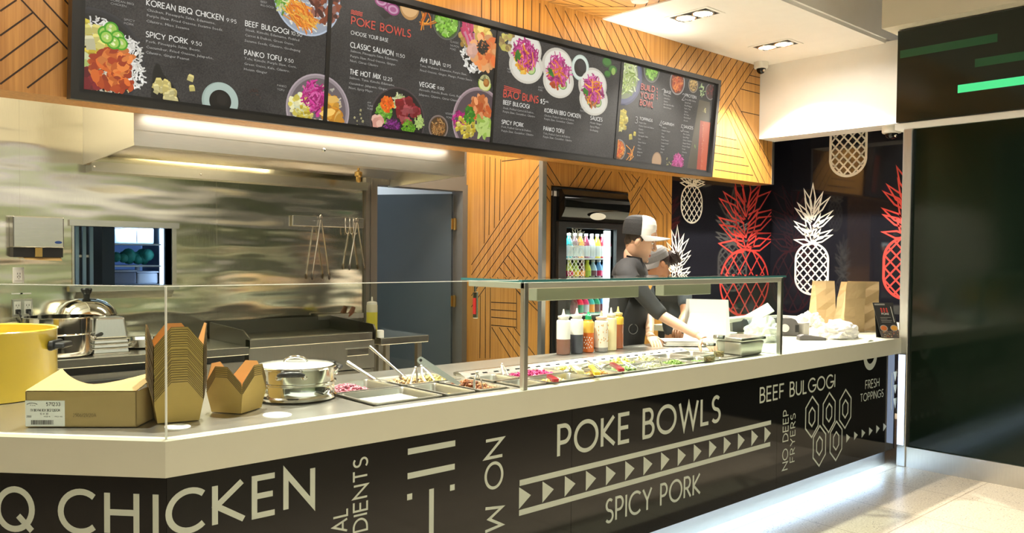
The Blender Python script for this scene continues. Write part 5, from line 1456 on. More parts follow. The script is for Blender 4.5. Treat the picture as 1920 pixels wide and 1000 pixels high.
def clip(poly, r):
    x0, y0, x1, y1 = r
    for (ax, lim, sg) in ((0, x0, 1), (0, x1, -1), (1, y0, 1), (1, y1, -1)):
        out = []
        for i in range(len(poly)):
            a, b = poly[i-1], poly[i]
            ia, ib = (a[ax]-lim)*sg >= 0, (b[ax]-lim)*sg >= 0
            if ia != ib:
                t = (lim-a[ax])/(b[ax]-a[ax]); out.append((a[0]+(b[0]-a[0])*t, a[1]+(b[1]-a[1])*t))
            if ib: out.append(b)
        poly = out
        if len(poly) < 3: return []
    return poly
class Art:
    def __init__(s, rect, seed=1): s.lay = 0; s.r = rect; s.mb = MB(); s.rnd = random.Random(seed)
    def poly(s, pts, col):
        p = clip([tuple(q) for q in pts], s.r)
        if p:
            s.lay += 1
            fill(s.mb, FM, p, .0006+.000009*s.lay, 0, tuple(q**1.18 for q in col))
    def px(s, x, y): return pix(FM, x, y)
    def disc(s, c, ru, rv, col, n=30, rot=0): s.poly([(c[0]+ru*cos(2*pi*i/n+rot), c[1]+rv*sin(2*pi*i/n+rot)) for i in range(n)], col)
    def jit(s, c, k=.22): 
        f = 1+s.rnd.uniform(-k, k); return tuple(min(1, x*f) for x in c)
    def strips(s, c, r, n, cols, ln, wd, base=None, spread=6.28):
        for _ in range(n):
            a, d = s.rnd.uniform(0, 6.28), math.sqrt(s.rnd.random())*r
            x, y = c[0]+d*cos(a), c[1]+d*sin(a); t = base+s.rnd.uniform(-spread, spread)/2 if base is not None else s.rnd.uniform(0, 6.28)
            l = ln*s.rnd.uniform(.6, 1.2)/2; w = wd*s.rnd.uniform(.7, 1.2)/2
            dx, dy = cos(t), sin(t); b = s.rnd.uniform(-.3, .3)*l
            m_ = (x-dy*b, y+dx*b)
            s.poly([(x-dx*l+dy*w, y-dy*l-dx*w), (m_[0]+dy*w, m_[1]-dx*w), (x+dx*l+dy*w, y+dy*l-dx*w), (x+dx*l-dy*w, y+dy*l+dx*w), (m_[0]-dy*w, m_[1]+dx*w), (x-dx*l-dy*w, y-dy*l+dx*w)], s.jit(s.rnd.choice(cols)))
    def blobs(s, c, r, n, cols, sz, k=7, asp=1):
        for _ in range(n):
            a, d = s.rnd.uniform(0, 6.28), math.sqrt(s.rnd.random())*r
            x, y = c[0]+d*cos(a), c[1]+d*sin(a); z = sz*s.rnd.uniform(.7, 1.25); o = s.rnd.uniform(0, 6.28)
            co, so_ = cos(o), sin(o); pts = []
            for i in range(k):
                q = 2*pi*i/k; rr_ = z*s.rnd.uniform(.8, 1.1); u, v = rr_*cos(q), rr_*sin(q)*asp
                pts.append((x+u*co-v*so_, y+u*so_+v*co))
            s.poly(pts, s.jit(s.rnd.choice(cols)))
    def cubes(s, c, r, n, cols, sz):
        for _ in range(n):
            a, d = s.rnd.uniform(0, 6.28), math.sqrt(s.rnd.random())*r
            x, y = c[0]+d*cos(a), c[1]+d*sin(a); z = sz*s.rnd.uniform(.8, 1.2); o = s.rnd.uniform(-.5, .5); col = s.jit(s.rnd.choice(cols), .12)
            R = lambda u, v: (x+u*cos(o)-v*sin(o), y+u*sin(o)+v*cos(o))
            s.poly([R(-z, -z), R(z, -z), R(z, z*.5), R(-z, z*.5)], tuple(q*.72 for q in col)); s.poly([R(-z, z*.5), R(z, z*.5), R(z*.7, z*1.2), R(-z*.7, z*1.2)], col)
    def bowl(s, c, r, rim, inner, k=.84):
        s.disc(c, r, r, rim, 44); s.disc((c[0], c[1]), r*.955, r*.955, tuple(q*.7 for q in rim), 44); s.disc(c, r*k, r*k, inner, 40)
    def done(s, name, par): return s.mb.build(name, M['print'], par)
WHT, CRM = (.80, .78, .72), (.62, .58, .48)
ORC = [(.55, .10, .015), (.70, .18, .03), (.42, .06, .01), (.75, .26, .06)]
MGN = [(.50, .02, .22), (.65, .06, .34), (.35, .01, .16), (.72, .16, .42)]
GNN = [(.14, .36, .03), (.25, .50, .06), (.36, .58, .12)]
YLW = [(.80, .66, .10), (.85, .76, .25), (.68, .52, .05)]
PRC = [(.85, .83, .78), (.75, .73, .66)]
CAR = [(.80, .28, .02), (.70, .18, .01), (.88, .40, .06)]
rects = [(us[0], vb, us[1], vt), (us[2], vb, us[3], vt), (us[4], vb, us[5], vt), (us[6], vb, us[7], vt)]
scr = []
for r in rects:
    mb = MB(); mbox(mb, r[0], r[1], r[2], r[3], -.033, 0); scr.append(mb.build('menu_screen', SM, menu))
TXW, TXG, TXR = (.82, .80, .74), (.46, .45, .42), (.68, .075, .045)
def dist_px(px, py):
    P = U(px, py, n=MN, p=FM[0]); return (P-CAM).dot(_fw)/FPX
class Txt:
    def __init__(s): s.mb = MB(); s.all = [s.mb]
    def head(s, t, l, r, cap, col=TXW, wt=.15):
        if wt > .125 or col is TXG:
            s.mb = MB(); s.all.append(s.mb)
        a, b = pix(FM, *l), pix(FM, *r); h = cap*dist_px(*l)
        letters(s.mb, t, FM, h, b[0]-a[0], wt, a[0], (a[1]+b[1])/2, .0065, 0, col)
    def line(s, t, l, r, cap=4.8, col=TXG):
        a, b = pix(FM, *l), pix(FM, *r); h = cap*dist_px(*l)
        small_text(s.mb, t, FM, h, a[0], (a[1]+b[1])/2, b[0]-a[0], .0065, 0, col)
    def done(s, par):
        for mb in s.all:
            if mb.v: mb.build('menu_entry', M['print'], par)
# ---- screen 1
a = Art(rects[0], 11)
c = a.px(176, 108); r = a.px(271, 110)[0]-c[0]
a.bowl(c, r, (.05, .05, .055), (.02, .02, .02), .88)
e = lambda x, y: a.px(x, y)
a.strips(e(235, 100), r*.33, 150, PRC, r*.13, r*.03); a.strips(e(247, 140), r*.28, 130, PRC, r*.13, r*.03); a.strips(e(205, 165), r*.38, 120, [CRM, (.7, .55, .3)], r*.1, r*.03); a.strips(e(185, 60), r*.3, 80, PRC, r*.1, r*.03)
a.cubes(e(178, 75), r*.36, 34, YLW+[(.8, .76, .5)], r*.085); a.blobs(e(168, 118), r*.16, 10, [(.5, .6, .2), (.7, .75, .45)], r*.1)
a.blobs(e(168, 150), r*.2, 16, [(.20, .01, .02), (.30, .02, .03)], r*.12)
a.blobs(e(207, 130), r*.36, 60, ORC, r*.13, 8, .6); a.blobs(e(225, 115), r*.25, 34, ORC, r*.12, 8, .6); a.blobs(e(228, 155), r*.2, 22, ORC, r*.1, 8, .6)
for x, y in ((196, 62), (208, 54), (220, 70), (226, 82), (212, 80), (199, 70)):
    q = e(x, y); a.disc(q, r*.14, r*.14, (.10, .42, .02), 18); a.disc(q, r*.105, r*.105, (.45, .66, .14), 18); a.blobs(q, r*.05, 4, [(.75, .8, .45)], r*.03)
a.done('dish_picture', scr[0])
a = Art(rects[0], 12)
pts = [e(x, y) for x, y in ((283, 175), (286, 135), (293, 118), (300, 122), (306, 140), (325, 160), (337, 188), (338, 196), (283, 182))]
a.poly(pts, (.006, .006, .006)); 
a.cubes(e(303, 165), r*.16, 20, [(.78, .66, .25), (.85, .76, .38)], r*.06); a.cubes(e(320, 180), r*.13, 14, [(.78, .66, .25), (.85, .76, .38)], r*.06)
a.cubes(e(358, 147), .003, 1, [(.8, .7, .3)], r*.06); a.cubes(e(359, 166), .003, 1, [(.8, .7, .25)], r*.065)
a.done('dish_picture', scr[0])
a = Art(rects[0], 13); c2 = e(413, 190); r2 = e(447, 190)[0]-c2[0]
a.disc(c2, r2, r2, (.42, .52, .46), 40); a.disc((c2[0]+r2*.05, c2[1]+r2*.05), r2*.93, r2*.93, (.50, .60, .54), 40); a.disc(c2, r2*.6, r2*.6, (.004, .003, .003), 36); a.disc((c2[0]+r2*.1, c2[1]+r2*.1), r2*.3, r2*.3, (.02, .016, .016), 36)
a.blobs(e(478, 178), r*.16, 12, [(.05, .03, .03), (.08, .04, .03)], r*.035, 6, .5)
a.done('dish_picture', scr[0])
def beef(rect, par):
    a = Art(rect, 14); c3 = e(577, -3); r3 = e(638, 3)[0]-c3[0]
    a.bowl(c3, r3, (.55, .62, .72), (.40, .44, .50), .90)
    a.strips(e(577, 5), r3*.78, 120, PRC, r3*.14, r3*.04)
    a.blobs(e(607, 12), r3*.45, 60, [(.20, .05, .02), (.30, .08, .03), (.12, .03, .02), (.34, .14, .10)], r3*.14, 7, .5)
    a.strips(e(530, 8), r3*.2, 50, GNN+[(.7, .7, .4)], r3*.2, r3*.05)
    a.strips(e(560, 25), r3*.30, 130, CAR+[(.85, .5, .08)], r3*.35, r3*.035, -.7, 1.4); a.strips(e(575, 38), r3*.22, 70, CAR+[(.85, .5, .08)], r3*.35, r3*.035, -.7, 1.4)
    a.done('dish_picture', par)
def tofu(rect, par):
    a = Art(rect, 15); c3 = e(597, 206); r3 = e(655, 210)[0]-c3[0]
    a.bowl(c3, r3, (.52, .44, .46), (.20, .16, .17), .88)
    a.strips(e(597, 205), r3*.75, 140, [CRM, (.55, .45, .3)], r3*.12, r3*.05)
    a.blobs(e(562, 195), r3*.32, 60, [(.78, .74, .45), (.80, .68, .15), (.7, .72, .5)], r3*.09); a.cubes(e(570, 218), r3*.26, 40, YLW, r3*.05)
    a.strips(e(587, 178), r3*.34, 120, MGN, r3*.28, r3*.045); a.strips(e(597, 196), r3*.24, 70, MGN, r3*.28, r3*.045)
    for x, y, t in ((622, 190, 1.2), (630, 208, .2), (625, 220, -.4), (612, 212, .9), (634, 222, -.7)):
        q = e(x, y); a.blobs(q, r3*.06, 6, [(.78, .42, .06), (.85, .55, .16), (.65, .30, .03)], r3*.22, 9, .45)
    a.done('dish_picture', par)
for k in (0, 1): beef(rects[k], scr[k]); tofu(rects[k], scr[k])
t = Txt()
t.head('KOREAN BBQ CHICKEN', (274, 10.5), (417.5, 38.5), 10.2); t.head('9.95', (424, 41), (442, 44.5), 6.5, TXW, .12)
t.line('Chicken, Pineapple Salsa, Edamame,', (274, 21), (403, 46)); t.line('Purple Slaw, Fried Onions, Sesame Seeds,', (274, 31), (417, 58.5)); t.line('Cilantro, Miso Sesame', (273, 41.5), (354, 56.5))
t.head('SPICY PORK', (273, 69.5), (351, 82.5), 9.8); t.head('9.50', (358, 83.5), (377, 86.5), 6.5, TXW, .12)
t.line('Pork, Pineapple Salsa, Beets,', (272.5, 79.5), (375, 97)); t.line('Cucumber, Fried Onions, Jalapeño,', (272.5, 90), (399, 111.5)); t.line('Cilantro, Ginger Peanut', (272, 100), (354, 113.5))
t.head('KOREAN BBQ', (207, 5), (250, 6.5), 3.4, TXG, .12); t.head('CHICKEN', (207, 10), (236, 12), 3.4, TXG, .12); t.head('SPICY', (232, 39), (252, 41), 3.4, TXG, .12); t.head('PORK', (232, 46), (250, 48), 3.4, TXG, .12)
t.head('BEEF BULGOGI', (459, 48.5), (540, 64.5), 9.2); t.head('10.50', (545, 65.5), (565, 69), 6.2, TXW, .12)
t.line('Steak, Kimchi, Edamame, Pickled', (459, 57.5), (560, 78), 4.6); t.line('Carrot & Daikon, Green Onion,', (458, 67.5), (550, 85.5), 4.6); t.line('Sesame Seeds, Cilantro, Gochujang', (457.5, 77), (562, 98.5), 4.6)
t.head('PANKO TOFU', (457.5, 102.5), (526, 115), 9.0); t.head('9.50', (532.5, 115.5), (549, 118), 6, TXW, .12)
t.line('Tofu, Kimchi, Purple Slaw, Corn,', (457, 111), (555, 128.5), 4.5); t.line('Green Onion, Kale, Cilantro,', (456.5, 121.5), (542, 135.5), 4.5); t.line('Hoisin Ginger', (456, 131.5), (500, 138.5), 4.5)
t.head('PANKO', (519, 162), (536, 164), 3.2, TXG, .12); t.head('TOFU', (519, 169), (532, 171), 3.2, TXG, .12); t.head('BEEF', (488, 5), (500, 7), 3.2, TXG, .12); t.head('BULGOGI', (488, 12), (512, 15), 3.2, TXG, .12)
t.done(scr[0])
# ---- screen 2
a = Art(rects[1], 21)
a.poly([e(x, y) for x, y in ((697, -10), (700, 12), (722, 37), (748, 22), (752, -10))], (.012, .012, .015))
for x, y in ((722, 5), (730, 12), (737, 18), (715, 2)):
    q = e(x, y); w_ = r*.2; a.disc(q, w_, w_*.75, (.36, .05, .22), 20, .5); a.disc(q, w_*.8, w_*.55, (.62, .35, .50), 20, .5); a.disc(q, w_*.5, w_*.32, (.45, .12, .30), 18, .5)
a.done('dish_picture', scr[1])
a = Art(rects[1], 22); q = e(768, 14); k = e(786, 18)[0]-q[0]; a.disc(q, k, k*1.05, (.55, .32, .12), 30); a.disc((q[0], q[1]+k*.1), k*.9, k*.9, (.80, .52, .25), 30)
a.strips(e(798, 38), r*.16, 9, CAR, r*.45, r*.03, 1.4, 2.4); a.done('dish_picture', scr[1])
a = Art(rects[1], 23); q = e(837, 42); k = e(862, 45)[0]-q[0]; a.bowl(q, k*1.02, (.16, .17, .14), (.08, .14, .03), .9); a.blobs(q, k*.78, 110, [(.22, .48, .04), (.34, .62, .10), (.45, .70, .2)], k*.16, 8, .6); a.done('dish_picture', scr[1])
a = Art(rects[1], 24); q = e(921, 88); k = q[0]-e(862, 75)[0]; a.bowl(q, k, (.035, .035, .038), (.02, .02, .02), .9)
a.strips(e(890, 105), k*.4, 120, PRC, k*.14, k*.04); a.blobs(e(872, 70), k*.2, 30, [(.62, .42, .12), (.5, .3, .06)], k*.07); a.strips(e(882, 60), k*.25, 40, [(.6, .05, .15), (.72, .3, .4)], k*.3, k*.06, 1.9, .5)
a.blobs(e(905, 62), k*.25, 24, [(.80, .55, .12), (.82, .66, .2)], k*.10); a.blobs(e(908, 100), k*.42, 60, [(.75, .20, .05), (.82, .32, .10), (.85, .45, .2)], k*.13, 8, .7); a.strips(e(905, 88), k*.16, 60, [(.02, .02, .015)], k*.13, k*.03); a.blobs(e(886, 95), k*.1, 6, [(.8, .5, .4)], k*.12)
a.done('dish_picture', scr[1])
a = Art(rects[1], 25); q = e(909, 155); k = e(922, 158)[0]-q[0]; a.disc(q, k, k*1.05, (.05, .12, .01), 28); a.disc(q, k*.92, k*.97, (.55, .66, .14), 28); a.disc(q, k*.8, k*.85, (.78, .76, .38), 28); a.disc((q[0]+k*.2, q[1]), k*.42, k*.45, (.42, .17, .03), 20); a.disc((q[0]+k*.14, q[1]+k*.08), k*.28, k*.3, (.58, .28, .07), 18); a.done('dish_picture', scr[1])
a = Art(rects[1], 26); q = e(746, 226); k = e(796, 236)[0]-q[0]; a.bowl(q, k, (.10, .08, .08), (.03, .025, .025), .94)
a.strips(e(748, 190), k*.2, 40, [(.65, .66, .42), (.5, .58, .25)], k*.18, k*.05); a.blobs(e(720, 213), k*.28, 60, GNN, k*.075, 8, .7); a.blobs(e(726, 196), k*.22, 90, [(.80, .14, .01), (.85, .24, .02)], k*.05, 6)
a.strips(e(735, 238), k*.24, 90, [(.20, .02, .18), (.30, .04, .28), (.12, .01, .1)], k*.16, k*.04); a.cubes(e(766, 212), k*.36, 34, [(.34, .02, .03), (.42, .05, .07), (.5, .12, .13)], k*.10); a.cubes(e(758, 197), k*.26, 14, [(.34, .02, .03), (.5, .12, .13)], k*.09)
a.blobs(e(709, 228), k*.14, 10, [(.72, .38, .30), (.78, .5, .4)], k*.13); a.strips(e(765, 242), k*.24, 90, [(.10, .30, .01), (.2, .42, .03)], k*.16, k*.03); a.strips(e(785, 228), k*.16, 40, [(.45, .58, .2)], k*.2, k*.04); a.done('dish_picture', scr[1])
a = Art(rects[1], 27); q = e(822, 239); k = e(840, 242)[0]-q[0]; a.bowl(q, k, (.36, .28, .24), (.12, .07, .03), .86); a.strips(q, k*.68, 90, [(.42, .22, .07), (.55, .33, .13), (.28, .13, .04)], k*.28, k*.09); a.cubes(e(672, 222), r*.24, 7, [(.5, .46, .25), (.62, .56, .32)], r*.026); a.done('dish_picture', scr[1])
a = Art(rects[1], 28); q = e(898, 228); k = q[0]-e(848, 222)[0]; a.bowl(q, k, (.50, .38, .40), (.14, .10, .11), .9)
a.strips(e(862, 225), k*.25, 50, MGN[:3]+[(.2, .02, .1)], k*.2, k*.05); a.blobs(e(900, 206), k*.38, 60, [(.70, .22, .06), (.78, .36, .16), (.6, .14, .03)], k*.14, 8, .6); a.cubes(e(873, 238), k*.34, 44, YLW, k*.055); a.blobs(e(882, 215), k*.22, 26, [(.05, .22, .01), (.10, .34, .03)], k*.09, 8, .6); a.blobs(e(908, 238), k*.26, 26, [(.35, .50, .10), (.48, .60, .2)], k*.22, 9, .35); a.done('dish_picture', scr[1])
t = Txt()
for k_ in range(3):
    t.mb.ribbon([(pix(FM, 657, 20)[0]+.012*i, pix(FM, 657, 20+3*k_)[1]-.0035*i*.0+(.005 if i % 2 else 0)) for i in range(8)], .005, FM, .0065, 0, TXR)
t.head('POKE BOWLS', (658, 45), (768.5, 70.5), 13.6, TXR, .16); t.head('CHOOSE YOUR BASE', (657, 65), (726.5, 78.5), 6.6, TXW, .12)
t.head('CLASSIC SALMON', (656, 88.5), (736, 104.5), 9, TXW); t.head('11.50', (741, 105.5), (757.5, 109.5), 5.8, TXW, .12)
t.line('Salmon, Pineapple Salsa, Edamame,', (656, 97.5), (745.5, 115), 4.5); t.line('Purple Slaw, Fried Onions, Ginger,', (655.5, 107.5), (741, 123), 4.5); t.line('Nori, Citrus Cilantro', (655, 116.5), (708, 125), 4.5)
t.head('THE HOT MIX', (655, 139.5), (712, 148.5), 9); t.head('12.25', (717, 149.5), (734, 152.5), 5.8, TXW, .12)
t.line('Salmon, Tuna, Kimchi, Edamame,', (654, 148.5), (739, 161.5), 4.5); t.line('Cucumber, Jalapeno, Ginger,', (653, 158), (726, 169.5), 4.5); t.line('Nori, Spicy Mayo', (652.5, 167), (697.5, 173), 4.5)
t.head('AHI TUNA', (787, 116.5), (824.5, 123.5), 8); t.head('12.95', (829, 124.5), (844, 127.5), 5.4, TXW, .12)
t.line('Tuna, Wakame, Edamame, Purple Slaw,', (786, 125), (874, 141.5), 4.2); t.line('Fried Onions, Ginger, Mango, Ponzu Sauce', (786, 134.5), (884, 151.5), 4.2)
t.head('VEGGIE', (785, 161.5), (815, 166.5), 8); t.head('9.00', (819, 167.5), (831, 169.5), 5.2, TXW, .12)
t.line('Avocado, Kimchi, Beets, Corn, Kale,', (784.5, 170.5), (865, 183), 4.2); t.line('Jalapeno, Cilantro, Citrus Cilantro', (784.5, 179.5), (860, 191), 4.2)
for w_, x, y, x2 in (('CLASSIC', 843, 80, 859), ('SALMON', 843, 87, 859), ('POKE', 843, 93, 853), ('AHI', 688, 193, 694), ('TUNA', 688, 199, 698), ('POKE', 688, 205, 698), ('VEGGIE', 834, 214, 848), ('POKE', 836, 221, 846)): t.head(w_, (x, y), (x2, y+2), 3, TXG, .12)
t.done(scr[1])
# ---- screen 3
def bao(c, rx_, fillings, seed, rot=.5):
    a = Art(rects[2], seed); q = e(*c); k = rx_
    a.disc((q[0]-k*.06, q[1]+k*.30), k*.95, k*.78, (.66, .62, .53), 34); a.disc((q[0]+k*.08, q[1]-k*.32), k*.95, k*.72, (.72, .68, .58), 34); a.disc((q[0]-k*.02, q[1]+k*.38), k*.82, k*.6, (.82, .79, .70), 30); a.disc((q[0]+k*.1, q[1]-k*.42), k*.8, k*.52, (.80, .77, .68), 30)
    for dx in (-.2, .25): 
        p_ = (q[0]+k*(dx+.1), q[1]-k*.42); a.disc(p_, k*.27, k*.22, (.06, .26, .02), 20); a.disc((p_[0], p_[1]-k*.01), k*.23, k*.18, (.58, .70, .30), 20)
    a.blobs((q[0]-k*.05, q[1]-k*.12), k*.5, 46, fillings, k*.16, 8, .6)
    a.strips((q[0]-k*.1, q[1]+k*.16), k*.55, 110, MGN, k*.42, k*.06); a.strips((q[0]+k*.3, q[1]+k*.05), k*.4, 50, MGN, k*.42, k*.06); a.strips((q[0]-k*.05, q[1]), k*.5, 16, CAR, k*.5, k*.06); a.blobs((q[0]-k*.45, q[1]-k*.02), k*.12, 6, [(.05, .24, .02)], k*.16, 8, .5)
    a.done('dish_picture', scr[2])
kb = (e(1020, 112)[0]-e(953, 100)[0])/2
bao((985, 108), kb, [(.78, .42, .05), (.82, .55, .10)], 31); bao((1046, 138), kb*.98, ORC[:3], 32); bao((1112, 173), kb*.98, [(.30, .12, .06), (.42, .2, .12)], 33)
a = Art(rects[2], 34); q = e(1088, 127); k = e(1104, 132)[0]-q[0]; a.disc(q, k, k*1.0, (.60, .70, .62), 34); a.disc(q, k*.9, k*.9, (.72, .80, .72), 34); a.disc(q, k*.7, k*.7, (.01, .008, .01), 30); a.disc((q[0]+k*.15, q[1]+k*.15), k*.45, k*.4, (.035, .03, .035), 24)
a.done('dish_picture', scr[2])
a = Art(rects[2], 35); k = r*.2
for x, y, s_, t_ in ((1138, 117, 1, .5), (1149, 131, .9, 1.5), (1139, 139, .7, 1.0)): 
    q = e(x, y); a.disc(q, k*s_*1.2, k*s_*.8, (.02, .12, .005), 24, t_); a.disc((q[0], q[1]+k*.1), k*s_, k*s_*.6, (.05, .24, .015), 24, t_)
q = e(1150, 134); a.disc(q, k*.5, k*.6, (.35, .52, .12), 20)
for x, y in ((948, 70), (940, 79), (958, 68), (947, 88), (953, 92)): a.blobs(e(x, y), k*.3, 5, [(.38, .26, .10), (.50, .38, .14), (.62, .56, .15)], k*.62, 9, .7)
a.done('dish_picture', scr[2])
t = Txt()
for k_ in range(3): t.mb.ribbon([pix(FM, 944, 161+3.2*k_), pix(FM, 975.5, 170+2.6*k_)], .0055, FM, .0065, 0, TXR)
t.head('BAO BUNS', (943, 182), (1008, 193), 12.6, TXR, .16); t.head('$5', (1012, 194), (1020, 196), 9, TXW, .14); t.line('ea.', (1021, 192), (1028, 193), 5, TXW)
t.head('BEEF BULGOGI', (942.5, 195.5), (991, 203.5), 7.2); t.line('Steak, Pickled Carrot & Daikon,', (942, 203.5), (999.5, 214), 4); t.line('Purple Slaw, Cucumber, Cilantro', (941.5, 210.5), (1002, 221), 4)
t.head('SPICY PORK', (939.5, 232), (980, 238.5), 7.2); t.line('Pork, Pickled Carrot & Daikon,', (939, 239.5), (995, 247.5), 4); t.line('Purple Slaw, Cucumber, Cilantro', (939, 246), (999, 256), 4)
t.head('KOREAN BBQ CHICKEN', (1020, 210.5), (1087, 221.5), 7.2); t.line('Chicken, Pickled Carrot & Daikon,', (1019, 218), (1075.5, 227.5), 4); t.line('Purple Slaw, Cucumber, Cilantro', (1019, 224.5), (1074, 233.5), 4)
t.head('PANKO TOFU', (1018, 244.5), (1056, 250), 7); t.line('Tofu, Pickled Carrot & Daikon,', (1017.5, 251.5), (1068, 259.5), 4); t.line('Purple Slaw, Cucumber, Cilantro', (1017, 258), (1071, 266), 4)
t.head('SAUCES', (1106, 224.5), (1128, 228), 6.6); t.line('Hoisin Ginger', (1105, 231.5), (1127, 235), 3.8); t.line('Spicy Mayo', (1105, 238.5), (1123, 241.5), 3.8); t.line('Gochujang', (1104.5, 245), (1120, 247.5), 3.8)
for w_, x, y, x2 in (('PANKO', 950, 131, 961), ('TOFU', 950, 136, 959), ('SPICY', 1008, 165, 1018), ('PORK', 1008, 170, 1016), ('BEEF', 1088, 203, 1096), ('BULGOGI', 1087, 209, 1100)): t.head(w_, (x, y), (x2, y+1.5), 2.8, TXG, .12)
t.done(scr[2])
# ---- screen 4
a = Art(rects[3], 41); q = e(1169, 142); k = e(1204, 148)[0]-q[0]; a.disc(q, k, k*1.0, (.10, .11, .20), 40); a.disc(q, k*.92, k*.92, (.16, .17, .28), 40); a.disc(q, k*.78, k*.78, (.30, .34, .20), 36)
a.strips((q[0]-k*.02, q[1]+k*.1), k*.66, 230, [(.50, .60, .20), (.64, .72, .36), (.74, .78, .52), (.30, .42, .08)], k*.5, k*.05); a.done('dish_picture', scr[3])
def small(px_, py_, pr, rim, cols, seed, kind='blob', n=60):
    a = Art(rects[3], seed); q = e(px_, py_); k = e(px_+pr, py_)[0]-q[0]; a.bowl(q, k, rim, tuple(z*.35 for z in cols[0]), .88)
    if kind == 'blob': a.blobs(q, k*.74, n, cols, k*.17, 8, .6)
    else: a.strips(q, k*.7, n, cols, k*.5, k*.14)
    a.done('dish_picture', scr[3])
small(1222, 131, 15, (.22, .22, .2), [(.22, .48, .04), (.34, .62, .10)], 42, n=90)
small(1270, 155, 14, (.45, .42, .4), ORC, 43, 'strip', 70); small(1300, 159, 9, (.42, .36, .3), [(.55, .35, .12), (.68, .48, .2)], 44, n=50); small(1332, 172, 9, (.3, .28, .28), [(.16, .01, .02), (.22, .02, .03)], 45, n=12)
small(1160, 281, 13, (.42, .38, .34), CAR+[(.7, .1, .01)], 46, 'strip', 80)
a = Art(rects[3], 47); q = e(1167, 225); k = e(1181, 228)[0]-q[0]; a.disc(q, k*1.05, k*1.35, (.01, .01, .01), 30); a.cubes((q[0], q[1]+k*.3), k*.62, 30, YLW, k*.17); a.cubes((q[0], q[1]-k*.4), k*.6, 24, YLW, k*.17); a.cubes(e(1182, 257), .003, 1, YLW[:2], k*.22); a.cubes(e(1190, 251), .003, 1, YLW[:2], k*.2); a.strips(e(1182, 290), k*.4, 6, CAR, k*1.2, k*.08, .6, 3); a.done('dish_picture', scr[3])
a = Art(rects[3], 48); q = e(1231, 302); k = e(1240, 303)[0]-q[0]; a.disc(q, k, k*1.15, (.42, .26, .14), 26); a.disc(q, k*.88, k*1.0, (.58, .38, .22), 26); a.strips(e(1271, 304), k*1.0, 110, MGN, k*.8, k*.14); a.blobs(e(1252, 305), k*.7, 10, [(.3, .28, .1), (.5, .46, .2)], k*.12); a.blobs(e(1316, 170), k*.8, 14, [(.2, .32, .12), (.4, .5, .25)], k*.3, 8, .35); a.done('dish_picture', scr[3])
a = Art(rects[3], 49)
a.poly([e(x, y) for x, y in ((1311, 187), (1331, 192), (1327, 325), (1288, 318))], (.09, .07, .03)); a.poly([e(x, y) for x, y in ((1313, 226), (1332, 230), (1326, 321), (1306, 319))], (.52, .07, .02)); a.poly([e(x, y) for x, y in ((1318, 228), (1331, 230), (1325, 320), (1313, 319))], (.66, .12, .03))
for y_ in range(232, 318, 3): a.blobs(e(1319-(y_-232)*.05, y_), r*.09, 3, [(.85, .7, .5), (.75, .4, .2)], r*.008, 5)
a.blobs(e(1321, 208), r*.1, 14, [(.35, .32, .12), (.5, .45, .2), (.2, .14, .05)], r*.045, 8, .5); a.blobs(e(1303, 275), r*.05, 5, [(.25, .35, .08)], r*.04, 8, .5); a.done('dish_picture', scr[3])
t = Txt()
t.head('BUILD', (1201, 167.5), (1226, 172.5), 10, TXR, .16); t.head('YOUR', (1200, 182.5), (1224, 187.5), 10, TXR, .16); t.head('BOWL', (1199, 197), (1223.5, 201.5), 10, TXR, .16)
for y in (165, 171, 177, 183): t.mb.ribbon([pix(FM, 1230.5, y), pix(FM, 1231.5, y+3.4)], .008, FM, .0065, 0, TXR)
def lst(num, npx, head, hl, hr, x0, y0, dy, items, wd):
    t.head(num, npx, (npx[0]+4.5, npx[1]+1), 12, TXG, .08); t.head(head, hl, hr, 5, TXW, .13)
    for i, it in enumerate(items): t.line(it, (x0-i*.35, y0+dy*i), (x0-i*.35+wd*len(it)/14, y0+dy*i+wd*len(it)/14*.17), 3, TXG)
lst('1', (1239, 178), 'BASE', (1245, 174), (1257, 176.5), 1244, 180, 5.6, ['White Rice', 'Soba Rice', 'Quinoa', 'Zucchini Noodles', 'Mixed Greens'], 17)
lst('2', (1277.5, 187.5), 'PROTEIN', (1284, 181.5), (1304, 185), 1283, 188, 5.6, ['Korean BBQ Chicken', 'Spicy Pork', 'Beef Bulgogi', 'Panko Tofu', 'Salmon', 'Ahi Tuna', 'Kimchi Beef', 'Avocado'], 16)
lst('3', (1189.5, 230.5), 'TOPPINGS', (1198, 224.5), (1222, 229), 1197, 231, 6.1, ['Purple Slaw', 'Pickled Carrot & Daikon', 'Edamame', 'Cucumber', 'Pineapple Salsa', 'Corn', 'Green Onions', 'Kale', 'Wakame', 'Jalapeno', 'Beets'], 17)
lst('4', (1235, 238), 'GARNISH', (1241, 233), (1262, 237), 1240, 240, 5.8, ['Cilantro', 'Pickled Ginger', 'Nori', 'Mango', 'Fried Onions', 'Sesame Seeds', 'Ginger', 'Wasabi', 'Lime'], 16)
lst('5', (1275, 246), 'SAUCES', (1281, 239.5), (1298, 243), 1280, 247, 5.6, ['Gochujang', 'Miso Sesame', 'Spicy Mayo', 'Citrus Cilantro', 'Ginger Peanut', 'Hoisin Ginger', 'Ponzu', 'Sriracha', 'Soy'], 16)
t.done(scr[3])
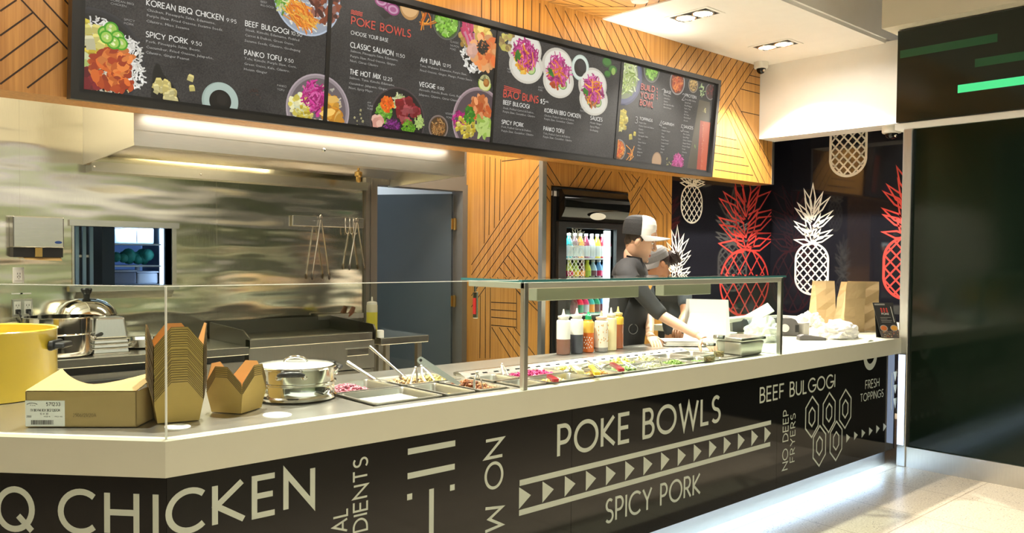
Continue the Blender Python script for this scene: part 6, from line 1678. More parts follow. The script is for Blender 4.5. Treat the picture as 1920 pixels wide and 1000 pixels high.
# ------------------------------------------------------------------ pineapples on the black walls
def pineapple(name, label, F, par, cx, top, bw, btop, bbot, m, crown=True, lw=.016, levels=6, clipv=None):
    """pixels: cx centre, top tip of the crown, bw body width, btop/bbot body ends"""
    c0, c1 = pix(F, cx, btop), pix(F, cx, bbot)
    uc = (c0[0]+c1[0])/2
    hw = (pix(F, cx+bw/2, (btop+bbot)/2)[0]-pix(F, cx-bw/2, (btop+bbot)/2)[0])/2
    hw = abs(hw); vt_, vb_ = c0[1], c1[1]; hh = (vt_-vb_)/2; vc = (vt_+vb_)/2
    mb = MB(); k = 0
    outline = []
    for i in range(48):
        a = 2*pi*(i+.5)/48; ca, sa = cos(a), sin(a); er = min(hw*.95, hh)
        outline.append((uc+hw*ca, vc+math.copysign(hh-er, sa)+er*sa))
    if clipv is None: mb.ribbon(outline, lw, F, .001, closed=True)
    else:
        o2 = [p for p in outline if p[1] <= clipv]
        i0 = min(range(len(outline)), key=lambda i: (outline[i][1] <= clipv, 0)) 
        o2 = sorted(o2, key=lambda p: math.atan2(p[0]-uc, -(p[1]-vc)))
        mb.ribbon(o2, lw, F, .001)
    inside = lambda u, v: abs(u-uc) < hw and abs(v-vc) < hh-er+er*math.sqrt(max(0, 1-((u-uc)/hw)**2)) and (clipv is None or v < clipv)
    step = hw*.52
    for sg in (1, -1):
        for j in range(-9, 10):
            pts = [(uc+x, vc+sg*x*1.08+j*step) for x in [hw*(-1+2*i/40) for i in range(41)]]
            pts = [p for p in pts if inside(*p)]
            if len(pts) > 1: k += 1; mb.ribbon([pts[0], pts[-1]], lw*.66, F, .0011+.00006*(k % 6))
    if crown:
        tip = pix(F, cx, top); H = tip[1]-vt_
        def leaf(bu, bv, tu, tv, w):
            nonlocal k; k += 1
            d = Vector((tu-bu, tv-bv)); n = Vector((-d.y, d.x)).normalized()*w
            m_ = (bu+d.x*.45, bv+d.y*.45)
            mb.ribbon([(bu-n.x*.35, bv-n.y*.35), (m_[0]-n.x, m_[1]-n.y), (tu, tv), (m_[0]+n.x, m_[1]+n.y), (bu+n.x*.35, bv+n.y*.35)], lw*.72, F, .0011+.00006*(k % 8))
        W_ = hw*1.12
        leaf(uc, vt_+H*.55, uc, vt_+H, hw*.17)
        wd = (.50, .86, 1.0, 1.02, .98, 1.0, .9)
        for i in range(levels):
            q = i/(levels-1)
            for sg in (-1, 1):
                tv = vt_+H*(.88-.78*q)+H*.035*(sg*(1 if i % 2 else -1)); tu = uc+sg*W_*wd[min(i, 6)]*(1+.05*sg)
                leaf(uc+sg*hw*.06, max(vt_, tv-H*(.34-.22*q)), tu, tv, hw*.15)
        for i in range(0, levels-1, 2):
            q = (i+.5)/(levels-1)
            for sg in (-1, 1):
                tv = vt_+H*(.80-.66*q); leaf(uc+sg*hw*.04, max(vt_, tv-H*.34), uc+sg*hw*.48, tv+H*.02, hw*.13)
    return mb.build(name, M[m], par, label=label)
FR_ = (Vector((0, YC, 0)), X1, Z1, -Y1)
FE_ = (Vector((XE, 0, 0)), -Y1, Z1, -X1)
pineapple('pineapple_graphic', 'small white pineapple with its crown cut off by the timber, left', FR_, wall_black, 1297, 322, 39, 347, 418, 'vinylw', levels=4, lw=.017)
pineapple('pineapple_graphic', 'white pineapple crown behind the two workers', FR_, wall_black, 1268, 424, 42, 524, 600, 'vinylw', lw=.017)
pineapple('pineapple_graphic', 'large red pineapple on the black wall', FR_, wall_black, 1397, 318, 90, 468, 592, 'vinylr', lw=.027, levels=6)
pineapple('pineapple_graphic', 'white pineapple standing on the end wall', FE_, wall_end, 1521.5, 346, 61, 457, 552, 'vinylw', lw=.022)
pineapple('pineapple_graphic', 'white pineapple body cut off at the ceiling', FE_, wall_end, 1590.5, 150, 67, 200, 330, 'vinylw', crown=False, lw=.026)
pineapple('pineapple_graphic', 'red pineapple half hidden by the aluminium post', FE_, wall_end, 1702, 300, 92, 444, 562, 'vinylr', lw=.026)
pineapple('pineapple_graphic', 'thin pineapple drawn on the fridge glass', PINE_DOOR[0], dr, 1080, 425, 30, 462, 530, 'vinyl', lw=.006)

# ------------------------------------------------------------------ till end of the counter
def paper_bag(label, c, w, d, h, rz, lean=(0, 0), pinch=.5, seed=1):
    t = thing('paper_bag', label, 'paper bag', c, rz, 'brown paper bags at the end of the counter')
    rnd = random.Random(seed); n = 7; mb = MB(); rings = []
    for j in range(n):
        q = j/(n-1); z = h*q
        dd = d*(1-q*pinch); ww = w*(1+.05*q)
        ox, oy = lean[0]*q*q, lean[1]*q*q
        g = d*.22*(.3+q)*(1 if q > .05 else 0)
        wob = lambda: rnd.uniform(-.006, .006)*(q > .1)
        rings.append([Vector(p) for p in ((-ww/2+ox, -dd/2+oy+wob(), z), (0+ox+wob(), -dd/2+oy-.006*q+wob(), z), (ww/2+ox, -dd/2+oy+wob(), z), (ww/2-g+ox, oy+wob()*.5, z), (ww/2+ox, dd/2+oy+wob(), z), (0+ox, dd/2+oy+wob(), z), (-ww/2+ox, dd/2+oy+wob(), z), (-ww/2+g+ox, oy, z))])
    vs = [p for r_ in rings for p in r_]; fs = []
    for j in range(n-1):
        for i in range(8): fs.append((j*8+i, j*8+(i+1) % 8, (j+1)*8+(i+1) % 8, (j+1)*8+i))
    fs.append(tuple(range(8))[::-1])
    mb.add(vs, fs, 0)
    R = Matrix.Translation(Vector(c)) @ Matrix.Rotation(rz, 4, 'Z')
    mb.v = [R @ v for v in mb.v]
    mb.build('paper', M['bag'], t)
    return t
rz0 = math.atan2(-.669, .743)
p = U(1541, 607, z=T); paper_bag('upright brown paper bag farthest along the white counter, open fold showing at its right', p, .19, .15, .385, rz0+radians(14), (0.01, 0), .75, 1)
p = U(1596, 624, z=T)+Vector((.08, .06, 0)); paper_bag('creased brown paper bag in the middle, leaning to the right against its neighbour', p, .20, .13, .40, rz0+radians(22), (.05, 0), .55, 2)
p = U(1640, 628, z=T)+Vector((.33, .25, 0)); paper_bag('brown paper bag behind the black flyer, closest to the aluminium post', p, .22, .12, .40, rz0+radians(-8), (-.0, 0), .5, 3)
# flyer
p = U(1671, 634, z=T); fd = Vector((.80, -.60, 0)); fv = Vector((-.0, .0, 1)); 
t = thing('flyer', 'black folded flyer with a red emblem and food pictures standing beside the post', 'flyer', p)
up = Vector((-.04, .06, .275)); FF = (p-fd*.0735, fd, up.normalized(), fd.cross(up.normalized()))
if FF[3].dot(CAM-p) < 0: FF = (FF[0], FF[1], FF[2], -FF[3])
def fb(mb, u0, v0, u1, v1, off, col): fill(mb, FF, [(u0, v0), (u1, v0), (u1, v1), (u0, v1)], off, 0, col)
mb = MB(); mb.prism([(0, 0), (.147, 0), (.147, .27), (0, .27)], FF[0], FF[1], FF[2], -FF[3], .003); mb.prism([(0, 0), (.147, 0), (.147, .27), (0, .27)], FF[0]-FF[3]*.0+Vector((.02, .05, 0)), FF[1], FF[2]+Vector((0, -.2, 0)), -FF[3], .002)
cdm = mb.build('folded_card', M['black'], t)
mb = MB(); rnd = random.Random(8)
fb(mb, 0, .0, .147, .055, .0008, (.12, .10, .09)); fb(mb, .01, .25, .09, .262, .0008, (.3, .29, .27))
for i in range(40): 
    u, v = rnd.uniform(.004, .14), rnd.uniform(.004, .05); fb(mb, u, v, u+.006, v+.006, .001+.00005*i, rnd.choice([(.5, .08, .03), (.7, .6, .4), (.3, .25, .2), (.5, .3, .1)]))
for cu, cc in ((.035, (.62, .16, .03)), (.115, (.70, .34, .04))):
    fill(mb, FF, [(cu+.03*cos(radians(a_)), .075+.024*sin(radians(a_))) for a_ in range(0, 360, 20)], .0035, 0, (.4, .36, .33))
    fill(mb, FF, [(cu+.024*cos(radians(a_)), .075+.019*sin(radians(a_))) for a_ in range(0, 360, 20)], .0037, 0, cc)
for i in range(3):
    u = .045+i*.021
    for v in (.196, .208, .22): fill(mb, FF, [(u, v), (u+.016, v), (u+.008, v+.012)], .001, 0, (.62, .05, .04))
letters(mb, 'POKE', FF, .012, .055, .22, .048, .178, .001, 0, (.7, .7, .66))
for i in range(4): fb(mb, .03, .155-.012*i, .03+rnd.uniform(.05, .085), .158-.012*i, .001, (.32, .31, .29))
fb(mb, .128, .12, .133, .24, .001, (.6, .6, .56))
mb.build('flyer_print', vcol('flyer_ink', .4), cdm)
# card reader, terminal, tablet
greyp = mat('grey_plastic_till', (.13, .125, .12), .4)
p = U(1521, 638, z=T); d = Vector((.78, -.62, 0))
t = thing('card_reader', 'small grey handheld card reader lying on the white counter in front of the bags', 'card reader', p)
mb = MB(); q = Vector((-d.y, d.x, 0)); mb.prism([(-.10, .0), (-.098, .03), (-.07, .042), (.06, .026), (.10, .018), (.102, .0)], p-q*.03, d, Z1, q, .06); b_ = mb.build('case', greyp, t, bevel=.006)
mb = MB(); mb.prism([(-.055, .0405), (.0, .0335), (.0, .0345), (-.055, .0415)], p-q*.022, d, Z1, q, .044); mb.build('display', M['black'], b_)
p = U(1474, 629, z=T); t = thing('receipt_printer', 'rounded grey receipt printer behind the right guard post', 'printer', p); p = p+Vector((0, .05, 0))
d2 = Vector((.62, -.78, 0)); q2 = Vector((-d2.y, d2.x, 0))
pr = [(-.12, 0), (-.12, .10), (-.10, .128), (-.06, .138), (.06, .138), (.10, .125), (.12, .09), (.12, 0)]
o_ = MB().prism(pr, p-q2*.09, d2, Z1, q2, .18).build('case', greyp, t, bevel=.008)
MB().prism([(.095, .03), (.122, .03), (.122, .085), (.095, .085)], p-q2*.07, d2, Z1, q2, -.021).build('paper_slot', M['black'], o_)
mb = MB(); mb.lathe([(.03, 0), (.03, .012)], p+d2*.02-q2*.0905+Z1*.06, 22, axis=-q2); mb.build('roll_cover', M['whitep'], o_)
MB().bbox(tuple(p+d2*.155+Vector((-.045, -.045, 0))), tuple(p+d2*.155+Vector((.045, .045, .10))), .012).build('power_block', mat('khaki_grey_plastic', (.42, .41, .36), .4), t)
p = U(1408, 640, z=T)+Vector((.35, .45, 0))
t = thing('tablet_stand', 'white tablet tilted on a white stand, seen through the right end of the glass guard', 'tablet', (p.x, p.y, T))
tp = U(1420, 592, y=p.y); dd = Vector((.743, -.669, 0)); bk = Vector((.669, .743, 0))
MB().tube([Vector((p.x+.02, p.y, T)), Vector((p.x+.03, p.y, T+.10)), tp+bk*.03-Z1*.01], [.028, .024, .02], 14).build('stand_post', M['whitep'], t)
MB().lathe([(.085, 0), (.085, .008), (.03, .014)], (p.x+.02, p.y, T), 28).build('stand_base', M['whitep'], t)
e1 = (dd*.86+Z1*.5).normalized(); e2 = (bk*.8-e1*(bk*.8).dot(e1)+Z1*.25).normalized(); e3 = e1.cross(e2)
if e3.z < 0: e3 = -e3
o_ = MB().prism([(-.13, -.09), (.13, -.09), (.13, .09), (-.13, .09)], tp, e1, e2, e3, .012).build('tablet', M['whitep'], t, bevel=.004)
MB().prism([(-.105, -.075), (.105, -.075), (.105, .075), (-.105, .075)], tp+e3*.0121, e1, e2, e3, .0008).build('tablet_screen', mat('pale_screen', (.5, .5, .5), .2, emit=(.55, .56, .55), es=.5), o_)
q_ = U(1412, 624, z=T+.02); q_ = Vector((q_.x+.2, q_.y+.25, T))
t = thing('card_terminal', 'dark grey card terminal standing under the white tablet', 'card terminal', q_)
MB().prism([(-.06, 0), (-.065, .09), (-.05, .115), (.05, .10), (.065, .07), (.06, 0)], q_-bk*.045, dd, Z1, bk, .09).build('case', mat('dark_grey_plastic', (.06, .07, .085), .35), t, bevel=.006)
# white cable
cb = [U(1440, 628, z=T+.004), U(1452, 622, z=T+.006), U(1458, 630, z=T+.006), U(1446, 634, z=T+.006), U(1442, 627, z=T+.008), U(1456, 638, z=T+.005)]
MB().tube(cb, .006, 8).build('charging_cable', M['whitep'], None, label='coiled white charging cable beside the guard post', cat='cable')
# crumpled white bag
def crumple(name, label, cat, p, rx, ry, rz_, seed, m):
    rnd = random.Random(seed); bm = bmesh.new(); bmesh.ops.create_icosphere(bm, subdivisions=4, radius=1)
    from mathutils import noise
    for v in bm.verts:
        n_ = noise.noise(v.co*2.3+Vector((seed, 0, 0)))*.38+noise.noise(v.co*5.5+Vector((0, seed, 0)))*.20
        k = 1+n_; z = max(v.co.z*k, -.25)
        v.co = Vector((v.co.x*k*rx, v.co.y*k*ry, (z+.25)*rz_))
    mb = MB(); mb.M = Matrix.Translation(p); mb.bm(bm, 0, False)
    return mb.build(name, m, None, label=label, cat=cat)
tissue = mat('white_tissue', (.85, .84, .80), .6)
crumple('plastic_bag', 'crumpled white plastic bag lying on the counter in front of the brown paper bags', 'plastic bag', U(1572, 634, z=T), .17, .12, .10, 3, tissue)
crumple('napkin', 'white crumpled napkin left of the plastic bag, behind the card reader', 'napkin', U(1530, 621, z=T)+Vector((.2, .16, 0)), .13, .10, .10, 9, tissue)
crumple('napkin', 'crumpled white napkin between the steel container and the tablet', 'napkin', Vector((4.28, .52, T)), .15, .11, .12, 5, tissue)
# white bags and wrapping paper under the guard
def upright(label, name, cat, x0, y0, w, d, h, rz, flare=.06, seed=0):
    t = thing(name, label, cat, (x0, y0, T), rz)
    mb = MB(); rnd = random.Random(seed)
    R = Matrix.Translation(Vector((x0, y0, T))) @ Matrix.Rotation(rz, 4, 'Z'); mb.M = R
    k = 1-flare
    th = .0015
    vs = [(-w/2, -d/2, 0), (w/2, -d/2, 0), (w/2, d/2, 0), (-w/2, d/2, 0), (-w/2*k, -d/2*.5, h*1.02), (w/2*k, -d/2*.5, h), (w/2*k, d/2*.5, h*.99), (-w/2*k, d/2*.5, h*1.01)]
    mb.add(vs, [(0, 3, 2, 1), (0, 1, 5, 4), (1, 2, 6, 5), (2, 3, 7, 6), (3, 0, 4, 7)])
    mb.build('paper', M['paper'], t)
    return t
upright('tall white paper bag standing on the deck behind the outstretched arm', 'white_paper_bag', 'paper bag', 4.06, .84, .30, .14, .285, rz0+radians(6), .05)
upright('wide white paper bag leaning at the left of the tall one, under the workers\' arms', 'white_paper_bag', 'paper bag', 3.88, .73, .30, .10, .20, rz0+radians(-4), .35)
t = thing('paper_stack', 'low stack of white wrapping paper sheets on the deck by the resting hand', 'paper stack', (3.62, .68, T))
mb = MB(); rnd = random.Random(6)
for i in range(9):
    mb.M = Matrix.Translation(Vector((3.63+rnd.uniform(-.01, .01), .70+rnd.uniform(-.01, .01), T+.004*i))) @ Matrix.Rotation(rz0+rnd.uniform(-.08, .08), 4, 'Z')
    mb.box((-.16, -.09, 0), (.16, .09, .0035))
mb.build('sheets', M['paper'], t)

# ------------------------------------------------------------------ overhead sign
sg = thing('overhead_sign', 'black glossy overhead sign with green bars on the mall wall, above the dark panel', 'sign', (XR, -1.5, 2.55))
FS_ = (Vector((XR-.022, 0, 0)), -Y1, Z1, -X1)
MB().box((XR-.022, -6.5, 2.552), (XR+.0095, .072, 3.226)).build('panel', mat('sign_glass', (.016, .021, .015), .07, spec=.4, bump=.01, bscale=18), sg)
def bar(a, b, c, m, label=None):
    u0, v0 = pix(FS_, *a); u1, v1 = pix(FS_, *b); h = (pix(FS_, *a)[1]-pix(FS_, *c)[1])
    mb = MB(); v = (v0+v1)/2; fill(mb, FS_, [(u0, v-h), (u1, v-h), (u1, v), (u0, v)], .001); mb.build('green_bar', m, sg, label=label)
gd_ = mat('dim_green', (.02, .10, .045), .25); gb_ = mat('bright_green', (.05, .55, .22), .3, emit=(.06, .62, .24), es=.7)
bar((1688, 93), (1870.5, 65), (1688, 107.5), gd_); bar((1828, 110.5), (2100, 68), (1828, 126), gd_); bar((1796, 160), (2000, 131), (1796, 175), gb_, 'lit bright green bar')
# ------------------------------------------------------------------ ceiling fittings
def downlight(label, pc, corners):
    P = [U(x, y, z=ZC-.0125) for x, y in corners]
    c = sum(P, Vector())/4
    t = thing('downlight', label, 'ceiling light', c, 0, 'twin downlights in the white ceiling')
    e_ = (P[3]-P[0]); L_ = e_.length
    x0, x1 = min(p.x for p in P), max(p.x for p in P); y0, y1 = min(p.y for p in P), max(p.y for p in P)
    cx, cy = c.x, c.y; w, d = .20, .36
    # oblong box, long side across the bay
    mb = MB(); z = ZC-.0145
    for a, b in (((cx-w/2-.03, cy-d/2-.03), (cx+w/2+.03, cy-d/2)), ((cx-w/2-.03, cy+d/2), (cx+w/2+.03, cy+d/2+.03)), ((cx-w/2-.03, cy-d/2), (cx-w/2, cy+d/2)), ((cx+w/2, cy-d/2), (cx+w/2+.03, cy+d/2))):
        mb.box((a[0], a[1], z-.003), (b[0], b[1], z+.002))
    mb.build('trim_ring', M['white'], t)
    MB().box((cx-w/2, cy-d/2, z-.0005), (cx+w/2, cy+d/2, z+.002)).build('black_baffle', M['blackm'], t)
    for s_ in (-1, 1):
        l = MB().lathe([(.075, -.004), (.075, 0)], (cx, cy+s_*.085, z-.001), 26).build('lamp', M['lampglow'], t)
        MB().tube([(cx+.083*cos(2*pi*i/28), cy+s_*.085+.083*sin(2*pi*i/28), z-.004) for i in range(28)], .008, 8, closed=True).build('lamp_ring', M['chrome'], l)
downlight('twin recessed downlight in the white ceiling, the one nearer the timber ceiling', None, ((1262, 22), (1290, 40), (1345, 36), (1310, 14)))
downlight('twin recessed downlight in the white ceiling, the one nearer the white bulkhead', None, ((1420, 80), (1445, 95), (1495, 88), (1455, 74)))
def dome(label, c, r=.075):
    t = thing('dome_camera', label, 'security camera', c)
    MB().lathe([(r, 0), (r, -.05), (r*.93, -.062), (r*.75, -.066)][::-1], c, 28).build('housing', M['whitep'], t)
    b = MB().lathe([(0, -.12), (r*.35, -.112), (r*.6, -.09), (r*.66, -.0665)], c, 24).build('dome', M['blackgloss'], t)
    MB().ball(Vector(c)+Vector((-.02, -.045, -.092)), .014).build('lens', M['chrome'], b)
p = U(1427, 127, y=YS-.11); dome('white dome camera in the corner where white ceiling meets the timber bulkhead', (p.x, YS-.11, ZC-.0126), .07)
p = U(1672, 241, z=ZW); dome('white dome camera under the white bulkhead beside the aluminium post', (XW+.14, U(1672, 241, x=XW+.14).y, ZW-.0005), .085)
p = U(1200, -4, z=ZC); mb = MB(); mb.lathe([(0, -.035), (.04, -.035), (.065, -.028), (.075, -.01), (.075, 0)], (p.x, p.y, ZC-.0015), 30)
mb.build('smoke_detector', M['whitep'], None, label='round white smoke detector on the timber ceiling', cat='smoke detector')
# cold light strip beside the post
MB().box((XR-.0196, -.030, .16), (XR-.0182, .018, K-.01)).build('led_strip', mat('cold_led', (.7, .8, 1), .4, emit=(.55, .7, 1), es=2.2), None, label='thin upright cold light strip at the right end of the black counter front', cat='light strip')
# ------------------------------------------------------------------ the two workers
def skin_geo(pts, edges, levels=2):
    """pts: (xyz, radius or (rx, ry)); returns vertices and faces of one smooth skinned surface"""
    me = bpy.data.meshes.new('skin_tmp'); me.from_pydata([tuple(p[0]) for p in pts], edges, [])
    ob = bpy.data.objects.new('skin_tmp', me); COL.objects.link(ob)
    ob.modifiers.new('s', 'SKIN'); sb = ob.modifiers.new('b', 'SUBSURF'); sb.levels = levels; sb.render_levels = levels
    ly = me.skin_vertices[0]
    for i, p in enumerate(pts):
        r = p[1]; ly.data[i].radius = r if isinstance(r, tuple) else (r, r); ly.data[i].use_root = (i == 0)
    dg = bpy.context.evaluated_depsgraph_get(); dg.update()
    ev = bpy.data.meshes.new_from_object(ob.evaluated_get(dg))
    out = ([v.co.copy() for v in ev.vertices], [tuple(f.vertices) for f in ev.polygons])
    bpy.data.objects.remove(ob); bpy.data.meshes.remove(me); bpy.data.meshes.remove(ev)
    return out
def frame_of(pos, fwd, up=Z1):
    f = Vector(fwd).normalized(); l = Vector(up).cross(f).normalized(); u = f.cross(l)
    return Matrix(((f.x, l.x, u.x, pos[0]), (f.y, l.y, u.y, pos[1]), (f.z, l.z, u.z, pos[2]), (0, 0, 0, 1)))
HEADP = [(-.112, .018, .055, .03, .036), (-.106, .008, .080, .046, .048), (-.092, .0, .097, .058, .054), (-.072, .0, .094, .066, .060), (-.055, .0, .096, .074, .064), (-.03, .0, .094, .085, .068),
         (0, .0, .094, .093, .072), (.03, .0, .089, .098, .074), (.05, 0, .097, .100, .076), (.08, 0, .093, .098, .074), (.105, 0, .075, .085, .063), (.12, 0, .05, .06, .045), (.128, 0, .02, .03, .02)]
def ringpts(z, xc, rf, rb, ry, n=28, e=.86):
    o = []
    for i in range(n):
        a = 2*pi*i/n; c, s_ = cos(a), sin(a)
        o.append((xc+(rf if c > 0 else rb)*math.copysign(abs(c)**e, c), ry*math.copysign(abs(s_)**e, s_), z))
    return o
def head_geo(mb, H, look='m'):
    """head with face in frame H; slots 0 skin 1 lips 2 eye 3 dark"""
    mb.M = H; n = 28
    vs = []; fs = []; st_ = []
    for r_ in HEADP: vs += ringpts(*r_)
    for j in range(len(HEADP)-1):
        for i in range(n):
            f = (j*n+i, j*n+(i+1) % n, (j+1)*n+(i+1) % n, (j+1)*n+i); c_ = sum((Vector(vs[k]) for k in f), Vector())/4
            (st_ if look == 'patch' and c_.z < -.012-.55*max(0, c_.x-.05) and c_.x > -.01 and c_.z > -.11 else fs).append(f)
    fs.append(tuple(range(n))[::-1]); fs.append(tuple((len(HEADP)-1)*n+i for i in range(n)))
    mb.add(vs, fs, 0, True)
    if st_: mb.add(vs, st_, 4, True)
    mb.tube([(.090, 0, .045), (.098, 0, .02), (.112, 0, -.003), (.108, 0, -.016)], [.008, .010, .013, .010], 10)
    for s_ in (-1, 1):
        mb.ball((.102, s_*.011, -.012), (.012, .008, .008))
        mb.ball((-.004, s_*.075, .002), (.019, .009, .032), 0, None, 14, 10, Euler((0, .15, s_*-.25)).to_matrix())
        mb.ball((-.004, s_*.081, .004), (.010, .005, .020), 0)
        mb.ball((.080, s_*.031, .028), (.013, .015, .009), 2)
        mb.ball((.0905, s_*.033, .027), (.004, .006, .006), 3)
        mb.ball((.082, s_*.031, .034), (.014, .017, .006), 0)
        mb.tube([(.093, s_*.014, .046), (.094, s_*.03, .051), (.078, s_*.05, .046)], [.003, .0045, .003], 6, 3)
    mb.ball((.094, 0, -.050), (.009, .022, .0045), 1); mb.ball((.092, 0, -.060), (.010, .019, .006), 1)
    mb.ball((.088, 0, -.094), (.014, .018, .014), 0)
    mb.M = None
def hand_geo(mb, wrist, palm_dir, palm_n, s=1.0, curl=.5, thumb_side=1):
    """palm with four fingers and a thumb; palm_n points out of the palm"""
    d = Vector(palm_dir).normalized(); n = Vector(palm_n); n = (n-d*n.dot(d)).normalized(); q = d.cross(n)*thumb_side
    W = Vector(wrist)
    R = Matrix((d, q, n)).transposed()
    mb.ball(W+d*.045*s, (.052*s, .040*s, .016*s), 0, None, 16, 10, R)
    mb.tube([W-d*.03*s, W+d*.02*s], [.026*s, .030*s], 12, flat=.75)
    for i, (off, ln) in enumerate(((.030, .072), (.010, .082), (-.010, .076), (-.029, .060))):
        b = W+d*.082*s+q*off*s
        a1 = curl*.5; a2 = curl*1.2; a3 = curl*1.8
        v = lambda a: d*cos(a)+n*sin(a)
        p1 = b+v(a1)*ln*.45*s; p2 = p1+v(a2)*ln*.32*s; p3 = p2+v(a3)*ln*.23*s
        mb.tube([b-d*.02*s, b, p1, p2, p3, p3+v(a3)*.004], [.0095*s, .0098*s, .009*s, .0082*s, .0068*s, .003*s], 8)
        mb.ball(p1, .0088*s, 0, None, 8, 6)
    b = W+d*.03*s+q*.030*s
    t1 = b+(d*.5+q*.75+n*.35).normalized()*.04*s; t2 = t1+(d*.85+q*.3+n*.45).normalized()*.032*s
    mb.tube([b-q*.015*s, b, t1, t2, t2+(d*.9+n*.4).normalized()*.01*s], [.014*s, .0145*s, .0115*s, .009*s, .004*s], 8)
def cap_crown(par, H, r, mb_f, mb_b, zs, split=.012):
    n = 40
    rings = []
    for z, k in zs:
        rings.append([(p[0], p[1], z) for p in ringpts(z, .0, r[0]*k, r[1]*k, r[2]*k, n, .92)])
    for j in range(len(rings)-1):
        for i in range(n):
            k = (i+1) % n
            q = [Vector(rings[j][i]), Vector(rings[j][k]), Vector(rings[j+1][k]), Vector(rings[j+1][i])]
            c = sum(q, Vector())/4
            (mb_f if c.x > split else mb_b).add([H @ v for v in q], [(0, 1, 2, 3)], 0, True)
    top = [H @ Vector(p) for p in rings[-1]]
    mb_b.add(top, [tuple(range(n))], 0, True)

SK1 = mat('skin_light', (.56, .33, .21), .5, sss=.12, var=.08, vscale=25)
SK2 = mat('skin_tan', (.42, .20, .10), .5, sss=.12, var=.08, vscale=25)
LIP = mat('lip', (.45, .12, .10), .45); EYE = mat('eye_white', (.7, .68, .64), .25); DRK = mat('brow_dark', (.025, .015, .01), .7)
TEE = mat('charcoal_cotton', (.034, .034, .035), .85, bump=.35, bscale=14)
TEE2 = mat('slate_cotton', (.05, .058, .066), .85, bump=.35, bscale=14)
APR = mat('black_apron_cloth', (.018, .018, .02), .8, bump=.4, bscale=12)
JEAN = mat('dark_trousers', (.02, .022, .03), .8)
SHOE = mat('black_shoe', (.012, .012, .012), .5)
HAIR1 = mat('dark_brown_hair', (.03, .018, .01), .5, bump=.5, bscale=120); HAIR2 = mat('dark_hair', (.022, .010, .007), .4, bump=.6, bscale=120)

def worker(label, name, pel, chest, neck, fw, arms, H, skin, tee, headlook='m', feet=None, waist=(.15, .11), chestr=(.165, .115)):
    t = thing('person', label, 'person', (pel[0], pel[1], 0))
    fw = Vector(fw).normalized(); lf = Vector((-fw.y, fw.x, 0))
    pel, chest, neck = Vector(pel), Vector(chest), Vector(neck)
    P = [(pel, (.10, .09)), (pel*.5+chest*.5, (.095, .08)), (chest, (.068, .06)), (neck, (.055, .055)), (H @ Vector((-.03, 0, -.085)), (.052, .055)), (H @ Vector((-.015, 0, -.02)), (.05, .05))]
    E_ = [(0, 1), (1, 2), (2, 3), (3, 4), (4, 5)]
    for (sh, el, wr) in arms:
        i = len(P); P += [(sh, (.042, .042)), ((sh+el)/2, (.046, .046)), (el, (.039, .039)), ((el*.6+wr*.4), (.037, .037)), (wr, (.026, .023))]
        E_ += [(2, i), (i, i+1), (i+1, i+2), (i+2, i+3), (i+3, i+4)]
    for s_ in (-1, 1):
        i = len(P); hp = pel+lf*s_*.09-Z1*.06
        kn = Vector((hp.x, hp.y, .50))+fw*.02; an = Vector((hp.x, hp.y, .09))-fw*.01
        P += [(hp, (.085, .085)), ((hp+kn)/2, (.075, .075)), (kn, (.056, .056)), ((kn+an)/2, (.052, .052)), (an, (.036, .036)), (Vector((an.x, an.y, .045))+fw*.10, (.035, .03))]
        E_ += [(0, i), (i, i+1), (i+1, i+2), (i+2, i+3), (i+3, i+4), (i+4, i+5)]
    mb = MB(); vs, fs = skin_geo(P, E_); mb.add(vs, fs, 0, True)
    head_geo(mb, H, headlook)
    return t, mb, lf, fw
# ---- first worker: cap, reaching over the pans
fw1 = Vector((.60, -.80, 0)).normalized()
H1 = frame_of((3.572, 1.066, 1.640), (.57, -.82, -.40)) @ Matrix.Scale(1.06, 4)
HC1 = frame_of((3.568, 1.070, 1.648), (.57, -.82, -.09)) @ Matrix.Scale(1.05, 4)
pel1 = Vector((3.52, 1.17, .92)); ch1 = Vector((3.52, 1.12, 1.365)); nk1 = Vector((3.535, 1.105, 1.550))
shR, elR, wrR = Vector((3.345, 1.0, 1.432)), Vector((3.475, .80, 1.155)), Vector((3.49, .50, 1.035))
shL, elL, wrL = Vector((3.69, 1.20, 1.432)), Vector((3.73, 1.10, 1.13)), Vector((3.475, .885, 1.015))
SK1B = mat('skin_light_stubbled', (.56, .33, .21), .5, sss=.12, var=.08, vscale=25)
_N, _L = SK1B.node_tree.nodes, SK1B.node_tree.links
_P = _N['Principled BSDF']; _src = _P.inputs['Base Color'].links[0].from_socket
_t = _N.new('ShaderNodeTexCoord'); _d = _N.new('ShaderNodeVectorMath'); _d.operation = 'DISTANCE'
_d.inputs[1].default_value = (H1 @ Vector((.045, 0, -.085)))-Vector((pel1.x, pel1.y, 0))
_L.new(_t.outputs['Object'], _d.inputs[0])
_m = _N.new('ShaderNodeMapRange'); _m.inputs['From Min'].default_value = .085; _m.inputs['From Max'].default_value = .055; _m.inputs['To Max'].default_value = .55
_L.new(_d.outputs['Value'], _m.inputs['Value'])
_x = _N.new('ShaderNodeMix'); _x.data_type = 'RGBA'; _x.inputs['B'].default_value = (.20, .125, .085, 1)
_L.new(_m.outputs['Result'], _x.inputs['Factor']); _L.new(_src, _x.inputs['A']); _L.new(_x.outputs['Result'], _P.inputs['Base Color'])
p1, mb, lf1, _ = worker('person in a black and white cap and charcoal shirt, reaching over the pans', 'person', pel1, ch1, nk1, fw1, [(shR, elR, wrR), (shL, elL, wrL)], H1, SK1B, TEE)
hd_ = Vector((-.02, -.135, -.06)); hand_geo(mb, wrR+hd_.normalized()*.02, hd_, (.1, -.1, -1), 1.0, .55, -1)
hd_ = Vector((-.06, -.10, -.045)); hand_geo(mb, wrL+hd_.normalized()*.015, hd_, (0, 0, -1), 1.0, .30, 1)
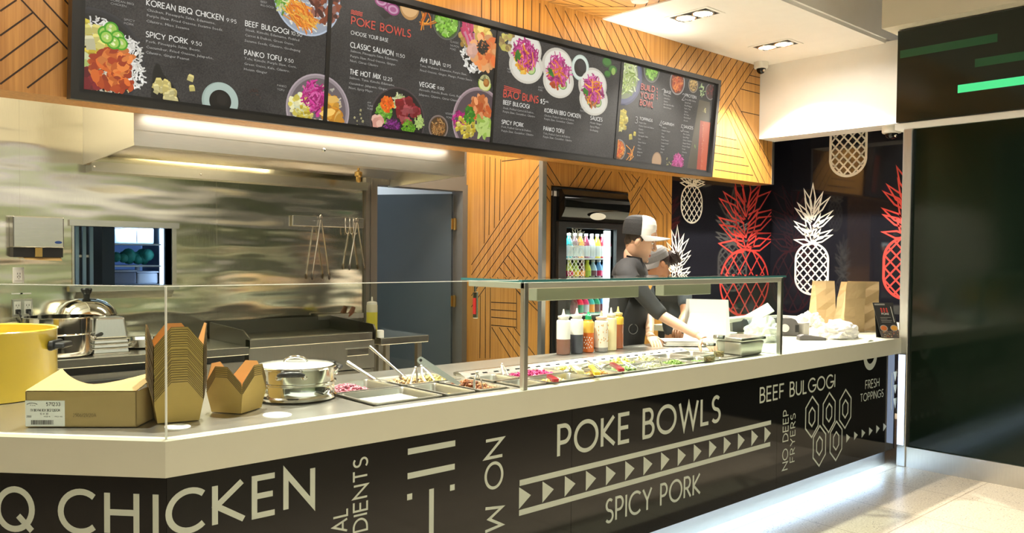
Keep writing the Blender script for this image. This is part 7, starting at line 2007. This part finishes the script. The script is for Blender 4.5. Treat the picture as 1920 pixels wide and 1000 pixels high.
mb.build('body', [SK1B, LIP, EYE, DRK], p1)
def garment(name, P, E_, m, par, **k):
    vs, fs = skin_geo(P, E_); return MB().add(vs, fs, 0, True).build(name, m, par, **k)
lerp = lambda a, b, t_: a*(1-t_)+b*t_
P = [(pel1+Z1*.02, (.135, .125)), (lerp(pel1, ch1, .5), (.13, .11)), (ch1, (.14, .118)), (lerp(ch1, nk1, .52), (.122, .105)), (lerp(ch1, nk1, .98), (.078, .074)),
     (shR, (.074, .074)), (lerp(shR, elR, .5), (.062, .062)), (lerp(shR, elR, .9), (.056, .056)), (lerp(elR, wrR, .10), (.055, .055)),
     (shL, (.074, .074)), (lerp(shL, elL, .5), (.062, .062)), (lerp(shL, elL, .9), (.056, .056)), (lerp(elL, wrL, .14), (.055, .055)),]
garment('shirt', P, [(0, 1), (1, 2), (2, 3), (3, 4), (3, 5), (5, 6), (6, 7), (7, 8), (3, 9), (9, 10), (10, 11), (11, 12)], TEE, p1)
mb = MB(); n = 22
rows_ = []
for j in range(9):
    z = .55+.72*j/8; k = 1 if z < 1.0 else 1-(z-1.0)*.9
    c = lerp(pel1, ch1, max(0, (z-.92)/.38)); row = []
    for i in range(n+1):
        a = radians(-105+210*i/n)*k; row.append(Vector((c.x, c.y, z))+fw1*cos(a)*.150+lf1*sin(a)*.172)
    rows_.append(row)
vs = [p for r_ in rows_ for p in r_]
mb.add(vs, [(j*(n+1)+i, j*(n+1)+i+1, (j+1)*(n+1)+i+1, (j+1)*(n+1)+i) for j in range(8) for i in range(n)], 0, True)
ap = mb.build('apron', APR, p1)
sol = ap.modifiers.new('cloth', 'SOLIDIFY'); sol.thickness = .004; sol.offset = 1
a = radians(-62); cc = Vector((lerp(pel1, ch1, .33).x, lerp(pel1, ch1, .33).y, 1.05)); nrm = (fw1*cos(a)/.150+lf1*sin(a)/.172).normalized(); ctr_ = cc+fw1*cos(a)*.156+lf1*sin(a)*.178
sd = Z1.cross(nrm); mb = MB(); mb.tube([ctr_+sd*.034*cos(2*pi*i/28)+Z1*.034*sin(2*pi*i/28) for i in range(28)], .0022, 6, closed=True)
mb.build('ring_emblem', mat('grey_print', (.16, .16, .16), .7), ap)
for s_ in (-1, 1):
    mb = MB(); mb.tube([Vector((lerp(pel1, ch1, .9).x, lerp(pel1, ch1, .9).y, 1.27))+fw1*.147+lf1*s_*.05, nk1+fw1*.07+lf1*s_*.075-Z1*.02, nk1+lf1*s_*.082-Z1*.005-fw1*.03], .008, 8, flat=.4); mb.build('apron_strap', APR, ap)
# trousers and shoes
def trousers(pel, lf, fw, par, m):
    P = [(pel-Z1*.01, (.135, .122))]; E_ = []
    for s_ in (-1, 1):
        i = len(P); hp = pel+lf*s_*.09-Z1*.08; kn = Vector((hp.x, hp.y, .50))+fw*.02; an = Vector((hp.x, hp.y, .11))-fw*.01
        P += [(hp, (.10, .10)), (lerp(hp, kn, .5), (.09, .09)), (kn, (.075, .075)), (an, (.06, .06))]; E_ += [(0, i), (i, i+1), (i+1, i+2), (i+2, i+3)]
    garment('trousers', P, E_, m, par)
    for s_ in (-1, 1):
        hp = pel+lf*s_*.09; c = Vector((hp.x, hp.y, .0))+fw*.04
        R = Matrix((fw, lf, Z1)).transposed()
        mb = MB(); mb.ball(c+Z1*.048, (.145, .052, .047), 0, None, 18, 10, R); mb.build('shoe', SHOE, par)
trousers(pel1, lf1, fw1, p1, JEAN)
# hair and cap
mb = MB(); mb.M = H1; mb.ball((-.012, 0, .035), (.096, .0795, .085), 0, None, 24, 14); mb.M = None
mb.ball(H1 @ Vector((-.055, 0, -.005)), (.046, .066, .05), 0, None, 18, 10, H1.to_3x3()); mb.build('hair', HAIR1, p1)
mf, mbk = MB(), MB()
zs = [(.040, 1.04), (.055, 1.05), (.085, 1.055), (.115, 1.03), (.140, .95), (.158, .80), (.168, .58), (.173, .30), (.174, .08)]
cap_crown(p1, HC1, (.104, .108, .086), mf, mbk, zs, .012)
cp = mbk.build('cap', mat('black_cap_mesh', (.02, .02, .02), .8, bump=.4, bscale=300), p1, label='black mesh back of the cap')
mf.build('front_panel', mat('white_cap_cloth', (.80, .78, .74), .8), cp, label='white front panel')
mb = MB(); n = 24; vs = []
for i in range(n+1):
    a = radians(-82+164*i/n)
    inn = Vector((.104*1.03*cos(a), .086*1.03*sin(a), .043)); ln_ = .098*max(0, cos(a))**.55
    out = Vector((inn.x+ln_, inn.y*1.04, .043-.012-.010*(1-cos(a)) -.02*(inn.y/.086)**2+.006))
    vs += [HC1 @ inn, HC1 @ out, HC1 @ (inn-Vector((0, 0, .005))), HC1 @ (out-Vector((0, 0, .004)))]
fs = []
for i in range(n):
    b = i*4; fs += [(b, b+4, b+5, b+1), (b+2, b+3, b+7, b+6), (b+1, b+5, b+7, b+3), (b, b+2, b+6, b+4)]
mb.add(vs, fs, 0, True); mb.build('brim', mat('grey_cap_brim', (.42, .41, .39), .8), cp)
mb = MB(); mb.M = HC1
for k_ in range(3):
    for s_ in range(2): mb.box((.1085-.004*k_, -.014+.014*s_, .075+.018*k_), (.1105-.004*k_, -.005+.014*s_, .086+.018*k_))
mb.M = None; mb.build('cap_badge', M['vinylr'], cp)
# ---- second worker: bun, grey cap, turned the other way
fw2 = Vector((-.86, .30, 0)).normalized()
H2 = frame_of((4.200, 1.40, 1.484), (fw2.x, fw2.y, -.42))
pel2 = Vector((4.50, 1.42, .86)); ch2 = Vector((4.42, 1.40, 1.22)); nk2 = Vector((4.30, 1.40, 1.362))
lf2 = Vector((-fw2.y, fw2.x, 0))
shL2, elL2, wrL2 = Vector((4.335, 1.24, 1.30)), Vector((4.245, 1.16, 1.105)), Vector((4.02, 1.05, 1.045))
shR2, elR2, wrR2 = Vector((4.44, 1.56, 1.30)), Vector((4.30, 1.56, 1.08)), Vector((4.07, 1.42, 1.03))
p2_, mb, lf2, _ = worker('person with dark hair in a bun and a grey cap, bending behind the first worker', 'person', pel2, ch2, nk2, fw2, [(shL2, elL2, wrL2), (shR2, elR2, wrR2)], H2, SK2, TEE2)
for w_, e_ in ((wrL2, elL2), (wrR2, elR2)): 
    dd_ = (w_-e_).normalized(); hand_geo(mb, w_+dd_*.015, dd_+Vector((0, 0, -.2)), (0, 0, -1), .92, .5, 1 if w_ is wrL2 else -1)
mb.build('body', [SK2, LIP, EYE, DRK], p2_)
P = [(pel2+Z1*.02, (.125, .115)), (lerp(pel2, ch2, .5), (.12, .10)), (ch2, (.13, .11)), (lerp(ch2, nk2, .5), (.105, .095)), (lerp(ch2, nk2, .92), (.072, .07)),
     (shL2, (.068, .068)), (lerp(shL2, elL2, .5), (.058, .058)), (lerp(shL2, elL2, .75), (.055, .055)),
     (shR2, (.068, .068)), (lerp(shR2, elR2, .5), (.058, .058)), (lerp(shR2, elR2, .75), (.055, .055))]
garment('shirt', P, [(0, 1), (1, 2), (2, 3), (3, 4), (3, 5), (5, 6), (6, 7), (3, 8), (8, 9), (9, 10)], TEE2, p2_)
trousers(pel2, lf2, fw2, p2_, JEAN)
mb = MB(); mb.M = H2; mb.ball((-.022, 0, .03), (.094, .0795, .088), 0, None, 24, 14); mb.ball((-.06, 0, -.01), (.052, .064, .055), 0, None, 18, 10); mb.M = None
hr = mb.build('hair', HAIR2, p2_)
mb = MB(); mb.M = H2; rnd = random.Random(12); mb.ball((-.150, 0, -.005), (.052, .056, .055), 0, None, 22, 14)
for i in range(14):
    a = rnd.uniform(0, 6.28); mb.tube([(-.150+.048*cos(a+.25*k_), .054*sin(a+.25*k_), -.005+.048*sin(.9*k_+a)) for k_ in range(7)], .007, 6)
mb.M = None; mb.build('bun', HAIR2, hr)
mf, mbk = MB(), MB()
zs = [(.040, 1.03), (.055, 1.04), (.085, 1.03), (.108, .96), (.126, .82), (.137, .60), (.142, .32), (.144, .08)]
cap_crown(p2_, H2, (.104, .106, .085), mf, mbk, zs, -9)
cp = mf.build('cap', mat('grey_cap_cloth', (.13, .125, .12), .8), p2_)
mbk.build('cap_button', mat('grey_cap_dark', (.08, .08, .08), .8), cp)
mb = MB(); vs = []
for i in range(n+1):
    a = radians(-80+160*i/n); inn = Vector((.106*cos(a), .087*sin(a), .043)); ln_ = .075*max(0, cos(a))**.55
    out = Vector((inn.x+ln_, inn.y*1.02, .026-.02*(inn.y/.086)**2)); vs += [H2 @ inn, H2 @ out, H2 @ (inn-Vector((0, 0, .005))), H2 @ (out-Vector((0, 0, .004)))]
mb.add(vs, fs_b if 0 else [f for i in range(n) for f in ((i*4, i*4+4, i*4+5, i*4+1), (i*4+2, i*4+3, i*4+7, i*4+6), (i*4+1, i*4+5, i*4+7, i*4+3), (i*4, i*4+2, i*4+6, i*4+4))], 0, True)
mb.build('brim', mat('grey_brim', (.16, .15, .14), .8), cp)
